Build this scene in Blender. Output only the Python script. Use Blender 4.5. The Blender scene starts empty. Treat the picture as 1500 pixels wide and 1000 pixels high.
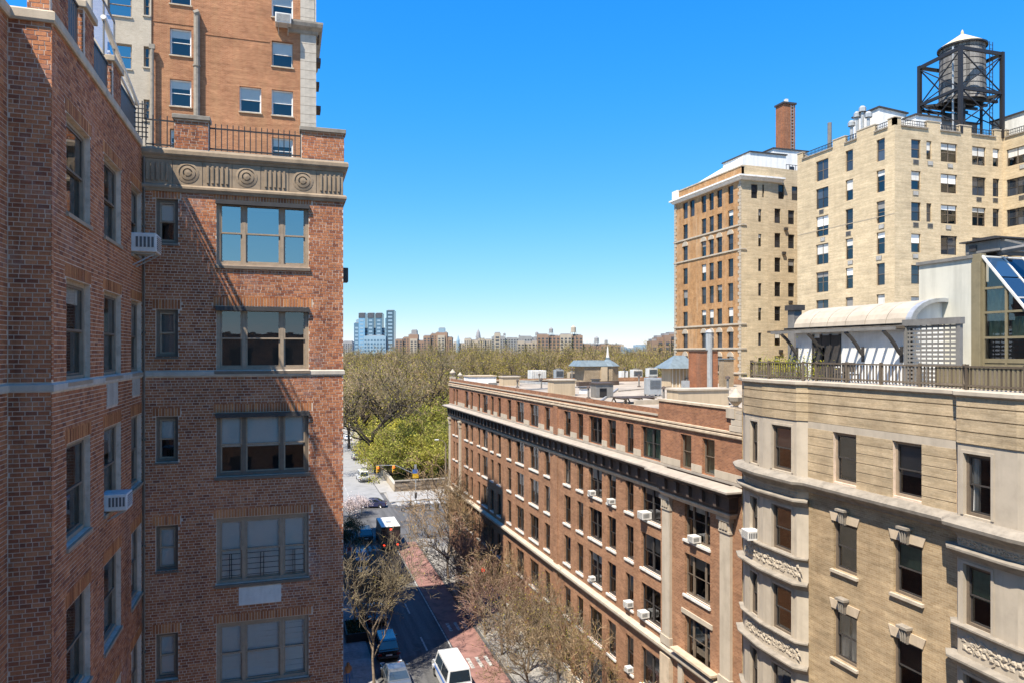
import bpy, bmesh, math, random
from mathutils import Vector, Matrix, Euler
rnd = random.Random(11)
SC = bpy.context.scene
COL = SC.collection
R = math.radians

# ------------------------------------------------------------------ camera, sky, sun, exposure
FPX, HORIZON = 1040.0, 515.0                 # focal length and horizon row of the 1500 px photograph
YAW = math.atan(330 / FPX)
YS, YC = math.sin(YAW), math.cos(YAW)
CAMZ = 25.5
cam_d = bpy.data.cameras.new('camera')
cam_d.sensor_width = 36; cam_d.lens = FPX / 1500 * 36
cam_d.shift_y = (HORIZON - 500) / 1500
cam_d.clip_start = 0.1; cam_d.clip_end = 9000
cam = bpy.data.objects.new('camera', cam_d); COL.objects.link(cam)
cam.location = (0, 0, CAMZ); cam.rotation_euler = (R(90), 0, -YAW)
SC.camera = cam

SUN = Vector((1.0, 0.82, -2.18)).normalized()  # direction the light travels
world = bpy.data.worlds.new('World'); SC.world = world; world.use_nodes = True
wn = world.node_tree.nodes; wl = world.node_tree.links
wn.clear()
sky = wn.new('ShaderNodeTexSky'); sky.sky_type = 'NISHITA'; sky.sun_disc = False
sky.sun_elevation = math.asin(-SUN.z)
sky.sun_rotation = math.atan2(-SUN.x, -SUN.y)
sky.altitude = 2000; sky.air_density = 1.0; sky.dust_density = 0.0; sky.ozone_density = 3.0
SKY_S = 0.125
down = wn.new('ShaderNodeVectorMath'); down.operation = 'SCALE'; down.inputs['Scale'].default_value = SKY_S
crv = wn.new('ShaderNodeRGBCurve')            # a deep clear-day blue: one colour response for the whole sky
for ch, pts in ((0, ((.11,.012),(.20,.045),(.33,.11),(.54,.21),(.87,.36))), (1, ((.195,.14),(.35,.215),(.53,.29),(.79,.37),(1.0,.42))), (2, ((.37,.44),(.61,.46),(.82,.46),(1.0,.46)))):
    c = crv.mapping.curves[ch]
    c.points[0].location = (0, 0); c.points[1].location = pts[-1] if pts[-1][0] >= 1 else (1.0, pts[-1][1] + .05)
    for q in (pts[:-1] if pts[-1][0] >= 1 else pts): c.points.new(*q)
crv.mapping.update()
up = wn.new('ShaderNodeVectorMath'); up.operation = 'SCALE'; up.inputs['Scale'].default_value = 1 / SKY_S
bg = wn.new('ShaderNodeBackground'); bg.inputs['Strength'].default_value = SKY_S
wo = wn.new('ShaderNodeOutputWorld')
wl.new(sky.outputs[0], down.inputs[0]); wl.new(down.outputs[0], crv.inputs['Color']); wl.new(crv.outputs[0], up.inputs[0])
wl.new(up.outputs[0], bg.inputs['Color']); wl.new(bg.outputs[0], wo.inputs['Surface'])

sun_d = bpy.data.lights.new('sun', 'SUN'); sun_d.energy = 4.1; sun_d.angle = R(0.5); sun_d.color = (1.0, 0.92, 0.79)
sun = bpy.data.objects.new('sun', sun_d); COL.objects.link(sun)
sun.rotation_euler = SUN.to_track_quat('-Z', 'Y').to_euler(); sun.location = (-60, -50, 120)

SC.view_settings.view_transform = 'Standard'; SC.view_settings.look = 'None'
SC.view_settings.exposure = 1.3; SC.view_settings.gamma = 1
SC.render.engine = 'CYCLES'
SC.cycles.max_bounces = 7; SC.cycles.diffuse_bounces = 4; SC.cycles.glossy_bounces = 3
SC.cycles.transmission_bounces = 4; SC.cycles.transparent_max_bounces = 12
SC.cycles.caustics_reflective = False; SC.cycles.caustics_refractive = False
SC.cycles.use_denoising = True
SC.cycles.sample_clamp_indirect = 6

# ------------------------------------------------------------------ geometry helpers
def ray(px, py):
    l = (px - 750) / FPX
    return Vector((l * YC + YS, YC - l * YS, -(py - HORIZON) / FPX))
def on_x(px, py, X):
    r = ray(px, py); return r * (X / r.x) + Vector((0, 0, CAMZ))
def on_y(px, py, Y):
    r = ray(px, py); return r * (Y / r.y) + Vector((0, 0, CAMZ))
def on_z(px, py, Z=0.0):
    r = ray(px, py); return r * ((Z - CAMZ) / r.z) + Vector((0, 0, CAMZ))

class MB:
    def __init__(s): s.v = []; s.f = []; s.smooth = False
    def quad(s, a, b, c, d):
        n = len(s.v); s.v += [tuple(a), tuple(b), tuple(c), tuple(d)]; s.f.append((n, n+1, n+2, n+3))
    def tri(s, a, b, c):
        n = len(s.v); s.v += [tuple(a), tuple(b), tuple(c)]; s.f.append((n, n+1, n+2))
    def box(s, x0, x1, y0, y1, z0, z1, skip=''):
        if x1 < x0: x0, x1 = x1, x0
        if y1 < y0: y0, y1 = y1, y0
        if z1 < z0: z0, z1 = z1, z0
        n = len(s.v)
        s.v += [(x0,y0,z0),(x1,y0,z0),(x1,y1,z0),(x0,y1,z0),(x0,y0,z1),(x1,y0,z1),(x1,y1,z1),(x0,y1,z1)]
        F = {'b':(0,3,2,1),'t':(4,5,6,7),'f':(0,1,5,4),'k':(2,3,7,6),'l':(3,0,4,7),'r':(1,2,6,5)}
        s.f += [tuple(n+i for i in F[k]) for k in 'btfklr' if k not in skip]
        return s
    def fb(s, u0, u1, v0, v1, w0, w1, skip=''):          # box in facade terms: along, up, outwards
        return s.box(u0, u1, -w1, -w0, v0, v1, skip)
    def hexa(s, p):                                       # eight corners, bottom four then top four
        n = len(s.v); s.v += [tuple(q) for q in p]
        s.f += [tuple(n+i for i in q) for q in ((0,3,2,1),(4,5,6,7),(0,1,5,4),(2,3,7,6),(3,0,4,7),(1,2,6,5))]
    def tube(s, p0, p1, r0, r1=None, n=6, caps=True):
        p0 = Vector(p0); p1 = Vector(p1); r1 = r0 if r1 is None else r1
        d = p1 - p0
        if d.length < 1e-6: return
        d.normalize()
        a = d.orthogonal().normalized(); b = d.cross(a)
        i = len(s.v)
        for p, r in ((p0, r0), (p1, r1)):
            for k in range(n):
                t = 2 * math.pi * k / n
                s.v.append(tuple(p + a * (r * math.cos(t)) + b * (r * math.sin(t))))
        for k in range(n):
            k2 = (k + 1) % n
            s.f.append((i+k, i+k2, i+n+k2, i+n+k))
        if caps:
            s.f.append(tuple(i + n - 1 - k for k in range(n))); s.f.append(tuple(i + n + k for k in range(n)))
    def bar(s, p0, p1, w, h=None):                        # square bar
        h = w if h is None else h
        p0 = Vector(p0); p1 = Vector(p1); d = (p1 - p0)
        if d.length < 1e-6: return
        d.normalize()
        up = Vector((0,0,1)) if abs(d.z) < .95 else Vector((0,1,0))
        a = d.cross(up).normalized() * (w / 2); b = a.cross(d).normalized() * (h / 2)
        s.hexa([p0-a-b, p0+a-b, p0+a+b, p0-a+b, p1-a-b, p1+a-b, p1+a+b, p1-a+b])
    def lathe(s, prof, n=16, c=(0,0), a0=0.0, a1=2*math.pi):
        full = abs(a1 - a0 - 2*math.pi) < 1e-6
        m = n if full else n + 1
        i = len(s.v)
        for r, z in prof:
            for k in range(m):
                t = a0 + (a1 - a0) * k / n
                s.v.append((c[0] + r * math.cos(t), c[1] + r * math.sin(t), z))
        for j in range(len(prof) - 1):
            for k in range(n):
                k2 = (k + 1) % m
                s.f.append((i+j*m+k, i+j*m+k2, i+(j+1)*m+k2, i+(j+1)*m+k))
    def prism(s, pts, z0, z1):                            # plan polygon extruded upwards
        n = len(pts); i = len(s.v)
        s.v += [(p[0], p[1], z0) for p in pts] + [(p[0], p[1], z1) for p in pts]
        s.f.append(tuple(i + n - 1 - k for k in range(n))); s.f.append(tuple(i + n + k for k in range(n)))
        for k in range(n): s.f.append((i+k, i+(k+1)%n, i+n+(k+1)%n, i+n+k))
    def side_prism(s, pts, y0, y1, taper=None):           # (x, z) outline extruded along y
        n = len(pts); i = len(s.v)
        s.v += [(p[0], y0, p[1]) for p in pts] + [(p[0], y1, p[1]) for p in pts]
        s.f.append(tuple(i + k for k in range(n))); s.f.append(tuple(i + n + n - 1 - k for k in range(n)))
        for k in range(n): s.f.append((i+(k+1)%n, i+k, i+n+k, i+n+(k+1)%n))
    def sweep(s, path, prof, closed=False):               # profile (outwards, z) along a plan polyline, outwards = right of the walk
        P = [Vector((p[0], p[1])) for p in path]; m = len(prof); i = len(s.v); N = len(P)
        for k in range(N):
            d0 = (P[k] - P[k-1]).normalized() if k > 0 or closed else None
            d1 = (P[(k+1) % N] - P[k]).normalized() if k < N - 1 or closed else None
            d0 = d0 or d1; d1 = d1 or d0
            n0 = Vector((d0.y, -d0.x)); n1 = Vector((d1.y, -d1.x))
            b = (n0 + n1).normalized(); b = b / max(.35, b.dot(n0))
            for o, z in prof: s.v.append((P[k].x + b.x * o, P[k].y + b.y * o, z))
        for k in range(N if closed else N - 1):
            k2 = (k + 1) % N
            for j in range(m):
                j2 = (j + 1) % m
                s.f.append((i+k*m+j, i+k2*m+j, i+k2*m+j2, i+k*m+j2))
        if not closed:
            s.f.append(tuple(i + m - 1 - j for j in range(m))); s.f.append(tuple(i + (N-1)*m + j for j in range(m)))
    def merge(s, o, M=None):
        n = len(s.v)
        s.v += [tuple(M @ Vector(v)) for v in o.v] if M else o.v
        s.f += [tuple(n + i for i in f) for f in o.f]
    def mesh(s, name):
        me = bpy.data.meshes.new(name)
        me.from_pydata(s.v, [], s.f)
        if s.smooth:
            me.polygons.foreach_set('use_smooth', [True] * len(me.polygons))
        me.update(); return me

def link(name, me, mat=None, parent=None, loc=(0,0,0), rz=0.0):
    o = bpy.data.objects.new(name, me); COL.objects.link(o)
    if mat is not None and me is not None and len(me.materials) == 0: me.materials.append(mat)
    o.location = loc; o.rotation_euler = (0, 0, rz)
    if parent is not None: o.parent = parent
    return o
def build(name, mb, mat, parent=None, loc=(0,0,0), rz=0.0, bevel=0.0, smooth=False):
    mb.smooth = mb.smooth or smooth
    o = link(name, mb.mesh(name), mat, parent, loc, rz)
    if bevel:
        b = o.modifiers.new('bevel', 'BEVEL'); b.width = bevel; b.segments = 2; b.limit_method = 'ANGLE'; b.angle_limit = R(35)
    return o
def world_part(name, mb, mat, parent, **k):               # mesh drawn in world metres under a thing at its own place
    L = parent.location
    p = parent.parent
    off = Vector((L.x, L.y, L.z))
    mb.v = [(v[0]-off.x, v[1]-off.y, v[2]-off.z) for v in mb.v]
    return build(name, mb, mat, parent, **k)
def thing(name, label, cat, loc=(0,0,0), rz=0.0, group=None):
    o = bpy.data.objects.new(name, None); COL.objects.link(o)
    o.empty_display_size = .3
    o.location = loc; o.rotation_euler = (0, 0, rz); tag(o, label, cat, group); return o
def tag(o, label, cat, group=None):
    o['label'] = label; o['category'] = cat
    if group: o['group'] = group
    return o
def struct(o): o['kind'] = 'structure'; return o
def stuff(o): o['kind'] = 'stuff'; return o
def copy_tree(o, parent=None):
    c = o.copy(); COL.objects.link(c)
    if parent is not None: c.parent = parent
    for ch in list(o.children): copy_tree(ch, c)
    return c

# ------------------------------------------------------------------ materials
def nmat(name):
    m = bpy.data.materials.new(name); m.use_nodes = True
    nt = m.node_tree; b = nt.nodes['Principled BSDF']
    return m, nt, b
def col4(c): return (c[0], c[1], c[2], 1)
def mix(nt, a, b, fac, mode='MIX'):
    n = nt.nodes.new('ShaderNodeMix'); n.data_type = 'RGBA'; n.blend_type = mode
    for sock, val in ((n.inputs[6], a), (n.inputs[7], b), (n.inputs[0], fac)):
        if hasattr(val, 'is_output'): nt.links.new(val, sock)
        elif isinstance(val, (int, float)): sock.default_value = val
        else: sock.default_value = col4(val)
    return n.outputs[2]
def noise(nt, scale, detail=4, rough=.6, vec=None, kind='Object'):
    t = nt.nodes.new('ShaderNodeTexNoise'); t.inputs['Scale'].default_value = scale
    t.inputs['Detail'].default_value = detail; t.inputs['Roughness'].default_value = rough
    if vec is None:
        tc = nt.nodes.new('ShaderNodeTexCoord'); vec = tc.outputs[kind]
    nt.links.new(vec, t.inputs['Vector'])
    return t.outputs['Fac']
def ramp(nt, fac, stops):
    r = nt.nodes.new('ShaderNodeValToRGB'); e = r.color_ramp.elements
    e[0].position, e[0].color = stops[0][0], col4(stops[0][1])
    e[1].position, e[1].color = stops[-1][0], col4(stops[-1][1])
    for p, c in stops[1:-1]:
        x = e.new(p); x.color = col4(c)
    nt.links.new(fac, r.inputs[0]); return r.outputs[0]
def stretched(nt, sx, sy, sz, kind='Object'):
    tc = nt.nodes.new('ShaderNodeTexCoord'); mp = nt.nodes.new('ShaderNodeMapping')
    mp.inputs['Scale'].default_value = (sx, sy, sz); nt.links.new(tc.outputs[kind], mp.inputs[0]); return mp.outputs[0]
def bump(nt, b, height, strength=.3, dist=.01):
    n = nt.nodes.new('ShaderNodeBump'); n.inputs['Strength'].default_value = strength; n.inputs['Distance'].default_value = dist
    nt.links.new(height, n.inputs['Height']); nt.links.new(n.outputs[0], b.inputs['Normal'])

def plain(name, c, rough=.7, var=.25, scale=3.0, metal=0.0, bumpy=.15, streak=True, spec=.4):
    """a worn surface: base colour broken by mottling and rain streaks"""
    m, nt, b = nmat(name)
    dark = tuple(x * (1 - var) for x in c); lite = tuple(min(1, x * (1 + var * .6)) for x in c)
    n1 = noise(nt, scale, 5, .65)
    col = ramp(nt, n1, [(.3, dark), (.5, c), (.72, lite)])
    if streak:
        n2 = noise(nt, 1.0, 4, .6, stretched(nt, 2.2, 2.2, .22))
        f = ramp(nt, n2, [(.45, (0,0,0)), (.75, (1,1,1))])
        mm = nt.nodes.new('ShaderNodeMath'); mm.operation = 'MULTIPLY'; mm.inputs[1].default_value = .5
        nt.links.new(f, mm.inputs[0])
        col = mix(nt, col, tuple(x * .55 for x in c), mm.outputs[0])
    nt.links.new(col, b.inputs['Base Color'])
    b.inputs['Roughness'].default_value = rough; b.inputs['Metallic'].default_value = metal
    b.inputs['Specular IOR Level'].default_value = spec
    if bumpy: bump(nt, b, noise(nt, scale * 9, 4), bumpy, .01)
    return m

def brick_tex(name, c1, c2, mortar, bw=.215, bh=.075, ms=.006, var=.3, stain=(.2,.18,.16), stain_amt=.25, bias=0.0, strong=.35, course=0.0):
    m, nt, b = nmat(name)
    tc = nt.nodes.new('ShaderNodeTexCoord'); sp = nt.nodes.new('ShaderNodeSeparateXYZ'); nt.links.new(tc.outputs['Object'], sp.inputs[0])
    ad = nt.nodes.new('ShaderNodeMath'); ad.operation = 'ADD'
    nt.links.new(sp.outputs[0], ad.inputs[0]); nt.links.new(sp.outputs[1], ad.inputs[1])
    cb = nt.nodes.new('ShaderNodeCombineXYZ'); nt.links.new(ad.outputs[0], cb.inputs[0]); nt.links.new(sp.outputs[2], cb.inputs[1])
    t = nt.nodes.new('ShaderNodeTexBrick'); nt.links.new(cb.outputs[0], t.inputs['Vector'])
    t.inputs['Color1'].default_value = col4(c1); t.inputs['Color2'].default_value = col4(c2); t.inputs['Mortar'].default_value = col4(mortar)
    t.inputs['Scale'].default_value = 1; t.inputs['Brick Width'].default_value = bw; t.inputs['Row Height'].default_value = bh
    t.inputs['Mortar Size'].default_value = ms; t.inputs['Mortar Smooth'].default_value = .2; t.inputs['Bias'].default_value = bias
    n1 = noise(nt, .9, 5, .7)
    v = ramp(nt, n1, [(.3, (1-var,)*3), (.7, (1+var*.5,)*3)])
    col = mix(nt, t.outputs['Color'], v, 1.0, 'MULTIPLY')
    n2 = noise(nt, 1.0, 5, .62, stretched(nt, 1.4, 1.4, .13))
    f = ramp(nt, n2, [(.48, (0,0,0)), (.8, (stain_amt,)*3)])
    col = mix(nt, col, stain, f)
    n3 = noise(nt, 14, 3, .6, stretched(nt, 1, 1, 3.2))
    v3 = ramp(nt, n3, [(.3, (.78,)*3), (.7, (1.16,)*3)])
    col = mix(nt, col, v3, .8, 'MULTIPLY')
    if course:                                   # darker and lighter courses across a big wall
        n6 = noise(nt, 1, 3, .7, stretched(nt, .35, .35, 4.5)); col = mix(nt, col, ramp(nt, n6, [(.32, (1-course,)*3), (.66, (1+course*.6,)*3)]), 1.0, 'MULTIPLY')
        n7 = noise(nt, .16, 3, .5); col = mix(nt, col, ramp(nt, n7, [(.35, (1-course*.6,)*3), (.65, (1.05,)*3)]), 1.0, 'MULTIPLY')
    nt.links.new(col, b.inputs['Base Color']); b.inputs['Roughness'].default_value = .88
    b.inputs['Specular IOR Level'].default_value = .25
    iv = nt.nodes.new('ShaderNodeMath'); iv.operation = 'SUBTRACT'; iv.inputs[0].default_value = 1; nt.links.new(t.outputs['Fac'], iv.inputs[1])
    bump(nt, b, iv.outputs[0], strong, .008)
    return m

def piece_mat(name, stops, rough=.85, pale=None, pale_amt=.5, grain=30, bumpy=.35):
    """each separate piece (mesh island or object) takes its own tone"""
    m, nt, b = nmat(name)
    g = nt.nodes.new('ShaderNodeNewGeometry'); oi = nt.nodes.new('ShaderNodeObjectInfo')
    ad = nt.nodes.new('ShaderNodeMath'); ad.operation = 'ADD'
    nt.links.new(g.outputs['Random Per Island'], ad.inputs[0]); nt.links.new(oi.outputs['Random'], ad.inputs[1])
    fr = nt.nodes.new('ShaderNodeMath'); fr.operation = 'FRACT'; nt.links.new(ad.outputs[0], fr.inputs[0])
    col = ramp(nt, fr.outputs[0], stops)
    n1 = noise(nt, grain, 4, .65)
    v = ramp(nt, n1, [(.3, (.72,)*3), (.7, (1.22,)*3)])
    col = mix(nt, col, v, .9, 'MULTIPLY')
    geo = nt.nodes.new('ShaderNodeNewGeometry')
    if pale:
        n2 = noise(nt, .55, 6, .7, geo.outputs['Position'])
        f = ramp(nt, n2, [(.55, (0,0,0)), (.75, (pale_amt,)*3)])
        n4 = noise(nt, 9, 5, .7, geo.outputs['Position'])
        f2 = ramp(nt, n4, [(.4, (0,0,0)), (.6, (1,1,1))])
        f = mix(nt, f, f2, 1.0, 'MULTIPLY')
        col = mix(nt, col, pale, f)
    n5 = noise(nt, .35, 3, .6, geo.outputs['Position'])
    v5 = ramp(nt, n5, [(.35, (.78,)*3), (.68, (1.15,)*3)])
    col = mix(nt, col, v5, .8, 'MULTIPLY')
    if pale:                                      # rain and soot streaks down the wall
        mp = nt.nodes.new('ShaderNodeMapping'); mp.inputs['Scale'].default_value = (1.5, 1.5, .12); nt.links.new(geo.outputs['Position'], mp.inputs[0])
        n8 = noise(nt, 1.0, 5, .65, mp.outputs[0]); col = mix(nt, col, ramp(nt, n8, [(.34, (1.12,)*3), (.55, (1,)*3), (.74, (.55,.53,.53))]), 1.0, 'MULTIPLY')
    nt.links.new(col, b.inputs['Base Color']); b.inputs['Roughness'].default_value = rough
    b.inputs['Specular IOR Level'].default_value = .25
    if bumpy: bump(nt, b, noise(nt, grain * 3, 4), bumpy, .004)
    return m

def clear_glass(name, refl=.12, tint=(.75,.8,.8), wav=.25):
    m, nt, b = nmat(name); nt.nodes.remove(b)
    out = nt.nodes['Material Output']
    tr = nt.nodes.new('ShaderNodeBsdfTransparent'); tr.inputs[0].default_value = col4(tint)
    gl = nt.nodes.new('ShaderNodeBsdfGlossy'); gl.inputs['Roughness'].default_value = .015
    gl.inputs['Color'].default_value = (.95,.97,1,1)
    lw = nt.nodes.new('ShaderNodeLayerWeight'); lw.inputs['Blend'].default_value = .35
    mp = nt.nodes.new('ShaderNodeMapRange'); mp.inputs['To Min'].default_value = refl; mp.inputs['To Max'].default_value = .95
    nt.links.new(lw.outputs['Fresnel'], mp.inputs[0])
    mx = nt.nodes.new('ShaderNodeMixShader')
    nt.links.new(mp.outputs[0], mx.inputs[0]); nt.links.new(tr.outputs[0], mx.inputs[1]); nt.links.new(gl.outputs[0], mx.inputs[2])
    bp = nt.nodes.new('ShaderNodeBump'); bp.inputs['Strength'].default_value = wav; bp.inputs['Distance'].default_value = .006
    nt.links.new(noise(nt, 1.6, 2), bp.inputs['Height']); nt.links.new(bp.outputs[0], gl.inputs['Normal'])
    nt.links.new(mx.outputs[0], out.inputs[0]); return m
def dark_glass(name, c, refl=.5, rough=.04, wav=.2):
    """an opaque pane: the dark of the unlit inside is put into its colour"""
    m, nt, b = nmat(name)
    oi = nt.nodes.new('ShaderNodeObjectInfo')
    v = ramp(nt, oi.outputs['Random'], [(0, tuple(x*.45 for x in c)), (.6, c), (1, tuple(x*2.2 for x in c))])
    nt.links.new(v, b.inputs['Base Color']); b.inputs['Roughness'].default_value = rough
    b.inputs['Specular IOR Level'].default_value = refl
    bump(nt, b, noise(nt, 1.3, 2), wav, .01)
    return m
def metal_paint(name, c, rough=.35, coat=.6, metal=0.0):
    m, nt, b = nmat(name)
    n1 = noise(nt, 2.5, 4)
    col = ramp(nt, n1, [(.3, tuple(x*.8 for x in c)), (.7, c)])
    nt.links.new(col, b.inputs['Base Color']); b.inputs['Roughness'].default_value = rough
    b.inputs['Coat Weight'].default_value = coat; b.inputs['Coat Roughness'].default_value = .06; b.inputs['Metallic'].default_value = metal
    return m
def glow(name, c, s):
    m, nt, b = nmat(name); b.inputs['Base Color'].default_value = col4(c)
    b.inputs['Emission Color'].default_value = col4(c); b.inputs['Emission Strength'].default_value = s; return m
def foliage(name, stops, trans=.25):
    m, nt, b = nmat(name)
    g = nt.nodes.new('ShaderNodeNewGeometry'); oi = nt.nodes.new('ShaderNodeObjectInfo')
    col = ramp(nt, g.outputs['Random Per Island'], stops)
    v = ramp(nt, oi.outputs['Random'], [(0, (.60,.64,.62)), (.5, (1,.98,.95)), (1, (1.32,1.22,1.05))])
    col = mix(nt, col, v, 1.0, 'MULTIPLY')
    nt.links.new(col, b.inputs['Base Color']); b.inputs['Roughness'].default_value = .7
    b.inputs['Specular IOR Level'].default_value = .2
    tl = nt.nodes.new('ShaderNodeBsdfTranslucent'); nt.links.new(col, tl.inputs[0])
    mx = nt.nodes.new('ShaderNodeMixShader'); mx.inputs[0].default_value = trans
    out = nt.nodes['Material Output']
    nt.links.new(b.outputs[0], mx.inputs[1]); nt.links.new(tl.outputs[0], mx.inputs[2]); nt.links.new(mx.outputs[0], out.inputs[0])
    return m

M = {}
M['red_brick'] = piece_mat('red_brick', [(0,(.19,.072,.042)),(.08,(.26,.092,.046)),(.3,(.345,.126,.056)),(.7,(.41,.162,.073)),(.92,(.47,.205,.098)),(1,(.31,.115,.058))], pale=(.42,.36,.34), pale_amt=.6)
M['mortar'] = plain('mortar', (.62,.49,.38), .95, .3, 4)
M['soldier'] = piece_mat('soldier_brick', [(0,(.30,.105,.042)),(.5,(.44,.17,.066)),(1,(.52,.23,.09))], pale=(.42,.36,.34), pale_amt=.3)
M['lime'] = plain('limestone', (.46,.41,.34), .85, .22, 2.5)
M['lime_dark'] = plain('weathered_limestone', (.27,.235,.19), .88, .35, 2.5)
M['frieze'] = plain('terracotta_frieze', (.30,.225,.15), .85, .28, 3)
M['bronze'] = plain('bronze_frame', (.155,.12,.088), .5, .2, 6, streak=False)
M['bronze_lite'] = plain('taupe_frame', (.31,.24,.17), .55, .2, 6, streak=False)
M['black_iron'] = plain('black_iron', (.022,.02,.02), .5, .3, 8, streak=False)
M['dark_frame'] = plain('dark_frame', (.05,.045,.042), .5, .25, 6, streak=False)
M['white_paint'] = plain('white_paint', (.78,.77,.74), .5, .08, 4)
M['off_white'] = plain('off_white', (.66,.64,.59), .6, .12, 4)
M['blind'] = plain('blind', (.94,.92,.87), .8, .06, 2, streak=False)
M['shade_grey'] = plain('grey_shade', (.24,.23,.215), .85, .12, 2, streak=False)
M['shade_dark'] = plain('dark_screen', (.055,.05,.045), .85, .15, 2, streak=False)
M['curtain_green'] = plain('green_curtain', (.20,.30,.22), .9, .2, 5, streak=False)
M['room'] = plain('room', (.026,.028,.032), .95, .4, .8, streak=False)  # near-black colour stands for the darkness of unlit rooms
M['glass'] = clear_glass('window_glass', .07, (.98,.98,.97))
M['glass_mirror'] = clear_glass('reflective_glass', .38, (.8,.84,.86), .12)
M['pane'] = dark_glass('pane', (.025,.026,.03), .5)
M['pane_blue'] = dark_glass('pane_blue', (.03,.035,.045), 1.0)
M['brown_brick'] = brick_tex('brown_brick', (.38,.195,.105), (.25,.115,.060), (.46,.33,.22), stain=(.24,.15,.10), stain_amt=.5, course=.15)
M['attic_brick'] = brick_tex('attic_brick', (.37,.165,.08), (.23,.095,.05), (.40,.28,.20), var=.35, stain=(.16,.09,.06), stain_amt=.5)
M['tower_brick'] = brick_tex('orange_brick', (.47,.205,.095), (.34,.13,.055), (.52,.35,.23), var=.22, stain=(.46,.27,.13), stain_amt=.5, course=.22)
M['cream_brick'] = brick_tex('cream_brick', (.50,.43,.33), (.44,.37,.28), (.5,.44,.36), var=.15, stain=(.4,.33,.25), stain_amt=.3)
M['tan_brick'] = brick_tex('tan_brick', (.475,.35,.21), (.37,.26,.145), (.50,.40,.26), stain=(.30,.20,.11), stain_amt=.6, bh=.07, course=.25)
M['buff_band'] = brick_tex('buff_band', (.52,.405,.26), (.44,.335,.205), (.5,.38,.24), stain=(.32,.23,.14), stain_amt=.65, bh=.06, bw=.3, course=.22)
M['buff_brick'] = brick_tex('buff_brick', (.64,.515,.335), (.55,.425,.26), (.66,.55,.40), var=.16, stain=(.44,.34,.22), stain_amt=.5, course=.2)
M['ornate_brick'] = brick_tex('ornate_brick', (.46,.245,.10), (.34,.165,.062), (.50,.36,.22), var=.4, stain=(.55,.42,.28), stain_amt=.6)
M['chimney_brick'] = brick_tex('chimney_brick', (.35,.13,.055), (.23,.085,.04), (.32,.2,.14))
M['stone'] = plain('pale_stone', (.44,.375,.29), .85, .14, 1.5)
M['stone_warm'] = plain('warm_stone', (.50,.40,.285), .88, .22, 2)
M['cornice_dark'] = plain('dark_cornice', (.085,.062,.05), .7, .3, 2)
M['ledge'] = plain('ledge_metal', (.36,.315,.26), .6, .15, 1.2)
M['roof_pale'] = plain('roof_membrane', (.33,.28,.22), .9, .4, .45, streak=False)
M['roof_grey'] = plain('roof_gravel', (.26,.24,.22), .95, .25, 1, streak=False)
M['stucco'] = plain('stucco', (.56,.54,.46), .9, .07, 1.2)
M['tan_panel'] = plain('tan_panel', (.47,.37,.25), .85, .12, 1)
M['tan_shingle'] = brick_tex('tan_shingle', (.36,.28,.19), (.29,.225,.15), (.2,.15,.1), bw=.25, bh=.16, ms=.012)
M['slate_blue'] = plain('blue_slate', (.155,.195,.215), .5, .25, 2)
M['steel'] = plain('galvanised', (.42,.43,.43), .45, .2, 3, metal=.4)
M['grey_metal'] = plain('grey_metal', (.19,.18,.165), .5, .25, 3)
M['olive'] = plain('olive_cladding', (.21,.175,.105), .6, .2, 2)
M['canvas'] = plain('canvas_vault', (.42,.355,.275), .8, .12, 1)
M['tank_wood'] = piece_mat('tank_wood', [(0,(.10,.096,.092)),(.5,(.19,.182,.172)),(1,(.29,.28,.265))], grain=8)
M['tank_roof'] = plain('tank_roof', (.50,.43,.30), .8, .15, 1)
M['ac_white'] = plain('ac_white', (.62,.60,.56), .5, .2, 4)
M['ac_dark'] = plain('ac_grille', (.10,.10,.10), .6, .2, 4, streak=False)
m, nt, b = nmat('asphalt')
c_ = ramp(nt, noise(nt, 5, 5, .7), [(.3, (.062,.061,.061)), (.7, (.105,.102,.098))])
c_ = mix(nt, c_, ramp(nt, noise(nt, 1, 4, .6, stretched(nt, 1.3, .06, 1)), [(.35, (.68,)*3), (.65, (1.25,)*3)]), 1.0, 'MULTIPLY')     # tyre wear along the lanes
c_ = mix(nt, c_, ramp(nt, noise(nt, .22, 2, .4), [(.46, (.75,)*3), (.5, (1.12,)*3)]), .8, 'MULTIPLY')
nt.links.new(c_, b.inputs['Base Color']); b.inputs['Roughness'].default_value = .9; bump(nt, b, noise(nt, 30, 3), .3, .01); M['asphalt'] = m
M['concrete'] = plain('sidewalk', (.30,.285,.26), .92, .2, .8, streak=False)
M['lot'] = plain('city_ground', (.27,.25,.22), .95, .3, .2, streak=False)
M['red_lane'] = plain('red_lane', (.235,.125,.105), .9, .45, .9, streak=False)
m, nt, b = nmat('road_paint')
c_ = mix(nt, (.46,.45,.42), (.12,.115,.11), ramp(nt, noise(nt, 3.5, 5, .75), [(.42, (0,0,0)), (.62, (1,1,1))]))
nt.links.new(c_, b.inputs['Base Color']); b.inputs['Roughness'].default_value = .85; M['road_paint'] = m
M['lawn'] = plain('lawn', (.10,.105,.035), .95, .4, .25, streak=False)
M['park_stone'] = plain('park_stone', (.17,.13,.10), .9, .45, 1.5)
M['bark'] = plain('bark', (.085,.065,.05), .95, .35, 4, bumpy=.5)
M['bark_pale'] = plain('bark_pale', (.19,.145,.10), .95, .35, 4, bumpy=.5)
M['twig'] = foliage('twig', [(0,(.09,.065,.042)),(.5,(.17,.125,.08)),(1,(.28,.215,.145))], .0)
M['twig_dark'] = foliage('twig_dark', [(0,(.11,.08,.055)),(.5,(.20,.15,.10)),(1,(.30,.23,.15))], .0)
M['leaf_spring'] = foliage('leaf_spring', [(0,(.19,.20,.03)),(.5,(.37,.365,.065)),(1,(.52,.48,.11))], .3)
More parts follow.
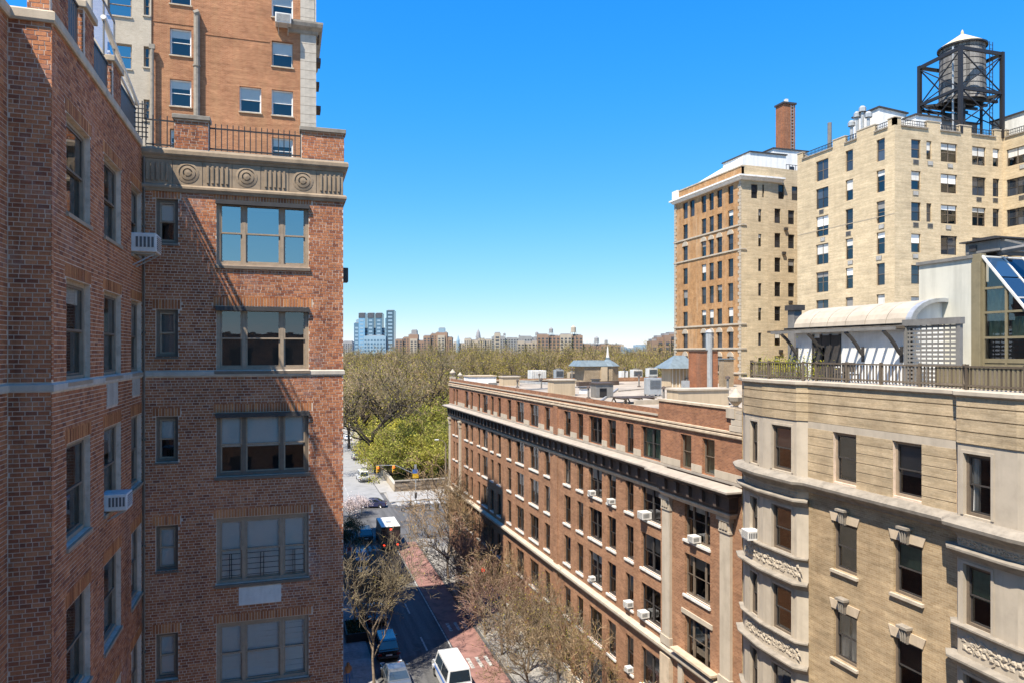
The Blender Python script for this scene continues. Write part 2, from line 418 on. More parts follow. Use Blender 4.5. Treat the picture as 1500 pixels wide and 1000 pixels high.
M['leaf_olive'] = foliage('leaf_olive', [(0,(.17,.14,.025)),(.5,(.33,.275,.045)),(1,(.47,.40,.07))], .25)
M['leaf_brown'] = foliage('leaf_brown', [(0,(.15,.11,.055)),(.5,(.26,.195,.095)),(1,(.37,.285,.14))], .2)
M['leaf_dark'] = foliage('leaf_dark', [(0,(.018,.03,.012)),(.5,(.035,.055,.018)),(1,(.06,.085,.03))], .2)
M['blossom'] = foliage('blossom', [(0,(.45,.36,.36)),(.5,(.62,.53,.52)),(1,(.75,.68,.66))], .25)
M['leaf_lime'] = foliage('leaf_lime', [(0,(.22,.26,.02)),(.6,(.42,.40,.04)),(1,(.55,.47,.05))], .3)
M['roof_pane'] = dark_glass('roof_pane', (.012,.03,.06), .6, .05)
M['twig_red'] = foliage('twig_red', [(0,(.13,.065,.05)),(.5,(.22,.125,.095)),(1,(.33,.22,.17))], .0)
M['truck_black'] = plain('truck_black', (.012,.012,.013), .6, .2, 2)
M['bark_dark'] = plain('bark_dark', (.045,.035,.028), .95, .3, 4)
M['twig_tan'] = foliage('twig_tan', [(0,(.14,.10,.065)),(.5,(.26,.195,.125)),(1,(.40,.315,.21))], .0)
# ------------------------------------------------------------------ facades, windows, mouldings
class Fac:
    """a wall plane: u runs along it, v up, w outwards; ang = heading of u"""
    def __init__(s, th, x, y, z=0.0, ang=0.0):
        s.th = th; s.O = Vector((x, y, z)); s.a = ang
        s.u = Vector((math.cos(ang), math.sin(ang), 0)); s.n = Vector((math.sin(ang), -math.cos(ang), 0))
    def W(s, u, v, w=0.0): return s.O + s.u * u + s.n * w + Vector((0, 0, v))
    def put(s, name, mb, mat, parent=None, **k):
        if parent is None: return build(name, mb, mat, s.th, s.O - s.th.location, s.a, **k)
        return build(name, mb, mat, parent, **k)
    def lk(s, name, me, mat, u, v, w=0.0, parent=None):
        return link(name, me, mat, s.th, s.W(u, v, w) - s.th.location, s.a)
    def uv(s, p):
        d = Vector(p) - s.O; return d.dot(s.u), d.z
def wall_mb(u0, u1, v0, v1, ops, depth=.3):
    mb = MB()
    us = sorted({u0, u1} | {x for o in ops for x in (o[0], o[1]) if u0 < x < u1})
    vs = sorted({v0, v1} | {x for o in ops for x in (o[2], o[3]) if v0 < x < v1})
    for j in range(len(vs) - 1):
        vm = (vs[j] + vs[j+1]) / 2; run = None
        row = [o for o in ops if o[2] < vm < o[3]]
        for i in range(len(us) - 1):
            um = (us[i] + us[i+1]) / 2
            hole = any(o[0] < um < o[1] for o in row)
            if hole:
                if run is not None: mb.quad((run,0,vs[j]), (us[i],0,vs[j]), (us[i],0,vs[j+1]), (run,0,vs[j+1])); run = None
            elif run is None: run = us[i]
        if run is not None: mb.quad((run,0,vs[j]), (u1,0,vs[j]), (u1,0,vs[j+1]), (run,0,vs[j+1]))
    for a, b, c, d in ops:
        D = depth
        mb.quad((a,0,c), (a,0,d), (a,D,d), (a,D,c)); mb.quad((b,0,d), (b,0,c), (b,D,c), (b,D,d))
        mb.quad((a,0,d), (b,0,d), (b,D,d), (a,D,d)); mb.quad((b,0,c), (a,0,c), (a,D,c), (b,D,c))
    return mb
_wm = {}
def rect_mesh(w, h, name='pane'):
    k = ('q', round(w, 3), round(h, 3), name)
    if k not in _wm:
        mb = MB(); mb.quad((0,0,0), (w,0,0), (w,0,h), (0,0,h)); _wm[k] = mb.mesh(name)
    return _wm[k]
def slab_mesh(w, h, d, name):
    k = ('s', round(w, 3), round(h, 3), d, name)
    if k not in _wm:
        mb = MB(); mb.box(0, w, 0, d, 0, h); _wm[k] = mb.mesh(name)
    return _wm[k]
def slats_mesh(w, h, pitch):
    k = ('l', round(w, 3), round(h, 3), pitch)
    if k not in _wm:
        mb = MB(); z = h
        while z > .02:
            q = rnd.uniform(-.012, .012)
            mb.hexa([(0,.0,z-pitch*.92+q),(w,.0,z-pitch*.92-q),(w,.012,z-pitch*.92-q),(0,.012,z-pitch*.92+q),(0,.028,z),(w,.028,z),(w,.04,z),(0,.04,z)])
            z -= pitch
        for x in (w*.2, w*.8): mb.box(x-.008, x+.008, -.004, 0, 0, h)
        _wm[k] = mb.mesh('blind_slats')
    return _wm[k]
def drape_mesh(w, h, seed):
    k = ('d', round(w, 2), round(h, 2), seed % 5)
    if k not in _wm:
        r2 = random.Random(seed % 5); mb = MB(); n = 14; ph = r2.random() * 6
        pts = []
        for i in range(n + 1):
            x = w * i / n
            pts.append((x, .05 * math.sin(i * 1.7 + ph) + .02 * math.sin(i * .6)))
        for i in range(n):
            (a, p), (b, q) = pts[i], pts[i+1]
            mb.quad((a*.8, p*1.4, 0), (b*.8, q*1.4, 0), (b, q, h), (a, p, h))
        mb.smooth = True; _wm[k] = mb.mesh('curtain')
    return _wm[k]
STY = {
 'triple': dict(fw=.10, mw=.10, lights=[0,.272,.72,1], rail=.5, rec=.07, dep=.16, sw=.045),
 'near':   dict(fw=.085, mw=.06, lights=[0,1], rail=.5, rec=.10, dep=.14, sw=.05),
 'single': dict(fw=.055, mw=.05, lights=[0,1], rail=.5, rec=.16, dep=.10, sw=.04),
 'pair':   dict(fw=.055, mw=.11, lights=[0,.5,1], rail=.5, rec=.16, dep=.10, sw=.04),
 'tri':    dict(fw=.06, mw=.11, lights=[0,.25,.75,1], rail=.5, rec=.16, dep=.10, sw=.04),
 'far':    dict(fw=.06, mw=.07, lights=[0,1], rail=.5, rec=.13, dep=.08, sw=0),
 'farpair':dict(fw=.06, mw=.08, lights=[0,.5,1], rail=.5, rec=.13, dep=.08, sw=0),
 'fartri': dict(fw=.06, mw=.08, lights=[0,.33,.67,1], rail=.5, rec=.13, dep=.08, sw=0),
 'fixed':  dict(fw=.06, mw=.08, lights=[0,1], rail=None, rec=.13, dep=.08, sw=0),
}
def frame_meshes(W, H, st):
    k = ('f', round(W, 3), round(H, 3), st)
    if k in _wm: return _wm[k]
    S = STY[st]; fw, mw, rec, dep, sw = S['fw'], S['mw'], S['rec'], S['dep'], S['sw']
    f = MB(); w1, w0 = -rec, -rec - dep
    f.fb(0, fw, 0, H, w0, w1); f.fb(W-fw, W, 0, H, w0, w1); f.fb(fw, W-fw, H-fw, H, w0, w1); f.fb(fw, W-fw, 0, fw, w0, w1)
    L = [fw + x * (W - 2*fw) for x in S['lights']]
    for x in L[1:-1]: f.fb(x-mw/2, x+mw/2, fw, H-fw, w0, w1 - .012)
    sash = MB(); panes = []
    for i in range(len(L) - 1):
        a = L[i] + (mw/2 if i else 0); b = L[i+1] - (mw/2 if i < len(L)-2 else 0)
        if S['rail'] is None:
            panes.append((a, fw, b-a, H-2*fw, w1 - .04)); continue
        zm = fw + (H - 2*fw) * S['rail']
        if sw:
            e = .003
            for (z0, z1, q0, q1) in ((zm-.02, H-fw, w1-.055, w1-.02), (fw, zm+.02, w1-.10, w1-.065)):
                sash.fb(a+e, a+sw, z0, z1, q0, q1); sash.fb(b-sw, b-e, z0, z1, q0, q1)
                sash.fb(a+sw, b-sw, z1-sw, z1-e, q0, q1); sash.fb(a+sw, b-sw, z0+e, z0+sw, q0, q1)
                panes.append((a+sw, z0+sw, b-a-2*sw, z1-z0-2*sw, (q0+q1)/2))
        else:
            f.fb(a, b, zm-.03, zm+.03, w0, w1-.02)
            panes.append((a, zm+.03, b-a, H-fw-zm-.03, w1-.04)); panes.append((a, fw, b-a, zm-.03-fw, w1-.05))
    _wm[k] = (f.mesh('window'), sash.mesh('sash') if sash.v else None, panes)
    return _wm[k]
def window(fac, u, v, W, H, st, fmat, gmat, blind=None, sill=None, smat=None, sash_mat=None, guard=None):
    """a window part of the building with its own frame, sashes, panes, blind and sill"""
    fm, sm, panes = frame_meshes(W, H, st)
    o = fac.lk('window', fm, fmat, u, v)
    if sm is not None: link('sash', sm if not sm.materials else sm, sash_mat or fmat, o)
    for i, (a, z, w, h, q) in enumerate(panes):
        g = gmat[i % len(gmat)] if isinstance(gmat, list) else gmat
        me = rect_mesh(w, h, 'pane_' + g.name); link('pane', me, g, o, (a, -q, z))
    if blind:
        kind, frac, bm = blind[:3]
        S = STY[st]; q = S['rec'] + .108 if S['sw'] else S['rec'] + .045
        fw = S['fw']; hh = (H - 2*fw) * frac
        if kind == 'solid':
            if S['sw']:
                link('blind', slab_mesh(W-2*fw, hh, .015, 'blind_' + bm.name), bm, o, (fw, q, H-fw-hh))
            else:      # drawn shade right behind the upper pane
                for (a, z, w, h, qq) in panes[::2]:
                    link('blind', slab_mesh(w-.02, max(.1, h*min(1, frac*2)), .006, 'blind_' + bm.name), bm, o, (a+.01, -qq-.012, z+h-max(.1, h*min(1, frac*2))))
        elif kind == 'slats': link('blind', slats_mesh(W-2*fw, hh, .16), bm, o, (fw, q, H-fw-hh))
        elif kind == 'drape':
            ww = (W - 2*fw) * frac
            link('curtain', drape_mesh(ww, H-2*fw, rnd.randrange(99)), bm, o, (fw, q+.05, fw))
            if len(blind) > 3: link('curtain', drape_mesh(ww, H-2*fw, rnd.randrange(99)), bm, o, (W-fw-ww, q+.05, fw))
    if guard:
        mb = MB(); fw = STY[st]['fw']; w = -STY[st]['rec'] + .03
        for (a, z, ww, h, qq) in panes:
            if z > H * .4: continue
            for j in range(5): mb.bar((a, -w, z + h*(.1+.2*j)), (a+ww, -w, z + h*(.1+.2*j)), .014)
            for x in (.42, .52): mb.bar((a+ww*x, -w-.01, z), (a+ww*x, -w-.01, z+h*.9), .018)
        build('window_guard', mb, guard, o)
    if sill:
        t, p, e = sill
        k = ('sill', round(W, 3), t, p, e)
        if k not in _wm:
            mb = MB(); mb.hexa([(-e,.16,-t),(W+e,.16,-t),(W+e,.16,0),(-e,.16,0),(-e,-p,-t),(W+e,-p,-t),(W+e,-p,-.02),(-e,-p,-.02)][0:0] or
                [(-e,-p,-t),(W+e,-p,-t),(W+e,.14,-t),(-e,.14,-t),(-e,-p,-.015),(W+e,-p,-.015),(W+e,.14,.004),(-e,.14,.004)])
            _wm[k] = mb.mesh('sill')
        link('sill', _wm[k], smat, o)
    return o
def link(name, me, mat=None, parent=None, loc=(0,0,0), rz=0.0, _l=link):
    """meshes are shared between alike pieces; the material sits on the object when the mesh already has another"""
    if isinstance(mat, bpy.types.Object): mat, parent = None, mat
    o = _l(name, me, mat, parent, loc, rz)
    if mat is not None and me.materials and me.materials[0] != mat:
        o.material_slots[0].link = 'OBJECT'; o.material_slots[0].material = mat
    return o

def moulding(th, name, path, prof, mat, parent=None, closed=False):
    mb = MB(); mb.sweep(path, prof, closed); return world_part(name, mb, mat, parent or th)

# a room air conditioner hung in a window: local x along the wall, -y outwards
def make_ac():
    t = thing('air_conditioner', 'x', 'air conditioner')
    w, h, d = .62, .40, .46
    c = MB(); e = .03
    c.box(-w/2, w/2, -d, .12, 0, h)
    build('casing', c, M['ac_white'], t, bevel=.018)
    g = MB()
    for k in range(7): g.box(-w/2+.05, w/2-.05, -d-.014, -d-.002, .06+k*.042, .075+k*.042)
    build('back_grille', g, M['ac_white'], t)
    gp = MB(); gp.box(-w/2+.05, w/2-.05, -d-.004, -d+.02, .05, h-.05); build('coil', gp, M['ac_dark'], t)
    s = MB()
    for sx in (-1, 1):
        s = MB()
        for k in range(5):
            x = sx * w / 2
            s.box(min(x, x+sx*.008), max(x, x+sx*.008), -d+.05+k*.075, -d+.095+k*.075, .10, h-.08)
        build('side_vent', s, M['ac_dark'], t)
    b = MB()
    for x in (-w*.3, w*.3):
        b.bar((x, -d+.04, -.02), (x, .1, -.02), .03); b.bar((x, -d+.06, -.03), (x, .06, -.30), .025)
    build('bracket', b, M['steel'], t)
    return t
AC0 = make_ac(); ac_used = [0]
def ac(fac, u, v, label, w=0.0, scale=1.0):
    o = AC0 if ac_used[0] == 0 else copy_tree(AC0)
    ac_used[0] += 1
    o.location = fac.W(u, v, w); o.rotation_euler = (0, 0, fac.a); o.scale = (scale,)*3
    tag(o, label, 'air conditioner', 'air conditioners hanging from windows')
    return o

# ------------------------------------------------------------------ laid brickwork
def brick_rects(u0, u1, v0, v1, ops, lintels=(), L=.172, h=.066, j=.015):
    out = []; v = v0; c = 0
    lintels = [(a, b, z0, v0 + math.ceil((z1-v0)/(h+j))*(h+j) - j) for a, b, z0, z1 in lintels]
    while v + h <= v1 + .03:
        vt = min(v + h, v1); vm = (v + vt) / 2
        cuts = sorted((o[0]-.002, o[1]+.002) for o in list(ops) + list(lintels) if o[2] - .02 < vm < o[3] + .012)
        free = []; a = u0
        for p, q in cuts:
            if p > a: free.append((a, p))
            a = max(a, q)
        if a < u1: free.append((a, u1))
        ll = L if c % 6 != 5 else .082
        off = (0, .5)[c % 2] * (ll + j) + (.03 * math.sin(c * 2.1))
        for p, q in free:
            k = math.floor((p - u0 + off) / (ll + j))
            x = u0 - off + k * (ll + j)
            while x < q:
                s, e = max(x, p + .004), min(x + ll, q - .004)
                if e - s > .03: out.append((s, e, v, vt))
                x += ll + j
        v += h + j; c += 1
    for a, b, z0, z1 in lintels:
        x = a
        while x < b - .03:
            out.append((x, min(x + h, b), z0 + .004, z1 - .004, 1)); x += h + j
    return out
def lay_bricks(jobs, th, n_single=300):
    """jobs: (facade, rects). The bricks that show largest are parts of their own, the rest one joined part"""
    allb = []
    for fac, rects in jobs:
        for r in rects:
            p = fac.W((r[0]+r[1])/2, (r[2]+r[3])/2)
            d = p - Vector((0, 0, CAMZ)); dist = d.length
            face = max(.02, -d.normalized().dot(fac.n))
            dep = p.x * YS + p.y * YC
            if dep < 1: score = 0
            else:
                px = 750 + FPX * (p.x * YC - p.y * YS) / dep; py = HORIZON - FPX * (p.z - CAMZ) / dep
                score = (r[1]-r[0]) * (r[3]-r[2]) * face / dist**2 if (0 < px < 1500 and 0 < py < 1000) else 0
                if len(r) > 4: score = 0
            allb.append((score, fac, r))
    allb.sort(key=lambda t: -t[0])
    cache = {}
    for s, fac, r in allb[:n_single]:
        w, h = round(r[1]-r[0], 2), round(r[3]-r[2], 3)
        if (w, h) not in cache:
            mb = MB(); mb.box(0, w, -.006, .03, 0, h, 'k'); cache[(w, h)] = mb.mesh('brick')
        fac.lk('brick', cache[(w, h)], M['red_brick'], r[0], r[2], rnd.uniform(-.002, .003))
    per = {}
    for s, fac, r in allb[n_single:]:
        per.setdefault((id(fac), len(r) > 4), (fac, []))[1].append(r)
    for (k, sold), (fac, rs) in per.items():
        mb = MB()
        for r in rs:
            q = .006 + rnd.uniform(-.003, .003)
            mb.box(r[0], r[1], -q, .02, r[2], r[3], 'k')
        stuff(fac.put('soldier_brickwork' if sold else 'brickwork', mb, M['soldier'] if sold else M['red_brick']))

def at_px(px, d):
    r = ray(px, HORIZON); return Vector((r.x*d, r.y*d, 0))
# ------------------------------------------------------------------ brick apartment building on the left
LB = thing('apartment_building', 'close red brick apartment building on the left with triple windows and a stone frieze', 'building', (-3.9, 22.3, 0))
ZR = 31.25
f_side = Fac(LB, -3.9, 14.2, 0, R(90))       # faces right, u runs away from the camera
f_dark = Fac(LB, -4.56, 14.2, 0, 0)          # narrow return facing the camera
f_far = Fac(LB, -4.56, 5.0, 0, R(90))        # wall along the left edge of the photograph
f_front = Fac(LB, -3.9, 22.3, 0, 0)          # faces the camera
f_right = Fac(LB, 1.65, 22.3, 0, R(90))
rowsT = [29.95, 26.88, 23.78, 20.70, 17.60, 14.5]
rowsB = [28.10, 24.95, 21.86, 18.76, 15.70, 12.6]
sideC = [(.86, 2.54), (3.70, 5.41), (6.62, 8.0)]
ZB = 11.5
side_ops = [(a, b, rb, rt) for rt, rb in zip(rowsT, rowsB) for a, b in sideC]
side_lin = [(a-.08, b+.08, rt+.012, rt+.235) for rt in rowsT for a, b in sideC]
frT = [29.92, 26.82, 23.72, 20.65, 17.58, 14.5]; frB = [28.02, 24.96, 21.86, 18.72, 15.72, 12.6]
bigU = (1.95, 4.53); smU = (.35, .93)
smT = [29.86, 26.70, 23.66, 20.55, 17.47, 14.4]; smB = [28.58, 25.36, 22.36, 19.25, 16.15, 13.1]
front_ops = [(bigU[0], bigU[1], b, t) for t, b in zip(frT, frB)] + [(smU[0], smU[1], b, t) for t, b in zip(smT, smB)]
front_lin = [(bigU[0]-.08, bigU[1]+.12, t+.012, t+.235) for t in frT[1:]] + [(bigU[0]-.08, bigU[1]+.12, 29.93, 30.08)] + [(smU[0]-.08, smU[1]+.08, t+.012, t+.23) for t in smT[1:]] + [(smU[0]-.08, smU[1]+.08, 29.87, 30.08)]
grilles = [(f_side, 3.95, 5.05, 24.25, 24.80), (f_side, 6.75, 7.75, 24.33, 24.80)]
f_side.put('wall', wall_mb(0, 8.1, 0, ZR, side_ops), M['mortar'])
f_dark.put('wall', wall_mb(0, .66, 0, ZR, []), M['mortar'])
f_far.put('wall', wall_mb(0, 9.2, 0, ZR, []), M['mortar'])
f_front.put('wall', wall_mb(0, 5.55, 0, ZR, front_ops), M['mortar'])
f_right.put('wall', wall_mb(0, 13.0, 0, ZR, []), M['brown_brick'])
mb = MB()
mb.quad((-14, 35.3, 0), (-14, 35.3, ZR), (1.65, 35.3, ZR), (1.65, 35.3, 0))
mb.quad((-14, 5, 0), (-14, 5, ZR), (-14, 35.3, ZR), (-14, 35.3, 0))
mb.quad((-14, 5, 0), (-4.56, 5, 0), (-4.56, 5, ZR), (-14, 5, ZR))
world_part('rear_wall', mb, M['mortar'], LB)
mb = MB()
mb.prism([(-14, 5), (-4.57, 5), (-4.57, 14.21), (-3.91, 14.21), (-3.91, 22.31), (1.64, 22.31), (1.64, 35.29), (-14, 35.29)], ZR - .3, ZR - .02)
world_part('roof', mb, M['roof_grey'], LB)
mb = MB()                                     # dark backing added behind the panes, standing for unlit rooms
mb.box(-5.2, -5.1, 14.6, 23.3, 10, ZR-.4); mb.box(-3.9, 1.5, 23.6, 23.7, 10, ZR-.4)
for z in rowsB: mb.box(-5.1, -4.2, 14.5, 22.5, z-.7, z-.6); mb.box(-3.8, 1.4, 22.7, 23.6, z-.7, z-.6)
world_part('dark_backing', mb, M['room'], LB)

jobs = []
jobs.append((f_side, brick_rects(.10, 8.08, ZB, 24.80, side_ops + [g[1:] for g in grilles], side_lin) + brick_rects(.10, 8.08, 24.98, 31.2, side_ops, side_lin)))
jobs.append((f_dark, brick_rects(.012, .66, 12.5, 24.80, []) + brick_rects(.012, .66, 24.98, 31.2, [])))
jobs.append((f_far, brick_rects(6.2, 9.19, 16, 24.80, []) + brick_rects(6.2, 9.19, 24.98, 31.2, [])))
cream_op = (2.56, 3.74, 18.06, 18.58)
jobs.append((f_front, brick_rects(.012, 5.55, ZB, 24.80, front_ops + [cream_op], front_lin) + brick_rects(.012, 5.55, 24.98, 30.05, front_ops, front_lin)))
lay_bricks(jobs, LB)
# corner bricks turn the side wall's near end
mb = MB()
z = ZB
k = 0
while z < 31.15:
    if not 24.74 < z < 24.99:
        mb.box(-3.91 + .0, -3.893, 14.192, 14.30 if k % 2 else 14.29, z, z + .068)
    z += .08; k += 1
world_part('corner_brickwork', mb, M['red_brick'], LB)['kind'] = 'stuff'

belt_prof = [(-.02, 24.80), (.035, 24.80), (.045, 24.83), (.045, 24.93), (-.02, 24.975)]
moulding(LB, 'belt_course', [(-4.56, 8), (-4.56, 14.2), (-3.9, 14.2), (-3.9, 22.3), (1.65, 22.3), (1.65, 30)], belt_prof, M['lime'])

# windows
gl = M['glass']
side_blinds = {(0,0): ('drape', .3, M['off_white']), (1,0): ('solid', .2, M['off_white']), (2,1): ('solid', .35, M['shade_grey']), (3,0): ('drape', .25, M['off_white']), (3,2): ('solid', .9, M['blind']), (4,2): ('solid', .95, M['blind']), (0,2): ('solid', .5, M['shade_grey']), (1,2): ('solid', .45, M['shade_grey'])}
for r, (t, b) in enumerate(zip(rowsT, rowsB)):
    for c, (u0, u1) in enumerate(sideC):
        window(f_side, u0, b, u1-u0, t-b, 'near', M['bronze_lite'], gl, side_blinds.get((r, c)), sill=(.09, .05, .04), smat=M['bronze_lite'], sash_mat=M['bronze'])
fb_blinds = [('solid', .08, M['shade_grey']), ('solid', 1.0, M['shade_dark']), ('solid', .55, M['blind']), ('solid', 1.0, M['blind']), ('slats', 1.0, M['blind']), None]
for r, (t, b) in enumerate(zip(frT, frB)):
    window(f_front, bigU[0], b, bigU[1]-bigU[0], t-b, 'triple', M['bronze_lite'] if r != 2 else M['bronze'], M['glass_mirror'] if r == 0 else gl, fb_blinds[r], sill=(.10, .06, .05), smat=M['bronze'], sash_mat=M['bronze_lite'], guard=M['black_iron'] if r == 3 else None)
    if r < 3:
        mb = MB(); mb.fb(bigU[0]-.02, bigU[1]+.02, t-.13, t-.005, -.06, .10); f_front.put('window_hood', mb, M['dark_frame'])
sb = [('solid', .5, M['blind']), ('solid', 1, M['shade_grey']), ('solid', .5, M['blind']), ('solid', 1, M['blind']), ('solid', 1, M['blind']), None]
for r, (t, b) in enumerate(zip(smT, smB)):
    window(f_front, smU[0], b, smU[1]-smU[0], t-b, 'near', M['bronze'], gl, sb[r], sill=(.06, .03, .02), smat=M['bronze'], sash_mat=M['bronze_lite'])
# grilles
for f, a, b, z0, z1 in grilles + [(f_front, *cream_op)]:
    mb = MB(); mb.fb(a, b, z0, z1, 0, .012); o = f.put('vent_grille', mb, M['lime'] if f is f_side else M['off_white'])
    s = MB()
    n = 9
    for k in range(n): s.fb(a+.03, b-.03, z0+.03+(z1-z0-.06)*k/n, z0+.03+(z1-z0-.06)*(k+.6)/n, .012, .02)
    f.put('vent_slats', s, M['lime'] if f is f_side else M['off_white'], o)

# cornice, frieze panels, parapet on the front
fp = [(-3.9, 22.3), (1.65, 22.3), (1.65, 30)]
moulding(LB, 'frieze_base', fp, [(-.02, 30.06), (.05, 30.06), (.07, 30.12), (.10, 30.16), (.10, 30.22), (.06, 30.27), (-.02, 30.27)], M['frieze'])
moulding(LB, 'cornice', fp, [(-.02, 30.98), (.06, 30.98), (.09, 31.04), (.13, 31.08), (.15, 31.12), (.15, 31.22), (.12, 31.27), (-.02, 31.30)], M['frieze'])
npan = 7; pw = 5.55 / npan
for k in range(npan):
    mb = MB(); mb.fb(k*pw+.008, (k+1)*pw-.008, 30.275, 30.975, -.02, .04)
    o = f_front.put('frieze_panel', mb, M['frieze'], bevel=.006)
    uc = (k + .5) * pw; d = MB()
    if k % 2 == 1:
        for r0, r1, q in ((.30, .24, .05), (.20, .13, .06), (.09, 0, .075)):
            for i in range(20):
                t0, t1 = 2*math.pi*i/20, 2*math.pi*(i+1)/20
                P = lambda r, t, w: (uc + r*math.cos(t), -w, 30.625 + r*math.sin(t))
                d.quad(P(r0, t0, q), P(r0, t1, q), P(r1, t1, q+.012), P(r1, t0, q+.012))
                d.quad(P(r0, t0, .035), P(r0, t1, .035), P(r0, t1, q), P(r0, t0, q))
                if r1: d.quad(P(r1, t1, .035), P(r1, t0, .035), P(r1, t0, q+.012), P(r1, t1, q+.012))
        f_front.put('medallion', d, M['frieze'], o)
    else:
        for i in range(5):
            x = uc - .26 + i * .13
            d.fb(x-.032, x+.032, 30.36, 30.86, .035, .075)
        f_front.put('flute', d, M['frieze'], o, bevel=.008)
moulding(LB, 'parapet_curb', [(-3.9, 22.42), (1.62, 22.42), (1.62, 30)], [(-.3, 31.25), (0, 31.25), (0, 31.36), (-.3, 31.36)], M['stone_warm'])
pier_jobs = []
for a, b, zt in ((.82, 1.72, 32.30), (4.33, 5.58, 32.28)):
    mb = MB(); mb.fb(a, b, 31.30, zt-.1, -.42, -.1); f_front.put('parapet_pier', mb, M['mortar'])
    f = Fac(LB, -3.9, 22.4, 0, 0); pier_jobs.append((f, brick_rects(a, b, 31.36, zt-.1, [])))
    if b > 5:
        f2 = Fac(LB, 1.68, 22.4, 0, R(90)); pier_jobs.append((f2, brick_rects(0, .32, 31.36, zt-.1, [])))
    mb = MB(); mb.fb(a-.06, b+.06, zt-.1, zt+.03, -.5, -.03); f_front.put('pier_cap', mb, M['lime_dark'], bevel=.015)
lay_bricks(pier_jobs, LB, 0)
def railing(fac, u0, u1, z0, z1, w, step=.155, name='railing'):
    mb = MB(); mb.bar((u0, -w, z0+.08), (u1, -w, z0+.08), .03, .04); mb.bar((u0, -w, z1-.14), (u1, -w, z1-.14), .03, .04)
    o = fac.put(name, mb, M['black_iron'])
    n = max(2, int((u1-u0)/step)); me = None
    for k in range(n+1):
        if me is None:
            b = MB(); b.bar((0, 0, 0), (0, 0, z1-z0), .026); me = b.mesh('bar')
        link('bar', me, M['black_iron'], o, (u0+(u1-u0)*k/n, -w, z0))
    return o
railing(f_front, .06, .80, 31.36, 32.28, -.22); railing(f_front, 1.75, 4.30, 31.36, 32.18, -.22)

# parapet of the side wall: coping, piers, screens
moulding(LB, 'coping', [(-4.56, 5), (-4.56, 14.2), (-3.9, 14.2), (-3.9, 22.0)], [(-.35, 31.2), (.05, 31.2), (.07, 31.24), (.07, 31.38), (.02, 31.42), (-.35, 31.42)], M['stone_warm'])
pj = []
for y0, y1, zt in ((14.3, 15.35, 33.0), (16.45, 17.25, 32.62), (18.95, 19.85, 32.5)):
    mb = MB(); mb.box(-4.3, -3.95, y0, y1, 31.4, zt-.12); world_part('parapet_pier', mb, M['mortar'], LB)
    fs = Fac(LB, -3.95, y0, 0, R(90)); pj.append((fs, brick_rects(.1, y1-y0, 31.42, zt-.12, [])))
    fe = Fac(LB, -4.3, y0, 0, 0); pj.append((fe, brick_rects(0, .34, 31.42, zt-.12, [])))
    mb = MB(); mb.box(-4.38, -3.88, y0-.06, y1+.06, zt-.12, zt+.03); world_part('pier_cap', mb, M['stone_warm'], LB, bevel=.02)
lay_bricks(pj, LB, 0)
for y0, y1, zt in ((15.4, 16.4, 32.5), (17.3, 18.9, 32.3), (19.9, 22.2, 32.3)):
    mb = MB(); mb.bar((-4.05, y0, 31.5), (-4.05, y1, 31.5), .04); mb.bar((-4.05, y0, zt), (-4.05, y1, zt), .05)
    o = world_part('screen_rail', mb, M['black_iron'], LB)
    n = int((y1-y0)/.12)
    for k in range(n):
        s = MB(); s.box(-4.06, -4.04, y0+.01+k*(y1-y0)/n, y0+(k+.88)*(y1-y0)/n, 31.52, zt-.03)
        q = world_part('screen_slat', s, M['dark_frame'], LB)
        q.parent = o; q.location = (0, 0, 0)
mb = MB(); mb.quad((-4.0, 17.3, 32.35), (-4.0, 19.4, 32.35), (-4.0, 19.4, 33.5), (-4.0, 17.3, 33.5)); o = world_part('glass_screen', mb, M['glass'], LB)
mb = MB()
for y in (17.3, 18.35, 19.4): mb.bar((-4.0, y, 32.3), (-4.0, y, 33.52), .035)
mb.bar((-4.0, 17.3, 33.52), (-4.0, 19.4, 33.52), .035)
world_part('screen_post', mb, M['grey_metal'], LB)
mb = MB(); mb.tube((-4.0, 18.3, 33.15), (-3.95, 21.9, 32.35), .06, .06, 8); mb.bar((-4.02, 18.9, 32.6), (-4.0, 21.8, 32.3), .05)
world_part('awning_roller', mb, M['off_white'], LB)
# lattice in the roof corner
mb = MB()
for k in range(6): mb.bar((-4.25+k*.1, 22.05, 31.42), (-4.25+k*.1, 22.05, 32.5), .025)
for k in range(8): mb.bar((-4.3, 22.04, 31.5+k*.13), (-3.7, 22.04, 31.5+k*.13), .025)
world_part('trellis', mb, M['dark_frame'], LB)
mb = MB(); mb.tube((-3.84, 22.24, 5), (-3.84, 22.24, 31.0), .03, .03, 8)
for z in range(8, 31, 3): mb.box(-3.89, -3.79, 22.2, 22.29, z, z+.05)
world_part('drainpipe', mb, M['bronze'], LB)
mb = MB(); mb.box(1.66, 1.86, 23.0, 23.4, 27.7, 28.15); world_part('meter_box', mb, M['dark_frame'], LB, bevel=.02)

ac(f_side, 7.05, 28.14, 'white air conditioner in the upper left window beside the red brick inner corner', .02, 1.25)
ac(f_side, 4.15, 21.90, 'white air conditioner low on the middle side window of the red brick wall', .0, .95)
ac(f_far, 6.95, 28.75, 'white air conditioner at the upper left edge, cut off by the frame', .02, 1.0)
ac(f_far, 6.8, 21.75, 'white air conditioner at the lower left edge, cut off by the frame', .02, 1.0)

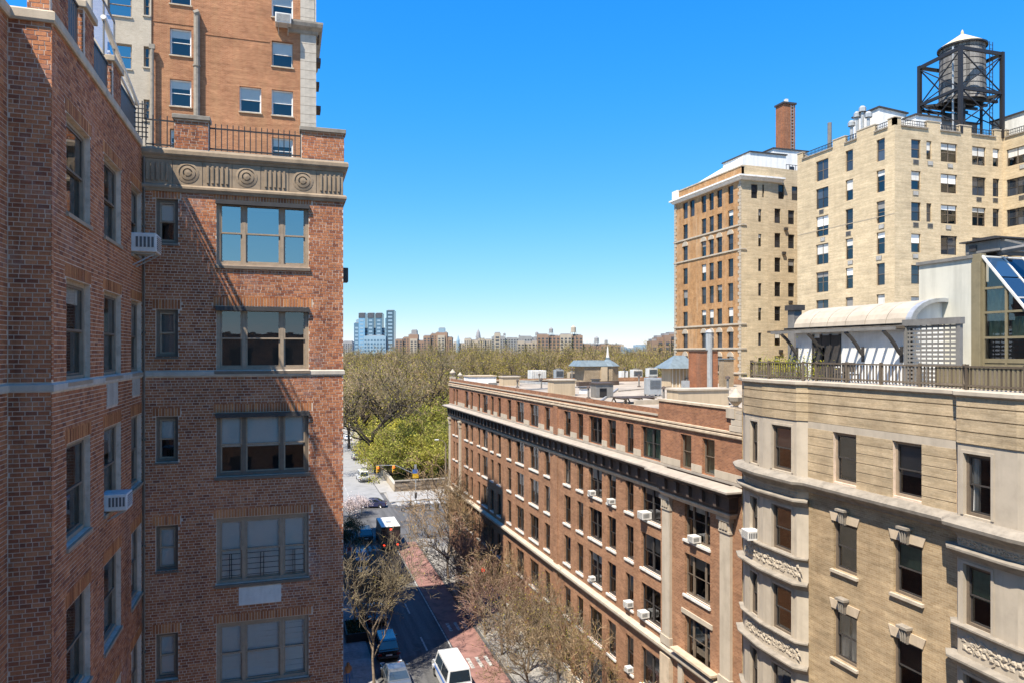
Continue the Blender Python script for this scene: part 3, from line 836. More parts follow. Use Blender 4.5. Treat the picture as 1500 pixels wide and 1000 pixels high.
# unseen building added behind the viewpoint to darken the reflections in the panes
OB = thing('brick_building', 'plain tan brick building behind the viewpoint, seen only mirrored in the window panes', 'building', (0, -16, 0))
fo = Fac(OB, 18, -16, 0, R(180))
oo = [(1.5 + 3.2*k, 3.1 + 3.2*k, z, z + 1.8) for k in range(9) for z in (9, 12.2, 15.4, 18.6, 21.8, 24.0)]
fo.put('wall', wall_mb(0, 32, 0, 27, oo, .3), M['brown_brick'])
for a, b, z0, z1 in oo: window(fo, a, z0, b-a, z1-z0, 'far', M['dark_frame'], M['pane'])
mb = MB(); mb.quad((18,-16,0),(18,-24,0),(18,-24,27),(18,-16,27)); mb.quad((18,-24,0),(-14,-24,0),(-14,-24,27),(18,-24,27)); mb.quad((-14,-24,0),(-14,-16,0),(-14,-16,27),(-14,-24,27)); world_part('side_wall', mb, M['brown_brick'], OB)
mb = MB(); mb.box(-14, 18, -24, -162, 26.6, 26.9); world_part('roof', mb, M['roof_grey'], OB)
# ------------------------------------------------------------------ ground, street, park terrain (metres, z = 0 at the street)
def sheet(name, pts, z, mat):
    mb = MB(); n = len(pts); mb.v = [(p[0], p[1], z) for p in pts]; mb.f = [tuple(range(n))]
    return struct(build(name, mb, mat))
sheet('ground', [(-4000,-400), (4500,-400), (4500,7000), (-4000,7000)], -.03, M['lot'])
sheet('road', [(6.7,-20), (16.8,-20), (16.8,96), (16.0,300), (14.5,520), (3,520), (4.5,300), (6.7,96)], .004, M['asphalt'])
M['avenue'] = plain('worn_asphalt', (.25,.245,.235), .92, .2, .5, streak=False)
sheet('avenue', [(-60,96.5), (90,96.5), (90,119), (-60,119)], .008, M['asphalt'])
sheet('park_drive', [(5.0,119), (16.0,119), (15.8,300), (14.0,520), (2,520), (4,300)], .008, M['avenue'])
sheet('red_lane', [(13.7,20), (16.5,20), (16.5,95), (13.7,95)], .012, M['red_lane'])
def kerbed(name, pts, mat, z=.13):
    mb = MB(); mb.prism(pts, -.02, z); return struct(build(name, mb, mat))
def slabs(name, x0, x1, y0, y1, px, py):
    """pavement flags with open joints"""
    o = kerbed(name, [(x0,y0),(x1,y0),(x1,y1),(x0,y1)], M['concrete'], .115)
    nx = max(1, round((x1-x0)/px)); ny = max(1, round((y1-y0)/py))
    ax, ay = (x1-x0)/nx, (y1-y0)/ny
    me = None
    for i in range(nx):
        for j in range(ny):
            if me is None:
                mb = MB(); mb.box(.01, ax-.01, .01, ay-.01, 0, .03, 'b'); me = mb.mesh('flagstone')
            q = link('flagstone', me, M['flag'], o, (x0+i*ax, y0+j*ay, .105 + rnd.uniform(-.003, .003)))
    return o
M['flag'] = piece_mat('flagstone', [(0,(.22,.21,.195)),(.5,(.29,.275,.255)),(1,(.35,.33,.30))], grain=3, bumpy=.15)
slabs('pavement', 1.7, 6.6, 38, 95, 1.65, 1.7)
slabs('pavement', 16.9, 21.2, 30, 95, 1.45, 1.7)
kerbed('sidewalk', [(16.6,121), (60,121), (60,129.5), (17.2,129.5)], M['concrete'])
kerbed('path', [(16.1,129.5), (18.6,129.5), (20.2,300), (18,520), (15,520), (16,300)], M['concrete'])
# lane paint
mb = MB()
for y in range(24, 96, 9): mb.box(11.35, 11.5, y, y+3, .013, .016)
mb.box(13.5, 13.62, 20, 94, .014, .018); mb.box(9.0, 9.1, 20, 94, .014, .018)
for k in range(9): mb.box(7.1+k*.75, 7.5+k*.75, 92.0, 94.6, .016, .02)
for k in range(14): mb.box(17.6+k*1.1, 18.2+k*1.1, 118, 120.6, .016, .02)
for k in range(9): mb.box(5.6+k*1.1, 6.2+k*1.1, 119.6, 122.4, .016, .02)
mb.box(10.4, 10.55, 123, 300, .016, .02)
for y in (55.5, 63.5):
    for k in range(3):
        x = 14.2 + k*.75; mb.box(x, x+.3, y, y+2.0, .016, .019)
struct(build('road_markings', mb, M['road_paint']))
# park terrain
mb = MB(); nx, ny = 30, 30
def park_h(x, y):
    t = max(0, min(1, (y - 132) / 170)); s = max(0, min(1, (x - 18) / 40))
    return (t * t * (3 - 2*t)) * (5.0 * s) + .25 + .6 * math.sin(x*.06) * math.sin(y*.05) * t * s
idx = {}
for j in range(ny+1):
    for i in range(nx+1):
        y = 130 + 1000 * (j/ny)**1.6; x0 = 18.7 + max(0, min(2.0, (y-130)*.008)); x = x0 + 900 * (i/nx)**1.7
        idx[i, j] = len(mb.v); mb.v.append((x, y, park_h(x, y)))
for j in range(ny):
    for i in range(nx): mb.f.append((idx[i,j], idx[i+1,j], idx[i+1,j+1], idx[i,j+1]))
struct(build('park_ground', mb, M['lawn'], smooth=True))
# ------------------------------------------------------------------ tall orange brick tower behind the left building
TW = thing('apartment_tower', 'tall orange brick tower rising behind the left roof railings, with a cream wing', 'building', (1.98, 52, 0))
TH = 52.3
ft = Fac(TW, -8.53, 52, 0, 0)                  # u = X + 8.53
tops = [50.5, 47.08, 43.68, 40.35, 36.9]
tw = []
for zt in tops: tw.append((1.11, 2.42, zt-1.78, zt, 'pair'))
for k, zt in enumerate(tops): tw.append((7.54, 8.95, zt-1.75, zt, 'x'))
for zt in tops[2:3] + [36.9]: tw.append((5.45, 6.85, zt-1.72, zt, 'x'))
ft.put('wall', wall_mb(0, 9.44, 0, TH, [w[:4] for w in tw], .25), M['tower_brick'])
fq = Fac(TW, .91, 51.97, 0, 0)
fc = Fac(TW, -14.5, 51.9, 0, 0)                # cream wing, u = X + 14.5
cw = []
for zt in (49.0, 45.6, 42.1): cw.append((3.4, 4.82, zt-1.6, zt)); cw.append((5.52, 5.88, zt-1.35, zt))
fc.put('cream_wing', wall_mb(0, 5.97, 0, TH, cw, .25), M['cream_brick'])
mb = MB(); mb.quad((-8.53, 51.9, 0), (-8.53, 52.02, 0), (-8.53, 52.02, TH), (-8.53, 51.9, TH))
mb.quad((1.98, 51.97, 0), (1.98, 57, 0), (1.98, 57, TH), (1.98, 51.97, TH)); mb.quad((-14.5, 57, 0), (-14.5, 51.9, 0), (-14.5, 51.9, TH), (-14.5, 57, TH))
mb.quad((1.98, 57, 0), (-14.5, 57, 0), (-14.5, 57, TH), (1.98, 57, TH)); mb.quad((-14.5, 51.9, TH), (1.98, 51.97, TH), (1.98, 57, TH), (-14.5, 57, TH))
world_part('side_wall', mb, M['cream_brick'], TW)
mb = MB(); mb.box(-14, 1.5, 53.4, 53.5, 30, TH-.5); world_part('dark_backing', mb, M['room'], TW)
z = 0; k = 0
blk = {}
while z < TH - .5:                            # quoin blocks, alternately long and short
    h = .62; w = 1.07 if z < 47.5 else .95
    key = (h, w)
    if key not in blk:
        q = MB(); q.box(0, w, -.03, .1, .012, h-.012, 'k'); blk[key] = q.mesh('quoin_block')
    if z > 30: fq.lk('quoin_block', blk[key], M['lime'], 0, z, 0)
    z += h; k += 1
mb = MB(); mb.fb(0, 1.07, 0, TH, -.1, 0); fq.put('corner_strip', mb, M['lime'])
moulding(TW, 'cornice', [(.1, 51.97), (1.98, 51.97), (1.98, 59.9)], [(-.05, 47.75), (.08, 47.8), (.14, 48.0), (.40, 48.2), (.46, 48.42), (.46, 48.55), (-.05, 48.6)], M['lime_dark'])
for j in range(9):                            # balcony brackets on the street side, seen edge on
    mb = MB(); mb.box(1.98, 2.22 + .1*(j % 2), 52.4, 53.6, 34.2+j*1.7, 34.5+j*1.7); world_part('bracket', mb, M['cornice_dark'], TW)
G = [M['pane_blue'], M['pane_blue']]
for i, (a, b, z0, z1, s) in enumerate(tw):
    bl = ('solid', rnd.choice((.3, .45, .5, .5)), M['blind']) if rnd.random() < .8 else None
    window(ft, a, z0, b-a, z1-z0, 'single', M['white_paint'] if i % 3 else M['bronze_lite'], M['glass'], bl, sill=(.1, .08, .06), smat=M['stone_warm'], sash_mat=M['white_paint'])
for i, (a, b, z0, z1) in enumerate(cw):
    window(fc, a, z0, b-a, z1-z0, 'single', M['bronze_lite'], M['glass_mirror'] if b-a > 1 else M['glass'], None, sill=(.1, .08, .06), smat=M['cream_brick'])
mb = MB(); mb.tube((-5.75, 51.82, 36), (-5.75, 51.82, 48.1), .21, .2, 10); mb.tube((-5.9, 51.82, 48.1), (-5.6, 51.82, 48.25), .25, .25, 8)
for z in (38, 41.2, 44.6): mb.tube((-5.75, 51.82, z), (-5.75, 51.82, z+.12), .25, .25, 10)
world_part('flue_pipe', mb, M['lime_dark'], TW)
mb = MB(); mb.tube((-8.45, 51.72, 36), (-8.45, 51.72, 45.4), .12, .12, 8); mb.box(-8.62, -8.28, 51.6, 51.85, 45.4, 45.7)
world_part('flue_pipe', mb, M['lime_dark'], TW)
mb = MB(); mb.fb(.1, 2.6, 46.32-.06+1.1, 46.32+1.1, 0, .03); ft.put('string_course', mb, M['tower_brick'])
mb = MB(); mb.fb(3.3, 7.4, 46.9, 46.96, 0, .03); ft.put('string_course', mb, M['tower_brick'])
ac(ft, 8.3, 48.05, 'dark boxed air conditioner under a top window of the orange tower', 0.05, 1.7)

# lower houses between the two, hidden from the camera but shading the pavement
def plain_house(name, label, x0, x1, y0, y1, h, mat, group=None):
    t = thing(name, label, 'building', (x1, y0, 0), 0, group)
    f = Fac(t, x1, y0, 0, R(90)); L = y1 - y0
    ops = []
    n = max(2, int(L / 2.6))
    for z in [1.2 + 3.3*k for k in range(int((h-2)/3.3))]:
        for k in range(n): ops.append((.7 + k*(L-.9)/n, .7 + k*(L-.9)/n + 1.1, z, z+1.9))
    f.put('wall', wall_mb(0, L, 0, h, ops, .25), mat)
    m = MB(); m.quad((x0,y0,0),(x1,y0,0),(x1,y0,h),(x0,y0,h)); m.quad((x1,y1,0),(x0,y1,0),(x0,y1,h),(x1,y1,h)); m.quad((x0,y1,0),(x0,y0,0),(x0,y0,h),(x0,y1,h))
    world_part('side_wall', m, mat, t)
    m = MB(); m.box(x0, x1-.02, y0+.02, y1-.02, h-.5, h-.3); world_part('roof', m, M['roof_grey'], t)
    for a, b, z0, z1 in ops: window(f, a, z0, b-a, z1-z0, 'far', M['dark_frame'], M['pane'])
    moulding(t, 'cornice', [(x1, y0), (x1, y1)], [(-.05, h-.7), (.25, h-.5), (.35, h-.2), (-.05, h)], M['cornice_dark'])
    return t
plain_house('row_house', 'low brick town house just past the tall orange tower', -12, 1.6, 57.2, 68.6, 12.5, M['brown_brick'])
plain_house('row_house', 'brick apartment house at the far corner of the left side of the street', -12, 1.6, 68.8, 94.8, 25.5, M['brown_brick'])
# ------------------------------------------------------------------ long brown brick building along the street
K = -.024
CB = thing('corner_building', 'long brown brick building along the street with a heavy dark cornice and pale roof', 'building', (21.15, 33, 0))
def cbx(y): return 21.15 + K * (y - 33)
CA = math.atan2(-1, -K)                       # u heads towards the camera
YE = 88.9                                     # far corner
fb_ = Fac(CB, cbx(YE), YE, 0, CA)
def cu(y): return (YE - y) * math.sqrt(1 + K*K)
UL = cu(29.6)
S1, PR, TR_ = 'single', 'pair', 'tri'
cols = [(86.9,86.1,S1),(85.5,84.6,S1),(81.4,79.8,S1),(78.9,77.9,S1),(76.0,75.0,S1),(74.1,72.2,PR),(71.1,70.1,S1),(68.8,67.7,S1),(65.7,64.5,S1),(63.1,61.0,PR),(59.5,57.3,PR),(55.9,54.7,S1),(51.75,50.5,S1),(49.3,48.2,S1),(47.2,45.1,PR),(44.25,43.0,S1),(41.65,40.6,S1),(39.6,37.3,PR)]
acols = cols + [(35.15,34.1,S1),(33.05,31.95,S1)]
ops_a = [(cu(a), cu(b), 19.02, 20.92) for a, b, s in acols]
rows = [(15.25,17.45),(12.2,14.38),(9.1,11.26),(5.0,7.3),(1.2,4.0)]
pav = (34.75, 32.35)
ops = []
spec = []
for r, (z0, z1) in enumerate(rows):
    for a, b, s in cols:
        if r < 4 or a < 80: ops.append((cu(a), cu(b), z0, z1)); spec.append((cu(a), cu(b), z0, z1, s, r))
    dz = 0 if r != 2 else -.35
    ops.append((cu(pav[0]), cu(pav[1]), z0 - .1 + dz, z1 + dz)); spec.append((cu(pav[0]), cu(pav[1]), z0 - .1 + dz, z1 + dz, TR_, r))
ZL = 18.78
fb_.put('wall', wall_mb(0, UL, 0, ZL, ops, .34), M['brown_brick'])
fb_.put('attic_wall', wall_mb(0, UL, ZL, 22.15, ops_a, .34), M['attic_brick'])
x0, x1 = cbx(YE), cbx(29.6)
mb = MB()
mb.quad((x0, YE, 0), (52, YE, 0), (52, YE, 22.0), (x0, YE, 22.0)); mb.quad((x1, 29.6, 0), (x1, 29.6, 22.1), (60, 29.6, 22.1), (60, 29.6, 0))
mb.quad((52, YE, 0), (60, 29.6, 0), (60, 29.6, 22.1), (52, YE, 22.1))
world_part('side_wall', mb, M['brown_brick'], CB)
mb = MB(); mb.prism([(x0+.3, YE-.3), (x1+.3, 29.7), (60, 29.7), (52, YE-.3)], 20.9, 21.45); world_part('roof', mb, M['roof_pale'], CB)
mb = MB(); mb.hexa([(x1+1.3, 29.7, .1), (x1+1.4, 29.7, .1), (x0+1.4, YE-.3, .1), (x0+1.3, YE-.3, .1), (x1+1.3, 29.7, 20.8), (x1+1.4, 29.7, 20.8), (x0+1.4, YE-.3, 20.8), (x0+1.3, YE-.3, 20.8)]); world_part('dark_backing', mb, M['room'], CB)
path = [(x0+14, YE), (x0, YE), (x1, 29.6)]    # walking towards the camera the street is on the right
cpath = [(x0+14, YE), (x0, YE), (cbx(36.6), 36.6), (cbx(36.6)-.32, 36.6), (cbx(30.2)-.32, 30.2), (x1, 30.2)]
moulding(CB, 'cornice', cpath, [(-.05, 17.52), (.12, 17.54), (.16, 17.66), (.20, 17.72), (.20, 18.28), (.36, 18.40), (.46, 18.42), (.46, 18.52), (-.05, 18.56)], M['cornice_dark'])  # dark colour takes in the ledge's shadow as well as the cornice
moulding(CB, 'cornice_ledge', cpath, [(-.05, 18.57), (.50, 18.56), (.70, 18.60), (.74, 18.64), (.74, 18.72), (.5, 18.79), (-.05, 18.86)], M['ledge'])
br = MB(); br.box(-.12, .12, -.38, -.15, 17.75, 18.35); bme = br.mesh('cornice_bracket')
for k in range(0, 48):
    u = .6 + k * 1.22
    if u < UL - .5: fb_.lk('cornice_bracket', bme, M['cornice_dark'], u, 0, .32 if YE - u < 36.6 else 0)
moulding(CB, 'architrave', cpath, [(-.05, 17.24), (.06, 17.24), (.10, 17.36), (.16, 17.42), (.16, 17.50), (-.05, 17.515)], M['stone_warm'])
moulding(CB, 'sill_course', path, [(-.05, 18.87), (.05, 18.87), (.05, 18.99), (-.05, 19.01)], M['ledge'])
# stone panels below the attic windows
edges = sorted(ops_a)
for i in range(len(edges)):
    a = edges[i][1] + .04; b = (edges[i+1][0] if i < len(edges)-1 else UL) - .04
    if b - a > .3:
        mb = MB(); mb.fb(a, b, 19.02, 19.42, -.05, .035); fb_.put('stone_panel', mb, M['stone'])
moulding(CB, 'string_course', path, [(-.05, 21.18), (.05, 21.18), (.12, 21.24), (.12, 21.34), (-.05, 21.38)], M['stone_warm'])
moulding(CB, 'string_course', path, [(-.05, 21.43), (.09, 21.43), (.09, 21.52), (-.05, 21.55)], M['stone_warm'])
moulding(CB, 'coping', [(x0+14, YE), (x0, YE), (cbx(37.6), 37.6)], [(-.35, 21.72), (.06, 21.72), (.06, 21.83), (-.35, 21.86)], M['stone'])
mb = MB(); a, b = cu(37.5), UL
mb.fb(a, b, 22.14, 22.62, -.34, 0); fb_.put('parapet', mb, M['attic_brick'])
mb = MB(); mb.fb(a-.05, b, 22.62, 22.74, -.4, .06); fb_.put('coping', mb, M['stone_warm'])
mb = MB(); mb.fb(0, a, 21.45, 21.72, -.34, -.01); fb_.put('parapet', mb, M['attic_brick'])
# corner pinnacles
def pinnacle(x, y, z, s):
    mb = MB(); mb.box(x-.34*s, x+.34*s, y-.34*s, y+.34*s, z, z+.5*s)
    mb.lathe([(.16*s, z+.5*s), (.12*s, z+.62*s), (.34*s, z+.85*s), (.40*s, z+1.05*s), (.2*s, z+1.25*s), (.1*s, z+1.4*s), (0, z+1.5*s)], 10, (x, y)); mb.smooth = False
    world_part('pinnacle', mb, M['stone'], CB)
pinnacle(x0+.35, YE-.35, 21.86, 1.0); pinnacle(x0+.4, YE-4.2, 21.86, .8); pinnacle(x1+.2, 30.5, 22.2, 1.0)
for k in range(4):                            # stepped stones at the near end
    mb = MB(); mb.fb(UL-1.0+.12*k, UL+.02, 21.55+.3*k, 21.84+.3*k, -.2, .1-.015*k); fb_.put('stepped_stone', mb, M['stone'], bevel=.015)
# belt and water table
moulding(CB, 'belt_course', path, [(-.05, 8.02), (.10, 8.04), (.22, 8.18), (.34, 8.30), (.34, 8.46), (-.05, 8.60)], M['stone'])
moulding(CB, 'base_course', path, [(-.05, .1), (.16, .1), (.16, 1.0), (-.05, 1.08)], M['stone_warm'])
# flat brick strip and stone pilasters
mb = MB(); mb.fb(cu(53.75), cu(52.95), 1.1, 17.2, 0, .10); fb_.put('brick_strip', mb, M['brown_brick'])
mb = MB(); mb.fb(cu(53.75), cu(52.95), 18.9, 21.15, 0, .10); fb_.put('brick_strip', mb, M['attic_brick'])
for a, b in ((36.9, 36.05), (31.3, 30.45), (88.6, 88.0), (83.6, 82.9)):
    mb = MB(); ua, ub = cu(a), cu(b)
    mb.fb(ua, ub, 8.7, 16.4, 0, .16); mb.fb(ua-.08, ub+.08, 8.6, 9.1, 0, .24); p = fb_.put('pilaster', mb, M['stone'])
    c = MB(); c.fb(ua-.04, ub+.04, 16.4, 16.52, 0, .22); c.fb(ua-.02, ub+.02, 16.52, 17.0, 0, .20); c.fb(ua-.12, ub+.12, 17.0, 17.2, 0, .30)
    for j in range(3): c.fb(ua+.08+j*(ub-ua-.16)/3, ua+.02+(j+1)*(ub-ua-.16)/3, 16.58, 16.94, .2, .27)
    build('capital', c, M['stone'], p)
for a, b in ((36.9, 36.05), (31.3, 30.45)):
    mb = MB(); mb.fb(cu(a)-.1, cu(b)+.1, 1.1, 8.0, 0, .26); fb_.put('pilaster_base', mb, M['stone_warm'])
# pavilion window surround with pediment on the lowest row above the belt
ua, ub = cu(pav[0]), cu(pav[1])
mb = MB()
mb.fb(ua-.5, ua-.06, 5.0, 8.0, 0, .14); mb.fb(ub+.06, ub+.5, 5.0, 8.0, 0, .14)
fb_.put('window_surround', mb, M['stone'])
mb = MB(); mb.fb(ua-.6, ub+.6, 8.62, 8.78, 0, .3); mb.fb(ua-.75, ub+.75, 8.78, 8.9, 0, .5); fb_.put('window_hood', mb, M['stone_warm'])
mb = MB(); mb.fb(ua-.25, ub+.25, 11.0, 11.25, 0, .08); fb_.put('lintel', mb, M['stone'])
# windows
for (a, b, z0, z1), (ya, yb, s) in zip(ops_a, acols):
    bl = ('drape', .5, M['curtain_green'], 1) if ya < 40 else (('solid', rnd.choice((.3,.5,.6)), rnd.choice((M['shade_grey'], M['off_white'], M['shade_dark']))) if rnd.random() < .5 else None)
    window(fb_, a, z0, b-a, z1-z0, s, M['dark_frame'] if ya > 38 else M['bronze'], M['glass'], bl)
for a, b, z0, z1, s, r in spec:
    q = rnd.random()
    bl = None
    if q < .3: bl = ('solid', rnd.choice((.3, .45, .5, .7)), M['shade_grey'])
    elif q < .45: bl = ('solid', rnd.choice((.3, .45)), M['off_white'])
    elif q < .6: bl = ('drape', .3, M['off_white'], 1)
    window(fb_, a, z0, b-a, z1-z0, s, M['dark_frame'] if s != TR_ else M['bronze'], M['glass'], bl, sill=(.14, .10, .08), smat=M['off_white'])
# air conditioners, each in the window where the photograph has it
acl = [(865,712,46.6,15.3,'white air conditioner in the upper row of the brown building, left of a close pair'),
 (895,722,43.6,15.3,'white air conditioner in the top row of the brown building, right of its close neighbour'),
 (945,747,39.0,15.3,'big white air conditioner high on the brown building left of the pale stone pilaster'),
 (866,838,46.6,9.2,'white air conditioner far down the brown building, just above the stone belt, leftmost there'),
 (921,877,41.1,9.2,'white rounded air conditioner under a narrow window above the stone belt'),
 (943,891,39.2,9.2,'white air conditioner under a wide window above the stone belt near the pilaster'),
 (1019,780,33.7,15.2,'white air conditioner in the three-part window between the two stone pilasters'),
 (1015,950,33.7,5.0,'white air conditioner low in the framed window under the stone hood'),
 (920,955,41.1,5.05,'white air conditioner below the stone belt of the brown building')]
for (px, py, y, z, lab), sc_ in zip(acl, (.78, .78, 1.12, .7, .9, .95, .9, 1.1, .75)): ac(fb_, cu(y), z, lab, -.08, sc_)

# ---------------- things on the roof
RZ = 21.45
def roof_box(px0, px1, py0, py1, zr=RZ, kx=.8, ky=.6):
    d = (CAMZ - zr) * FPX / (py1 - HORIZON)
    r = ray((px0+px1)/2, py1); c = r * d
    w = (px1-px0) * d / FPX; h = (py1-py0) * d / FPX
    return c.x, c.y + w*ky/2, w*kx, w*ky, h, d
def bulkhead(name, px0, px1, py0, py1, mat, cap=None, **k):
    x, y, wx, wy, h, d = roof_box(px0, px1, py0, py1, **k)
    mb = MB(); mb.box(x-wx/2, x+wx/2, y-wy/2, y+wy/2, RZ-.05, RZ+h)
    o = world_part(name, mb, mat, CB)
    if cap:
        c = MB(); c.box(x-wx/2-.1, x+wx/2+.1, y-wy/2-.1, y+wy/2+.1, RZ+h, RZ+h+.12)
        q = world_part('cap', c, cap, CB); q.parent = o; q.location = (0,0,0)
    return x, y, wx, wy, h, o
bulkhead('stair_bulkhead', 733, 765, 552, 564, M['tan_panel'], M['stone'])
bulkhead('roof_curb', 681, 733, 551, 563, M['white_paint'], M['tan_panel'])
bulkhead('stair_bulkhead', 806, 848, 557, 579, M['tan_panel'], M['stone'])
x, y, wx, wy, h, o = bulkhead('stair_bulkhead', 984, 1078, 571, 594, M['tan_panel'], M['stone'], kx=.9, ky=.35)
x, y, wx, wy, h, o = bulkhead('skylight_house', 869, 903, 562, 582, M['grey_metal'], M['cornice_dark'])
d = MB(); d.box(x-wx*.3, x+wx*.1, y-wy/2-.03, y-wy/2, RZ+.1, RZ+h*.7); q = world_part('door', d, M['pane'], CB); q.parent = o; q.location = (0,0,0)
# tan shingled penthouse with blue roofs, door panel and finial
x, y, wx, wy, h, dd = roof_box(849, 919, 534, 563)
mb = MB(); mb.box(x-wx/2, x+wx*.12, y-wy*.4, y+wy/2, RZ, RZ+h*.93)
mb.lathe([(wx*.30, RZ), (wx*.30, RZ+h*.93)], 8, (x+wx*.28, y-wy*.05))
ph = world_part('penthouse', mb, M['tan_shingle'], CB)
mb = MB(); mb.hexa([(x-wx/2-.8, y-wy*.45, RZ+h*.93), (x+wx*.15, y-wy*.45, RZ+h*.93), (x+wx*.15, y+wy*.55, RZ+h*.93), (x-wx/2-.8, y+wy*.55, RZ+h*.93), (x-wx/2-.3, y-wy*.3, RZ+h*1.22), (x+wx*.1, y-wy*.3, RZ+h*1.22), (x+wx*.1, y+wy*.4, RZ+h*1.22), (x-wx/2-.3, y+wy*.4, RZ+h*1.22)])
mb.lathe([(wx*.34, RZ+h*.93), (wx*.2, RZ+h*1.12), (wx*.06, RZ+h*1.26), (wx*.06, RZ+h*1.36), (0, RZ+h*1.42)], 8, (x+wx*.28, y-wy*.05))
q = world_part('penthouse_roof', mb, M['slate_blue'], CB); q.parent = ph; q.location = (0,0,0)
mb = MB(); mb.lathe([(.22, RZ+h*1.38), (.16, RZ+h*1.5), (.10, RZ+h*1.8), (0, RZ+h*2.0)], 8, (x+wx*.28, y-wy*.05)); q = world_part('finial', mb, M['off_white'], CB); q.parent = ph; q.location = (0,0,0)
mb = MB(); mb.box(x-.05*wx, x+.13*wx, y-wy*.46, y-wy*.36, RZ+h*.05, RZ+h*.9); q = world_part('door', mb, M['tan_panel'], CB); q.parent = ph; q.location = (0,0,0)
# hip-roofed pavilion and chimneys on the right
x, y, wx, wy, h, dd = roof_box(976, 1020, 539, 566)
mb = MB(); mb.box(x-wx/2, x+wx/2, y-wy/2, y+wy/2, RZ, RZ+h); pv = world_part('pavilion', mb, M['tan_panel'], CB)
mb = MB(); e = .7
mb.hexa([(x-wx/2-e, y-wy/2-e, RZ+h), (x+wx/2+e, y-wy/2-e, RZ+h), (x+wx/2+e, y+wy/2+e, RZ+h), (x-wx/2-e, y+wy/2+e, RZ+h), (x-.1*wx, y-.1, RZ+h+1.5), (x+wx*.35, y-.1, RZ+h+1.5), (x+wx*.35, y+.1, RZ+h+1.5), (x-.1*wx, y+.1, RZ+h+1.5)])
q = world_part('pavilion_roof', mb, M['slate_blue'], CB); q.parent = pv; q.location = (0,0,0)
mb = MB()
for j in range(6): mb.box(x-wx/2+.2+j*wx/6, x-wx/2+.28+j*wx/6, y-wy/2-.05, y-wy/2, RZ, RZ+h)
q = world_part('batten', mb, M['off_white'], CB); q.parent = pv; q.location = (0,0,0)
for px0, px1, p0, p1, m, s in ((1016, 1058, 514, 569, M['chimney_brick'], 1), (1057, 1078, 526, 566, M['tan_shingle'], 1)):
    x, y, wx, wy, h, o = bulkhead('chimney', px0, px1, p0, p1, m, M['cornice_dark'] if m is M['chimney_brick'] else M['slate_blue'])
mb = MB(); x, y, wx, wy, h, dd = roof_box(1036, 1044, 487, 569); mb.tube((x, y, RZ), (x, y, RZ+h), .36, .36, 10); mb.tube((x, y, RZ+h), (x, y, RZ+h+.3), .45, .2, 10)
world_part('flue_pipe', mb, M['steel'], CB)
# roof equipment standing loose on the roof
def hvac(px0, px1, py0, py1, label, mat, ribs=0, fan=True, group='machines on the pale roof'):
    x, y, wx, wy, h, dd = roof_box(px0, px1, py0, py1)
    t = thing('rooftop_unit', label, 'cooling unit', (x, y, RZ), 0, group)
    b = MB(); b.box(-wx/2, wx/2, -wy/2, wy/2, .15, h); build('casing', b, mat, t, bevel=.03)
    l = MB()
    for sx in (-1, 1):
        for sy in (-1, 1): l.box(sx*wx*.42-.06, sx*wx*.42+.06, sy*wy*.42-.06, sy*wy*.42+.06, 0, .16)
    build('feet', l, M['grey_metal'], t)
    g = MB(); n = ribs or 7
    for k in range(n):
        if ribs: g.box(-wx/2+.05+k*wx/n, -wx/2+.05+(k+.5)*wx/n, -wy/2-.05, -wy/2, .25, h-.1)
        else: g.box(-wx/2+.12, wx/2-.12, -wy/2-.03, -wy/2, h*.42+k*h*.07, h*.42+(k+.5)*h*.07)
    build('louvre', g, mat if ribs else M['ac_dark'], t)
    if fan:
        f = MB(); f.lathe([(min(wx,wy)*.38, h), (min(wx,wy)*.38, h+.18), (min(wx,wy)*.32, h+.18), (min(wx,wy)*.3, h+.08), (0, h+.08)], 14); build('fan_cowl', f, M['grey_metal'], t)
    return t
hvac(775, 804, 542, 559, 'ribbed white and blue metal container on the far end of the pale roof', M['ac_white'], 9, False)
hvac(947, 973, 553, 580, 'tall weathered grey cooling unit in the middle of the pale roof', M['steel'])
hvac(812, 828, 541, 557, 'small dark-topped metal unit left of the shingled penthouse', M['steel'])
hvac(832, 848, 545, 558, 'low tan box with pipes beside the shingled penthouse', M['tan_panel'])
hvac(925, 944, 541, 556, 'white louvred unit right of the penthouse with the spire', M['ac_white'])
hvac(948, 966, 539, 553, 'white unit with dark openings in front of the blue hip roof', M['ac_white'])
hvac(1004, 1012, 553, 566, 'narrow dark unit against the tan pavilion wall', M['grey_metal'], 0, False)
x, y, wx, wy, h, dd = roof_box(902, 974, 580, 591)
t = thing('timber_platform', 'dark timber platform on trestles lying across the pale roof', 'platform', (x, y, RZ))
n = 12; me = None
for k in range(n):
    if me is None: b = MB(); b.box(-wx/2, wx/2, 0, wy/n*.85, .42, .48); me = b.mesh('plank')
    link('plank', me, M['cornice_dark'], t, (rnd.uniform(-.1,.1), -wy/2+k*wy/n, rnd.uniform(0,.02)))
for sx in (-.4, 0, .4):
    b = MB(); b.bar((sx*wx, -wy/2, .38), (sx*wx, wy/2, .38), .1)
    for sy in (-.45, .45): b.bar((sx*wx-.2, sy*wy, 0), (sx*wx, sy*wy, .36), .08); b.bar((sx*wx+.2, sy*wy, 0), (sx*wx, sy*wy, .36), .08)
    build('trestle', b, M['bark_pale'], t)
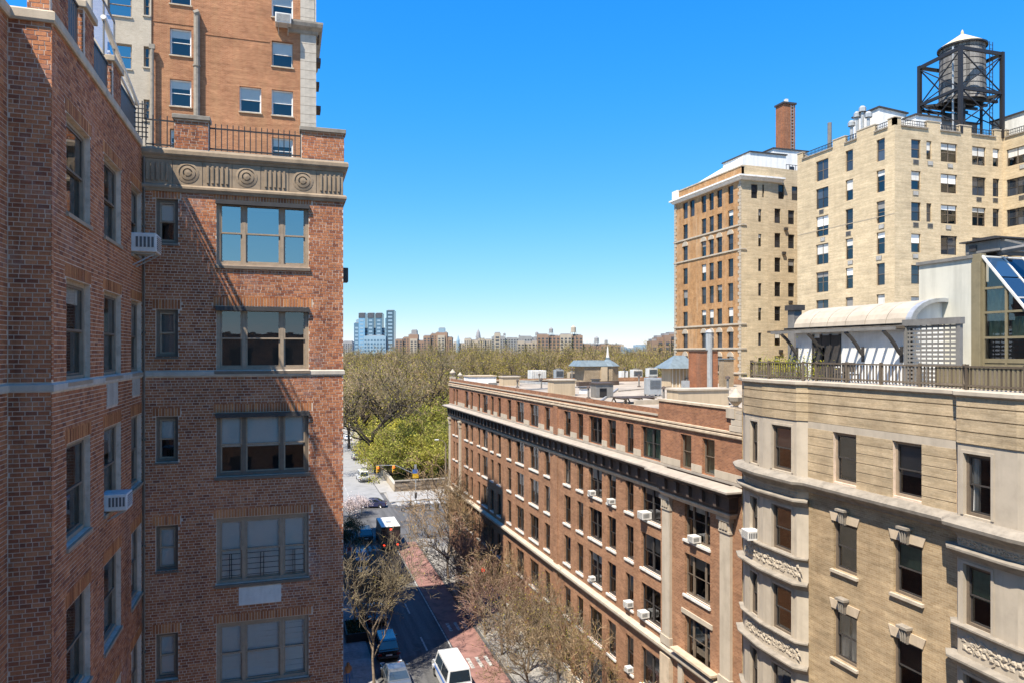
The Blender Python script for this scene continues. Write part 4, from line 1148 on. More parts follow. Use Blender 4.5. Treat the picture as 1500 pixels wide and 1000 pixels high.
for k, (px, py, hh) in enumerate(((915,556,1.6),(936,566,1.2),(986,566,1.5),(862,583,.9),(793,569,1.0),(758,567,.7),(972,592,1.2),(838,560,1.8),(1066,592,2.0),(790,560,1.0))):
    p = on_z(px, py, RZ)
    t = thing('vent_pipe', 'thin dark vent pipe standing up from the pale roof', 'vent pipe', (p.x, p.y, RZ), 0, 'vent pipes on the pale roof')
    b = MB(); b.tube((0,0,0), (0,0,hh), .09, .09, 8); build('pipe', b, M['grey_metal'], t)
    b = MB(); b.lathe([(.2, hh), (.16, hh+.16), (0, hh+.24)], 8); build('cowl', b, M['cornice_dark'], t)
    b = MB(); b.lathe([(.22, 0), (.2, .08), (.1, .14)], 8); build('collar', b, M['cornice_dark'], t)

# ducts, curbs and pipe runs over the membrane
for k, (px0, py0, px1, py1, w, h) in enumerate(((690,566,770,572,.12,.14),(770,571,868,566,.12,.14),(905,573,985,566,.1,.12),(735,549,800,552,.12,.15),(880,588,905,570,.14,.16),(930,592,1000,590,.3,.35),(846,565,905,563,.5,.5),(760,560,806,563,.2,.3))):
    a, b = on_z(px0, py0, RZ), on_z(px1, py1, RZ); a.z = b.z = RZ + h/2
    m = MB(); m.bar(a, b, w, h); world_part('roof_duct', m, (M['cornice_dark'], M['steel'], M['stone'])[k % 3], CB)
for k, (px0, px1, py0, py1) in enumerate(((908,922,543,556),(868,880,556,566),(1000,1012,557,569),(850,862,568,576),(716,730,560,567),(893,902,547,557))):
    bulkhead('roof_hatch', px0, px1, py0, py1, (M['white_paint'], M['grey_metal'], M['steel'])[k % 3], M['dark_frame'] if k % 2 else None)
# ------------------------------------------------------------------ near stone-trimmed building on the right, with two bowed bays
NB = thing('bay_front_building', 'tan brick building on the right with pale bowed stone bays and a fenced terrace', 'building', (19, 16, 0))
def fac_between(th, p, q):
    """wall from p to q, outwards to the right of the walk"""
    return Fac(th, p[0], p[1], 0, math.atan2(q[1]-p[1], q[0]-p[0])), math.hypot(q[0]-p[0], q[1]-p[1])
P = [(30, 27.0), (19.35, 27.0), (18.98, 26.35), (18.70, 24.75), (18.72, 22.75), (19.0, 22.42), (19.0, 16.12), (18.72, 15.86), (18.62, 14.0), (18.85, 12.2), (19.2, 11.6), (19.2, 6), (30, 6)]
NZ = 24.28
nrows = [(20.80, 22.58), (17.62, 19.38), (14.40, 16.20), (11.2, 13.0), (7.9, 9.8)]
def pan(p, q, s0, s1, st, mat, low=None):
    """one wall panel with its column of openings; s0..s1 along the panel"""
    f, L = fac_between(NB, p, q)
    ops = [(s0, s1, a, b) for a, b in nrows] if s0 is not None else []
    f.put('wall', wall_mb(0, L, 0, 20.2, [o for o in ops if o[3] < 20.3], .34), mat)
    return f, L, ops
M['flat_curtain'] = plain('net_curtain', (.55,.53,.48), .9, .15, 5, streak=False)
# bowed bays: stone faces
bays = []
for (p, q, s) in ((P[1], P[2], None), (P[2], P[3], (.52, 1.18)), (P[3], P[4], (.56, 1.72)), (P[4], P[5], None), (P[6], P[7], None), (P[7], P[8], (.20, 1.08)), (P[8], P[9], (.5, 1.4)), (P[9], P[10], None)):
    f, L = fac_between(NB, p, q)
    ops = [(s[0], s[1], a, b) for a, b in nrows] if s else []
    f.put('stone_face', wall_mb(0, L, 0, 22.85, ops, .3), M['stone'])
    f.put('upper_wall', wall_mb(0, L, 22.85, NZ, [], .3), M['buff_band'])
    bays.append((f, L, ops))
    for r, o in enumerate(ops):
        bl = [None, ('drape', .18, M['flat_curtain']), ('solid', .5, M['shade_grey']), ('solid', .5, M['shade_dark'])][rnd.randrange(4)]
        if p == P[2] and r == 1: bl = ('solid', .6, M['shade_grey'])
        if p == P[7] and r == 0: bl = ('drape', .3, M['blind'])
        if p == P[7] and r == 1: bl = ('solid', .55, M['curtain_green'])
        window(f, o[0], o[2], o[1]-o[0], o[3]-o[2], 'near', M['bronze'], M['glass'], bl, sash_mat=M['dark_frame'])
        mb = MB(); e = .09
        mb.fb(o[0]-e, o[0]-.004, o[2], o[3]+e, -.02, .025); mb.fb(o[1]+.004, o[1]+e, o[2], o[3]+e, -.02, .025); mb.fb(o[0]-.004, o[1]+.004, o[3]+.004, o[3]+e, -.02, .025)
        f.put('stone_surround', mb, M['stone'])
# flat middle: brick with stone-headed windows
f, L = fac_between(NB, P[5], P[6])
mid = [(1.30, 2.40), (3.97, 5.08)]
ops = [(a, b, z0, z1) for z0, z1 in nrows for a, b in mid]
f.put('wall', wall_mb(0, L, 0, 20.4, [o for o in ops if o[3] < 20.4], .34), M['tan_brick'])
f.put('upper_wall', wall_mb(0, L, 20.4, 22.6, [o for o in ops if o[3] > 20.4], .34), M['mortar'])
f.put('upper_wall', wall_mb(0, L, 22.6, NZ, [], .3), M['buff_band'])
mb = MB(); mb.fb(.005, L-.005, 22.60, 22.86, 0, .03); f.put('lintel_band', mb, M['stone'])
# banded courses between the top windows: each band its own piece with an open joint under it
spans = [(0, mid[0][0]), (mid[0][1], mid[1][0]), (mid[1][1], L)]
for a, b in spans:
    z = 20.66
    for k in range(6):
        h = .325
        mb = MB(); mb.fb(a + (.01 if a else 0), b - .012, z+.022, z+h, -.04, .035); f.put('brick_band', mb, M['buff_band'], bevel=.006)
        z += h
# long bands of the parapet follow the whole plan
for z0, z1 in ((22.87, 23.19), (23.225, 23.545), (23.58, 23.90), (23.935, 24.22)):
    moulding(NB, 'brick_band', [P[0]] + P[1:12], [(-.1, z0), (.035, z0), (.035, z1), (-.1, z1)], M['buff_band'])
moulding(NB, 'coping', [P[0]] + P[1:12], [(-.5, 24.22), (.08, 24.22), (.12, 24.26), (.12, 24.36), (-.5, 24.42)], M['stone'])
moulding(NB, 'cornice', P[0:12], [(-.05, 20.14), (.05, 20.16), (.09, 20.26), (.20, 20.32), (.34, 20.42), (.40, 20.46), (.42, 20.56), (.36, 20.62), (.20, 20.70), (-.05, 20.74)], M['lime_dark'])
for i, (r0, zz) in enumerate([(o, o) for o in (1, 2, 3, 4)]):
    z1 = nrows[i+1][1] if i+1 < len(nrows) else 0
for a, b in mid:
    for r, (z0, z1) in enumerate(nrows):
        bl = {(0,0): ('solid', .9, M['shade_dark']), (0,1): ('solid', .62, M['shade_grey']), (1,1): ('solid', .5, M['curtain_green']), (2,0): ('drape', .45, M['flat_curtain'], 1), (2,1): ('solid', .5, M['shade_dark'])}.get((r, mid.index((a, b))))
        window(f, a, z0, b-a, z1-z0, 'near', M['bronze'] if r else M['bronze_lite'], M['glass'], bl, sill=(.11, .10, .09) if r else None, smat=M['stone'], sash_mat=M['dark_frame'])
        if r:                                    # splayed stone head with a carved key
            mb = MB(); mb.hexa([(a-.06, -.05, z1+.004), (b+.06, -.05, z1+.004), (b+.06, .02, z1+.004), (a-.06, .02, z1+.004), (a-.17, -.045, z1+.33), (b+.17, -.045, z1+.33), (b+.17, .02, z1+.33), (a-.17, .02, z1+.33)])
            h = f.put('window_head', mb, M['stone_warm'])
            c = (a+b)/2; k = MB()
            k.hexa([(c-.10, -.12, z1-.04), (c+.10, -.12, z1-.04), (c+.10, 0, z1-.04), (c-.10, 0, z1-.04), (c-.16, -.20, z1+.44), (c+.16, -.20, z1+.44), (c+.16, 0, z1+.44), (c-.16, 0, z1+.44)])
            k.fb(c-.21, c+.21, z1+.44, z1+.52, 0, .27)
            for q in range(3): k.tube((c-.08+q*.08, -.17, z1+.02), (c-.10+q*.10, -.205, z1+.40), .028, .034, 5)
            build('keystone', k, M['lime_dark'], h)
# bands between the bay windows: sill moulding, carved frieze, lower cornice
lbay = P[1:6]; rbay = P[6:11]
r3 = random.Random(4)
carve_cache = {}
def carving(fx, L, z0, z1):
    """leaf scrolls in relief, cut into pieces small enough to read as carving"""
    mb = MB(); x = .06
    while x < L - .06:
        zc = (z0+z1)/2; s = (z1-z0)*.5
        for k in range(5):
            a = 2*math.pi*k/5 + x*3; rr = s*.52
            cx, cz = x + s*.8 + math.cos(a)*rr*.8, zc + math.sin(a)*rr
            q = .02 + r3.random()*.03; e = s*.26
            mb.hexa([(cx-e, .0, cz-e), (cx+e, .0, cz-e*.6), (cx+e*.5, .0, cz+e), (cx-e*.8, .0, cz+e*.7), (cx-e*.4, -q, cz-e*.4), (cx+e*.5, -q, cz-e*.3), (cx+e*.3, -q, cz+e*.4), (cx-e*.4, -q, cz+e*.3)])
        for k in range(4):                       # curling stems
            a0 = r3.uniform(0, 6.28); rr = s*r3.uniform(.35, .8); cx, cz = x + s*r3.uniform(.2, 1.4), zc + s*r3.uniform(-.4, .4)
            for q in range(4):
                t0, t1 = a0 + q*.6, a0 + q*.6 + .6; r0_, r1_ = rr*(1-q*.17), rr*(1-(q+1)*.17)
                A_ = (cx+math.cos(t0)*r0_, -.015, max(z0+.03, min(z1-.03, cz+math.sin(t0)*r0_))); B_ = (cx+math.cos(t1)*r1_, -.02, max(z0+.03, min(z1-.03, cz+math.sin(t1)*r1_)))
                if 0 < A_[0] < L and 0 < B_[0] < L: mb.bar(A_, B_, .03)
        x += s*1.25
    return mb
for bay in (lbay, rbay):
    for r in range(0, 4):
        zs = nrows[r][0]; zt = nrows[r+1][1]
        if r > 0:
            moulding(NB, 'sill_moulding', bay, [(-.04, zs-.16), (.05, zs-.16), (.13, zs-.10), (.18, zs-.06), (.18, zs-.01), (-.04, zs+.015)], M['lime_dark'])
            z1 = zs - .17; z0 = zt + .52
        else: z1 = 20.13; z0 = zt + .50
        moulding(NB, 'bay_cornice', bay, [(-.04, zt+.16), (.04, zt+.16), (.10, zt+.24), (.24, zt+.36), (.30, zt+.40), (.30, zt+.46), (-.04, zt+.50)], M['lime_dark'])
        for i in range(len(bay)-1):
            fx, L2 = fac_between(NB, bay[i], bay[i+1])
            if L2 > .9: fx.put('carved_frieze', carving(fx, L2, z0+.02, z1-.02), M['stone'])
ac(bays[1][0], .82, 17.60, 'white air conditioner in the narrow bay window of the tan building, left edge', -.05, 1.0)
# closing walls and roof
mb = MB(); mb.quad((30, 27, 0), (30, 27, NZ), (19.3, 27, NZ), (19.3, 27, 0)); mb.quad((30, 6, 0), (30, 27, 0), (30, 27, NZ), (30, 6, NZ)); mb.quad((19.2, 6, 0), (30, 6, 0), (30, 6, NZ), (19.2, 6, NZ)); mb.quad((19.2, 11.6, 0), (19.2, 6, 0), (19.2, 6, NZ), (19.2, 11.6, NZ))
world_part('side_wall', mb, M['tan_brick'], NB)
mb = MB(); mb.prism([(30, 26.9), (19.4, 26.9), (19.05, 26.3), (18.8, 24.7), (18.8, 22.8), (19.1, 22.4), (19.1, 16.1), (18.8, 15.8), (18.75, 14), (19, 12.2), (19.3, 11.6), (19.3, 6.1), (30, 6.1)], 23.9, 24.18); world_part('roof', mb, M['roof_grey'], NB)
mb = MB(); mb.box(20.3, 20.4, 6.2, 26.8, .2, 23.8); world_part('dark_backing', mb, M['room'], NB)

# terrace fence: posts, rails and every picket
TF = thing('terrace_fence', 'brown wooden picket fence along the edge of the roof terrace', 'fence', (19.35, 26.5, 24.4))
fp = [(19.55, 26.6), (19.2, 26.2), (18.95, 24.7), (18.98, 22.7), (19.25, 22.3), (19.25, 16.1), (19.0, 15.8), (18.9, 14.0), (19.1, 12.4)]
M['fence_wood'] = piece_mat('fence_wood', [(0,(.085,.065,.045)),(.5,(.14,.11,.08)),(1,(.20,.165,.125))], grain=12)
mb = MB(); mb2 = MB(); pk = MB(); pk.box(-.022, .022, -.014, .014, 0, .60); pme = pk.mesh('picket'); po = MB(); po.box(-.04, .04, -.04, .04, 0, .74); pome = po.mesh('post')
for i in range(len(fp)-1):
    a, b = Vector((*fp[i], 0)), Vector((*fp[i+1], 0)); d = b - a; n = max(1, int(d.length/.135))
    mb.bar(a + Vector((0,0,25.07)), b + Vector((0,0,25.07)), .09, .05); mb2.bar(a + Vector((0,0,24.52)), b + Vector((0,0,24.52)), .05, .06)
    for k in range(n):
        p = a + d*(k/n); link('picket', pme, M['fence_wood'], TF, p + Vector((0,0,24.44)) - TF.location, math.atan2(d.y, d.x))
    m = max(1, round(d.length/1.5))
    for k in range(m):
        p = a + d*(k/m); link('post', pome, M['fence_wood'], TF, p + Vector((0,0,24.40)) - TF.location, math.atan2(d.y, d.x))
world_part('top_rail', mb, M['fence_wood'], TF); world_part('bottom_rail', mb2, M['fence_wood'], TF)
# solid board fence continuing to the right under the greenhouse
BF = thing('board_fence', 'olive board screen behind the terrace railing at the right edge', 'fence', (19.6, 17.2, 24.4))
bm = MB(); bm.box(-.012, .012, 0, .145, 0, .62); bme = bm.mesh('board')
for k in range(34): link('board', bme, M['olive'], BF, (0, -k*.15, rnd.uniform(-.01, .01)))
mb = MB(); mb.box(-.03, .03, -5, .15, .62, .68); build('cap_rail', mb, M['olive'], BF)
# terrace pavilion with a barrel vault
PV = thing('roof_pavilion', 'white terrace pavilion with a cream barrel vault roof and pergola eaves', 'pavilion', (22, 20.9, 24.2))
A0 = Vector((22.0, 27.6, 0)); ey = -1
def pv(x, y, z): return (22.0 + x, 20.9 + y, z)
mb = MB(); n = 14; Lv = 6.3; rx = 1.55; zc = 26.55; rz = .95
for j, (y0, y1) in enumerate([(k*Lv/6, (k+1)*Lv/6 - .03) for k in range(6)]):
    m = MB()
    for k in range(n):
        t0, t1 = math.pi*k/n, math.pi*(k+1)/n
        q = lambda t, r: (22.0 + 1.75 + rx*r*math.cos(t), zc + rz*r*math.sin(t))
        (xa, za), (xb, zb) = q(t0, 1), q(t1, 1); (xc, zc2), (xd, zd) = q(t0, .95), q(t1, .95)
        m.hexa([(xa, 20.9+y0, za), (xa, 20.9+y1, za), (xb, 20.9+y1, zb), (xb, 20.9+y0, zb), (xc, 20.9+y0, zc2), (xc, 20.9+y1, zc2), (xd, 20.9+y1, zd), (xd, 20.9+y0, zd)])
    world_part('vault_panel', m, M['canvas'], PV)
m = MB()
for k in range(n):
    t0, t1 = math.pi*k/n, math.pi*(k+1)/n
    q = lambda t, r: (22.0 + 1.75 + rx*r*math.cos(t), zc + rz*r*math.sin(t))
    (xa, za), (xb, zb), (xc, zc2), (xd, zd) = q(t0, 1.03), q(t1, 1.03), q(t0, .88), q(t1, .88)
    m.hexa([(xa, 20.72, za), (xa, 20.98, za), (xb, 20.98, zb), (xb, 20.72, zb), (xc, 20.72, zc2), (xc, 20.98, zc2), (xd, 20.98, zd), (xd, 20.72, zd)])
world_part('vault_arch', m, M['steel'], PV)
m = MB()
pts = [(22.0+1.75+rx*.9*math.cos(math.pi*k/n), zc+rz*.9*math.sin(math.pi*k/n)) for k in range(n+1)]
m.side_prism(pts[::-1], 20.99, 21.03); world_part('tympanum', m, M['white_paint'], PV)
m = MB(); m.box(22.35, 22.5, 20.95, 27.2, 24.2, 26.5); m.box(22.35, 25.4, 20.95, 21.1, 24.2, 26.5); m.box(22.5, 25.4, 27.05, 27.2, 24.2, 26.5); m.box(25.3, 25.4, 21.1, 27.05, 24.2, 26.5); world_part('wall', m, M['white_paint'], PV)
m = MB(); m.box(22.345, 22.35, 25.6, 26.0, 24.25, 26.1); m.box(22.3, 22.35, 24.5, 25.55, 24.25, 26.2)
for y in (24.45, 25.0, 25.57, 26.05): m.box(22.28, 22.36, y-.04, y+.04, 24.2, 26.25)
world_part('door', m, M['dark_frame'], PV)
m = MB(); m.box(22.0, 22.2, 20.6, 27.6, 26.42, 26.58); m.box(22.0, 22.5, 20.6, 27.6, 26.5, 26.56); pr = world_part('eave_beam', m, M['grey_metal'], PV)
k = 0; sl = None
while k < 16:                                 # pergola rafters that stripe the wall
    if sl is None: b = MB(); b.box(-.75, .5, -.045, .045, 0, .1); sl = b.mesh('rafter')
    link('rafter', sl, M['fence_wood'], PV, (.05, -.1 + k*.47, 26.36 - 24.2)); k += 1
m = MB(); m.bar((21.3, 20.6, 26.36), (21.3, 27.6, 26.36), .07, .12); world_part('outer_beam', m, M['grey_metal'], PV)
for y in (21.3, 23.2, 25.4, 27.1):            # curved brackets off the wall
    m = MB(); pts = [(22.36, 25.35), (22.2, 25.5), (22.0, 25.78), (21.75, 26.05), (21.45, 26.3)]
    for (xa, za), (xb, zb) in zip(pts, pts[1:]): m.bar((xa, y, za), (xb, y, zb), .09, .11)
    m.box(22.3, 22.36, y-.06, y+.06, 25.1, 25.7)
    world_part('bracket', m, M['dark_frame'], PV)
# lattice screen
LT = thing('lattice_screen', 'grey lattice screen in a dark frame between the vaulted pavilion and the pale wall', 'screen', (22, 18.6, 24.2))
m = MB(); m.box(21.93, 22.07, 18.5, 18.62, 24.2, 26.45); m.box(21.93, 22.07, 20.7, 20.82, 24.2, 26.45); m.box(21.9, 22.1, 18.45, 20.87, 26.45, 26.68); world_part('frame', m, M['grey_metal'], LT)
b = MB(); b.box(-.015, .015, 0, 2.08, 0, .085); sme = b.mesh('slat'); b = MB(); b.box(-.03, -.012, 0, .045, 0, 2.24); vme = b.mesh('upright')
for k in range(15): link('slat', sme, M['grey_metal'], LT, (0, .02, .05+k*.15))
for k in range(9): link('upright', vme, M['grey_metal'], LT, (0, .05+k*.24, .02))
# stucco stair house and greenhouse
GH = thing('penthouse', 'pale stucco penthouse with a bronze glazed conservatory and blue sloping rooflights', 'penthouse', (24, 19.7, 24.2))
m = MB(); m.box(24.0, 27, 19.72, 22.05, 24.2, 28.92); world_part('stucco_wall', m, M['stucco'], GH)
m = MB(); m.box(23.92, 27.1, 19.66, 22.12, 28.92, 29.04); world_part('roof_edge', m, M['grey_metal'], GH)
m = MB(); m.box(23.9, 24.2, 19.36, 19.71, 24.2, 28.75); m.box(23.93, 24.2, 19.36, 19.70, 28.75, 29.05); world_part('cladding', m, M['olive'], GH, bevel=.01)
fg = Fac(GH, 24.05, 19.35, 0, R(-90))
zl = [25.15, 26.0, 26.9, 27.77]; ul = [0.02, .86, 1.75, 2.65, 3.55]
SLP = 1.27
slz = lambda u: 28.93 - SLP * max(0, u)
e = .04
for i in range(len(ul)-1):
    a, b = ul[i]+e, ul[i+1]-e
    for j in range(4):
        z0 = zl[j]+e; z1 = (zl[j+1]-e) if j < 3 else 99
        if slz(a) - e < z0 + .1: break
        za, zb = min(z1, slz(a)-e), min(z1, slz(b)-e)
        q = MB()
        if zb > z0: q.quad((a,.03,z0), (b,.03,z0), (b,.03,zb), (a,.03,za))
        else: q.tri((a,.03,z0), (a+(za-z0)/SLP,.03,z0), (a,.03,za))
        fg.put('pane', q, M['glass'])
        if j in (1, 2) and z1 < 90 and zb > z0 + .5:
            o = fg.lk('curtain', drape_mesh(b-a, min(za, zb)-z0, i*3+j), M['curtain_green'], a, z0, -.16)
        if j == 0: fg.lk('lower_sash', slab_mesh(b-a, .07, .03, 'lower_sash'), M['olive'], a, z0, .005)
m = MB()
for u in ul: m.fb(u-e, u+e, 24.3, max(25.2, slz(u)-.02), -.06, .02)
for k, z in enumerate(zl): m.fb(ul[0]+e, ul[-1] if slz(ul[-1]) > z else min(ul[-1], (28.93-z)/SLP), z-e, z+e, -.06, .012)
m.fb(0, ul[-1], 24.25, 25.1, -.06, -.01)
fg.put('glazing_bars', m, M['olive'])
# sloping rooflights facing the camera, over the glazed wall
def slp(x, u, lift=0): return (x, 19.35 - u + lift*.79, 28.95 - SLP*u + lift*.62)
for i in range(4):
    for j in range(4):
        x0, x1 = 24.06 + i*.98, 24.06 + i*.98 + .9; u0, u1 = .04 + j*.62, .04 + j*.62 + .57
        m = MB(); m.hexa([slp(x0,u0), slp(x1,u0), slp(x1,u1), slp(x0,u1), slp(x0,u0,-.03), slp(x1,u0,-.03), slp(x1,u1,-.03), slp(x0,u1,-.03)])
        world_part('rooflight', m, M['roof_pane'], GH)
m = MB()
for i in range(5): m.bar(slp(24.02+i*.98, 0, .02), slp(24.02+i*.98, 2.55, .02), .07, .07)
for j in (0, 2, 4): m.bar(slp(24.0, .02+j*.62, .03), slp(28, .02+j*.62, .03), .06, .05)
world_part('rooflight_bars', m, M['off_white'], GH)
m = MB(); m.box(24.4, 28, 19.37, 19.42, 24.2, 28.9); m.box(27.9, 28, 15.8, 19.3, 24.2, 26); m.box(26.0, 26.05, 15.8, 19.3, 24.2, 25.5); world_part('rear_wall', m, M['room'], GH)  # dark sheets behind the glazing, in the unlit-room colour
m = MB(); m.box(27.0, 30, 19.4, 22.05, 24.2, 28.9); world_part('stucco_wall', m, M['stucco'], GH)
# plant on the conservatory roof
HV = thing('rooftop_machine', 'dark boxy ventilation machine on the penthouse roof in front of the beige tower', 'machine', (25.6, 20.1, 29.04))
m = MB(); m.box(-1, .8, -1.0, .75, .22, .95); build('casing', m, M['grey_metal'], HV, bevel=.04)
m = MB(); m.box(-1.06, -1.0, .15, .5, .4, .75); build('hatch', m, M['dark_frame'], HV)
m = MB(); m.box(-1.2, 1, -1.2, .9, .95, 1.03); m.box(-.8, .6, -.6, .5, 1.03, 1.2); build('hood', m, M['dark_frame'], HV)
m = MB(); m.tube((-.9, -1.1, .2), (-.9, -4.5, .35), .16, .16, 8); m.tube((-.7, .4, .12), (-.9, 1.6, .1), .1, .1, 8); m.bar((-.9, -1.0, .9), (-.6, -2.6, .1), .1); build('duct', m, M['grey_metal'], HV)
m = MB(); m.box(-.9, .7, -.9, -.8, 0, .22); m.box(-.9, .7, .5, .6, 0, .22); build('rail', m, M['dark_frame'], HV)
HV.scale = (.8, .8, .62)
# low white enclosure behind the vault and a post lamp
m = MB(); m.box(25.2, 25.9, 22.1, 22.9, 24.2, 27.6); m.box(25.25, 25.85, 22.05, 22.1, 24.2, 27.55); world_part('louvred_wall', m, M['white_paint'], GH)
PL = thing('chimney_stack', 'slim dark flue standing left of the vaulted pavilion', 'flue', (23.1, 28.2, 24.2))
m = MB(); m.box(-.22, .22, -.22, .22, -1.5, 3.25); build('stack', m, M['grey_metal'], PL); m = MB(); m.box(-.32, .32, -.32, .32, 3.25, 3.5); build('cap', m, M['dark_frame'], PL)
# ------------------------------------------------------------------ beige apartment block with the water tower, right
EB = thing('apartment_block', 'tall pale beige brick apartment block on the right carrying a dark water tower', 'building', (56.55, 54.75, 0))
EH = 48.35
e1 = Fac(EB, 56.55, 68.6, 0, R(-90))          # faces the street, u towards the camera
e2 = Fac(EB, 56.55, 54.75, 0, 0)              # faces the camera
e3 = Fac(EB, 70.8, 54.75, 0, R(-90))          # wing coming forward
eT = [46.72 - 3.1*k for k in range(13)]
c1 = [(3.05, 4.95, 2.25, 'farpair'), (7.45, 8.5, 2.2, 'far'), (11.6, 12.65, 2.2, 'far')]
c2 = [(2.07, 3.27, 1.85, 'far'), (4.0, 4.66, 1.85, 'far'), (5.85, 8.0, 1.9, 'farpair'), (10.0, 11.85, 1.9, 'farpair'), (12.8, 13.72, 1.85, 'far')]
c3 = [(.35, 3.6, 1.75, 'fartri'), (4.4, 7.4, 1.75, 'fartri')]
eops = []
for f, cs, U in ((e1, c1, 13.85), (e2, c2, 14.25), (e3, c3, 9.0)):
    ops = []
    for k, t in enumerate(eT):
        tt = t - (.3 if f is e2 else .45 if f is e3 else 0)
        for j, (a, b, h, st) in enumerate(cs):
            if f is e2 and j == 1 and k % 2: continue
            ops.append((a, b, tt-h, tt)); eops.append((f, a, b, tt-h, tt, st, k))
    f.put('wall', wall_mb(0, U, 0, EH - .72, ops, .22), M['buff_brick'])
# parapet with planter notches
def notched(f, U, notches, zb=EH-.72, zt=EH):
    x = 0
    for a, b in notches + [(U, U)]:
        if a > x:
            mb = MB(); mb.fb(x, a, zb, zt, -.35, 0); f.put('parapet', mb, M['buff_brick'])
            mb = MB(); mb.fb(x-.03, a+.03, zt, zt+.1, -.4, .05); f.put('coping', mb, M['stone'])
        if b > a:
            mb = MB(); mb.fb(a-.05, b+.05, zb-.08, zb+.06, -.35, .12); f.put('ledge', mb, M['lime_dark'])
            mb = MB()
            for k in range(int((b-a)/.22)+1): mb.bar((a+k*.22, .1, zb+.06), (a+k*.22, .1, zt-.1), .035)
            mb.bar((a, .1, zt-.1), (b, .1, zt-.1), .06); mb.bar((a, .1, zb+.3), (b, .1, zb+.3), .04)
            f.put('balcony_rail', mb, M['black_iron'])
        x = b
notched(e1, 13.85, [(.9, 5.6), (7.4, 9.0), (11.4, 13.0)]); notched(e2, 14.25, [(.8, 4.1), (5.8, 8.3), (9.9, 13.1)]); notched(e3, 9, [(.3, 4.5)])
mb = MB()
mb.quad((56.55,68.6,0),(70,68.6,0),(70,68.6,EH),(56.55,68.6,EH)); mb.quad((70.8,45.75,0),(85,45.75,0),(85,45.75,EH),(70.8,45.75,EH)); mb.quad((85,45.75,0),(85,75,0),(85,75,EH),(85,45.75,EH)); mb.quad((85,75,0),(70,75,0),(70,75,EH),(85,75,EH)); mb.quad((70,75,0),(70,68.6,0),(70,68.6,EH),(70,75,EH))
world_part('side_wall', mb, M['buff_brick'], EB)
mb = MB(); mb.prism([(56.8, 54.9), (71, 54.9), (71, 46), (84.8, 46), (84.8, 74.8), (70.2, 74.8), (70.2, 68.4), (56.8, 68.4)], EH-1.1, EH-.72); world_part('roof', mb, M['roof_grey'], EB)
mb = MB(); mb.box(57.3, 57.4, 55.4, 68.4, 1, 46.5); mb.box(57.4, 70.5, 55.4, 55.5, 1, 46.5); mb.box(71.5, 71.6, 46, 54.5, 1, 46.5); world_part('dark_backing', mb, M['room'], EB)
sl_me = None
for f, a, b, z0, z1, st, k in eops:
    if z1 < 22: continue
    q = rnd.random()
    bl = ('solid', rnd.choice((.25,.35,.5,.5)), rnd.choice((M['blind'], M['off_white'], M['shade_grey']))) if q < .55 else None
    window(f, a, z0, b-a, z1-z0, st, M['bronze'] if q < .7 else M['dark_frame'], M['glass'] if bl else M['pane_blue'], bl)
    if rnd.random() < .55:                    # through-wall air conditioner sleeve under the sill
        mb = MB(); c = (a+b)/2 + rnd.uniform(-.2, .2); mb.fb(c-.34, c+.34, z0-.58, z0-.16, -.05, .05)
        o = f.put('wall_sleeve', mb, M['grey_metal'])
        mb = MB()
        for j in range(4): mb.fb(c-.3, c+.3, z0-.54+j*.095, z0-.49+j*.095, .05, .06)
        build('louvre', mb, M['ac_white'] if q < .4 else M['dark_frame'], o)
mb = MB(); mb.fb(0, 13.85, 38.95, 39.0, -.05, .02); e1.put('string_course', mb, M['stone'])
# rooftop sheds
def shed(th, name, x0, x1, y0, y1, z0, z1, mat, cap=M['dark_frame'], slope=0):
    mb = MB(); mb.hexa([(x0,y0,z0),(x1,y0,z0),(x1,y1,z0),(x0,y1,z0),(x0,y0,z1),(x1,y0,z1-slope),(x1,y1,z1-slope),(x0,y1,z1)])
    o = world_part(name, mb, mat, th)
    c = MB(); c.hexa([(x0-.15,y0-.15,z1),(x1+.15,y0-.15,z1-slope),(x1+.15,y1+.15,z1-slope),(x0-.15,y1+.15,z1),(x0-.15,y0-.15,z1+.15),(x1+.15,y0-.15,z1+.15-slope),(x1+.15,y1+.15,z1+.15-slope),(x0-.15,y1+.15,z1+.15)])
    q = world_part('cap', c, cap, th); q.parent = o; q.location = (0,0,0); return o
shed(EB, 'roof_shed', 58.4, 62.0, 58.5, 62.0, 47.3, 50.7, M['white_paint'], slope=.3)
shed(EB, 'roof_shed', 61.2, 64.6, 56.6, 58.0, 47.3, 49.6, M['white_paint'])
shed(EB, 'roof_shed', 64.8, 70.0, 57.0, 60.0, 47.3, 49.6, M['grey_metal'])
shed(EB, 'roof_shed', 72.0, 80.0, 51.0, 57.0, 47.3, 50.0, M['off_white'])
for k, (x, y, h) in enumerate(((57.2, 60.2, 2.2), (57.3, 59.6, 2.6), (57.4, 58.9, 1.8), (57.2, 61.0, 1.5))):
    mb = MB(); mb.tube((x, y, 47.4), (x, y, 47.9+h), .16, .16, 8); mb.lathe([(.36, 47.9+h), (.36, 48.3+h), (.2, 48.5+h), (0, 48.5+h)], 8, (x, y)); world_part('roof_vent', mb, M['steel'], EB)
mb = MB(); mb.tube((57.3, 64.3, 47.4), (57.3, 64.3, 50.8), .22, .22, 8); world_part('flue_pipe', mb, M['grey_metal'], EB)
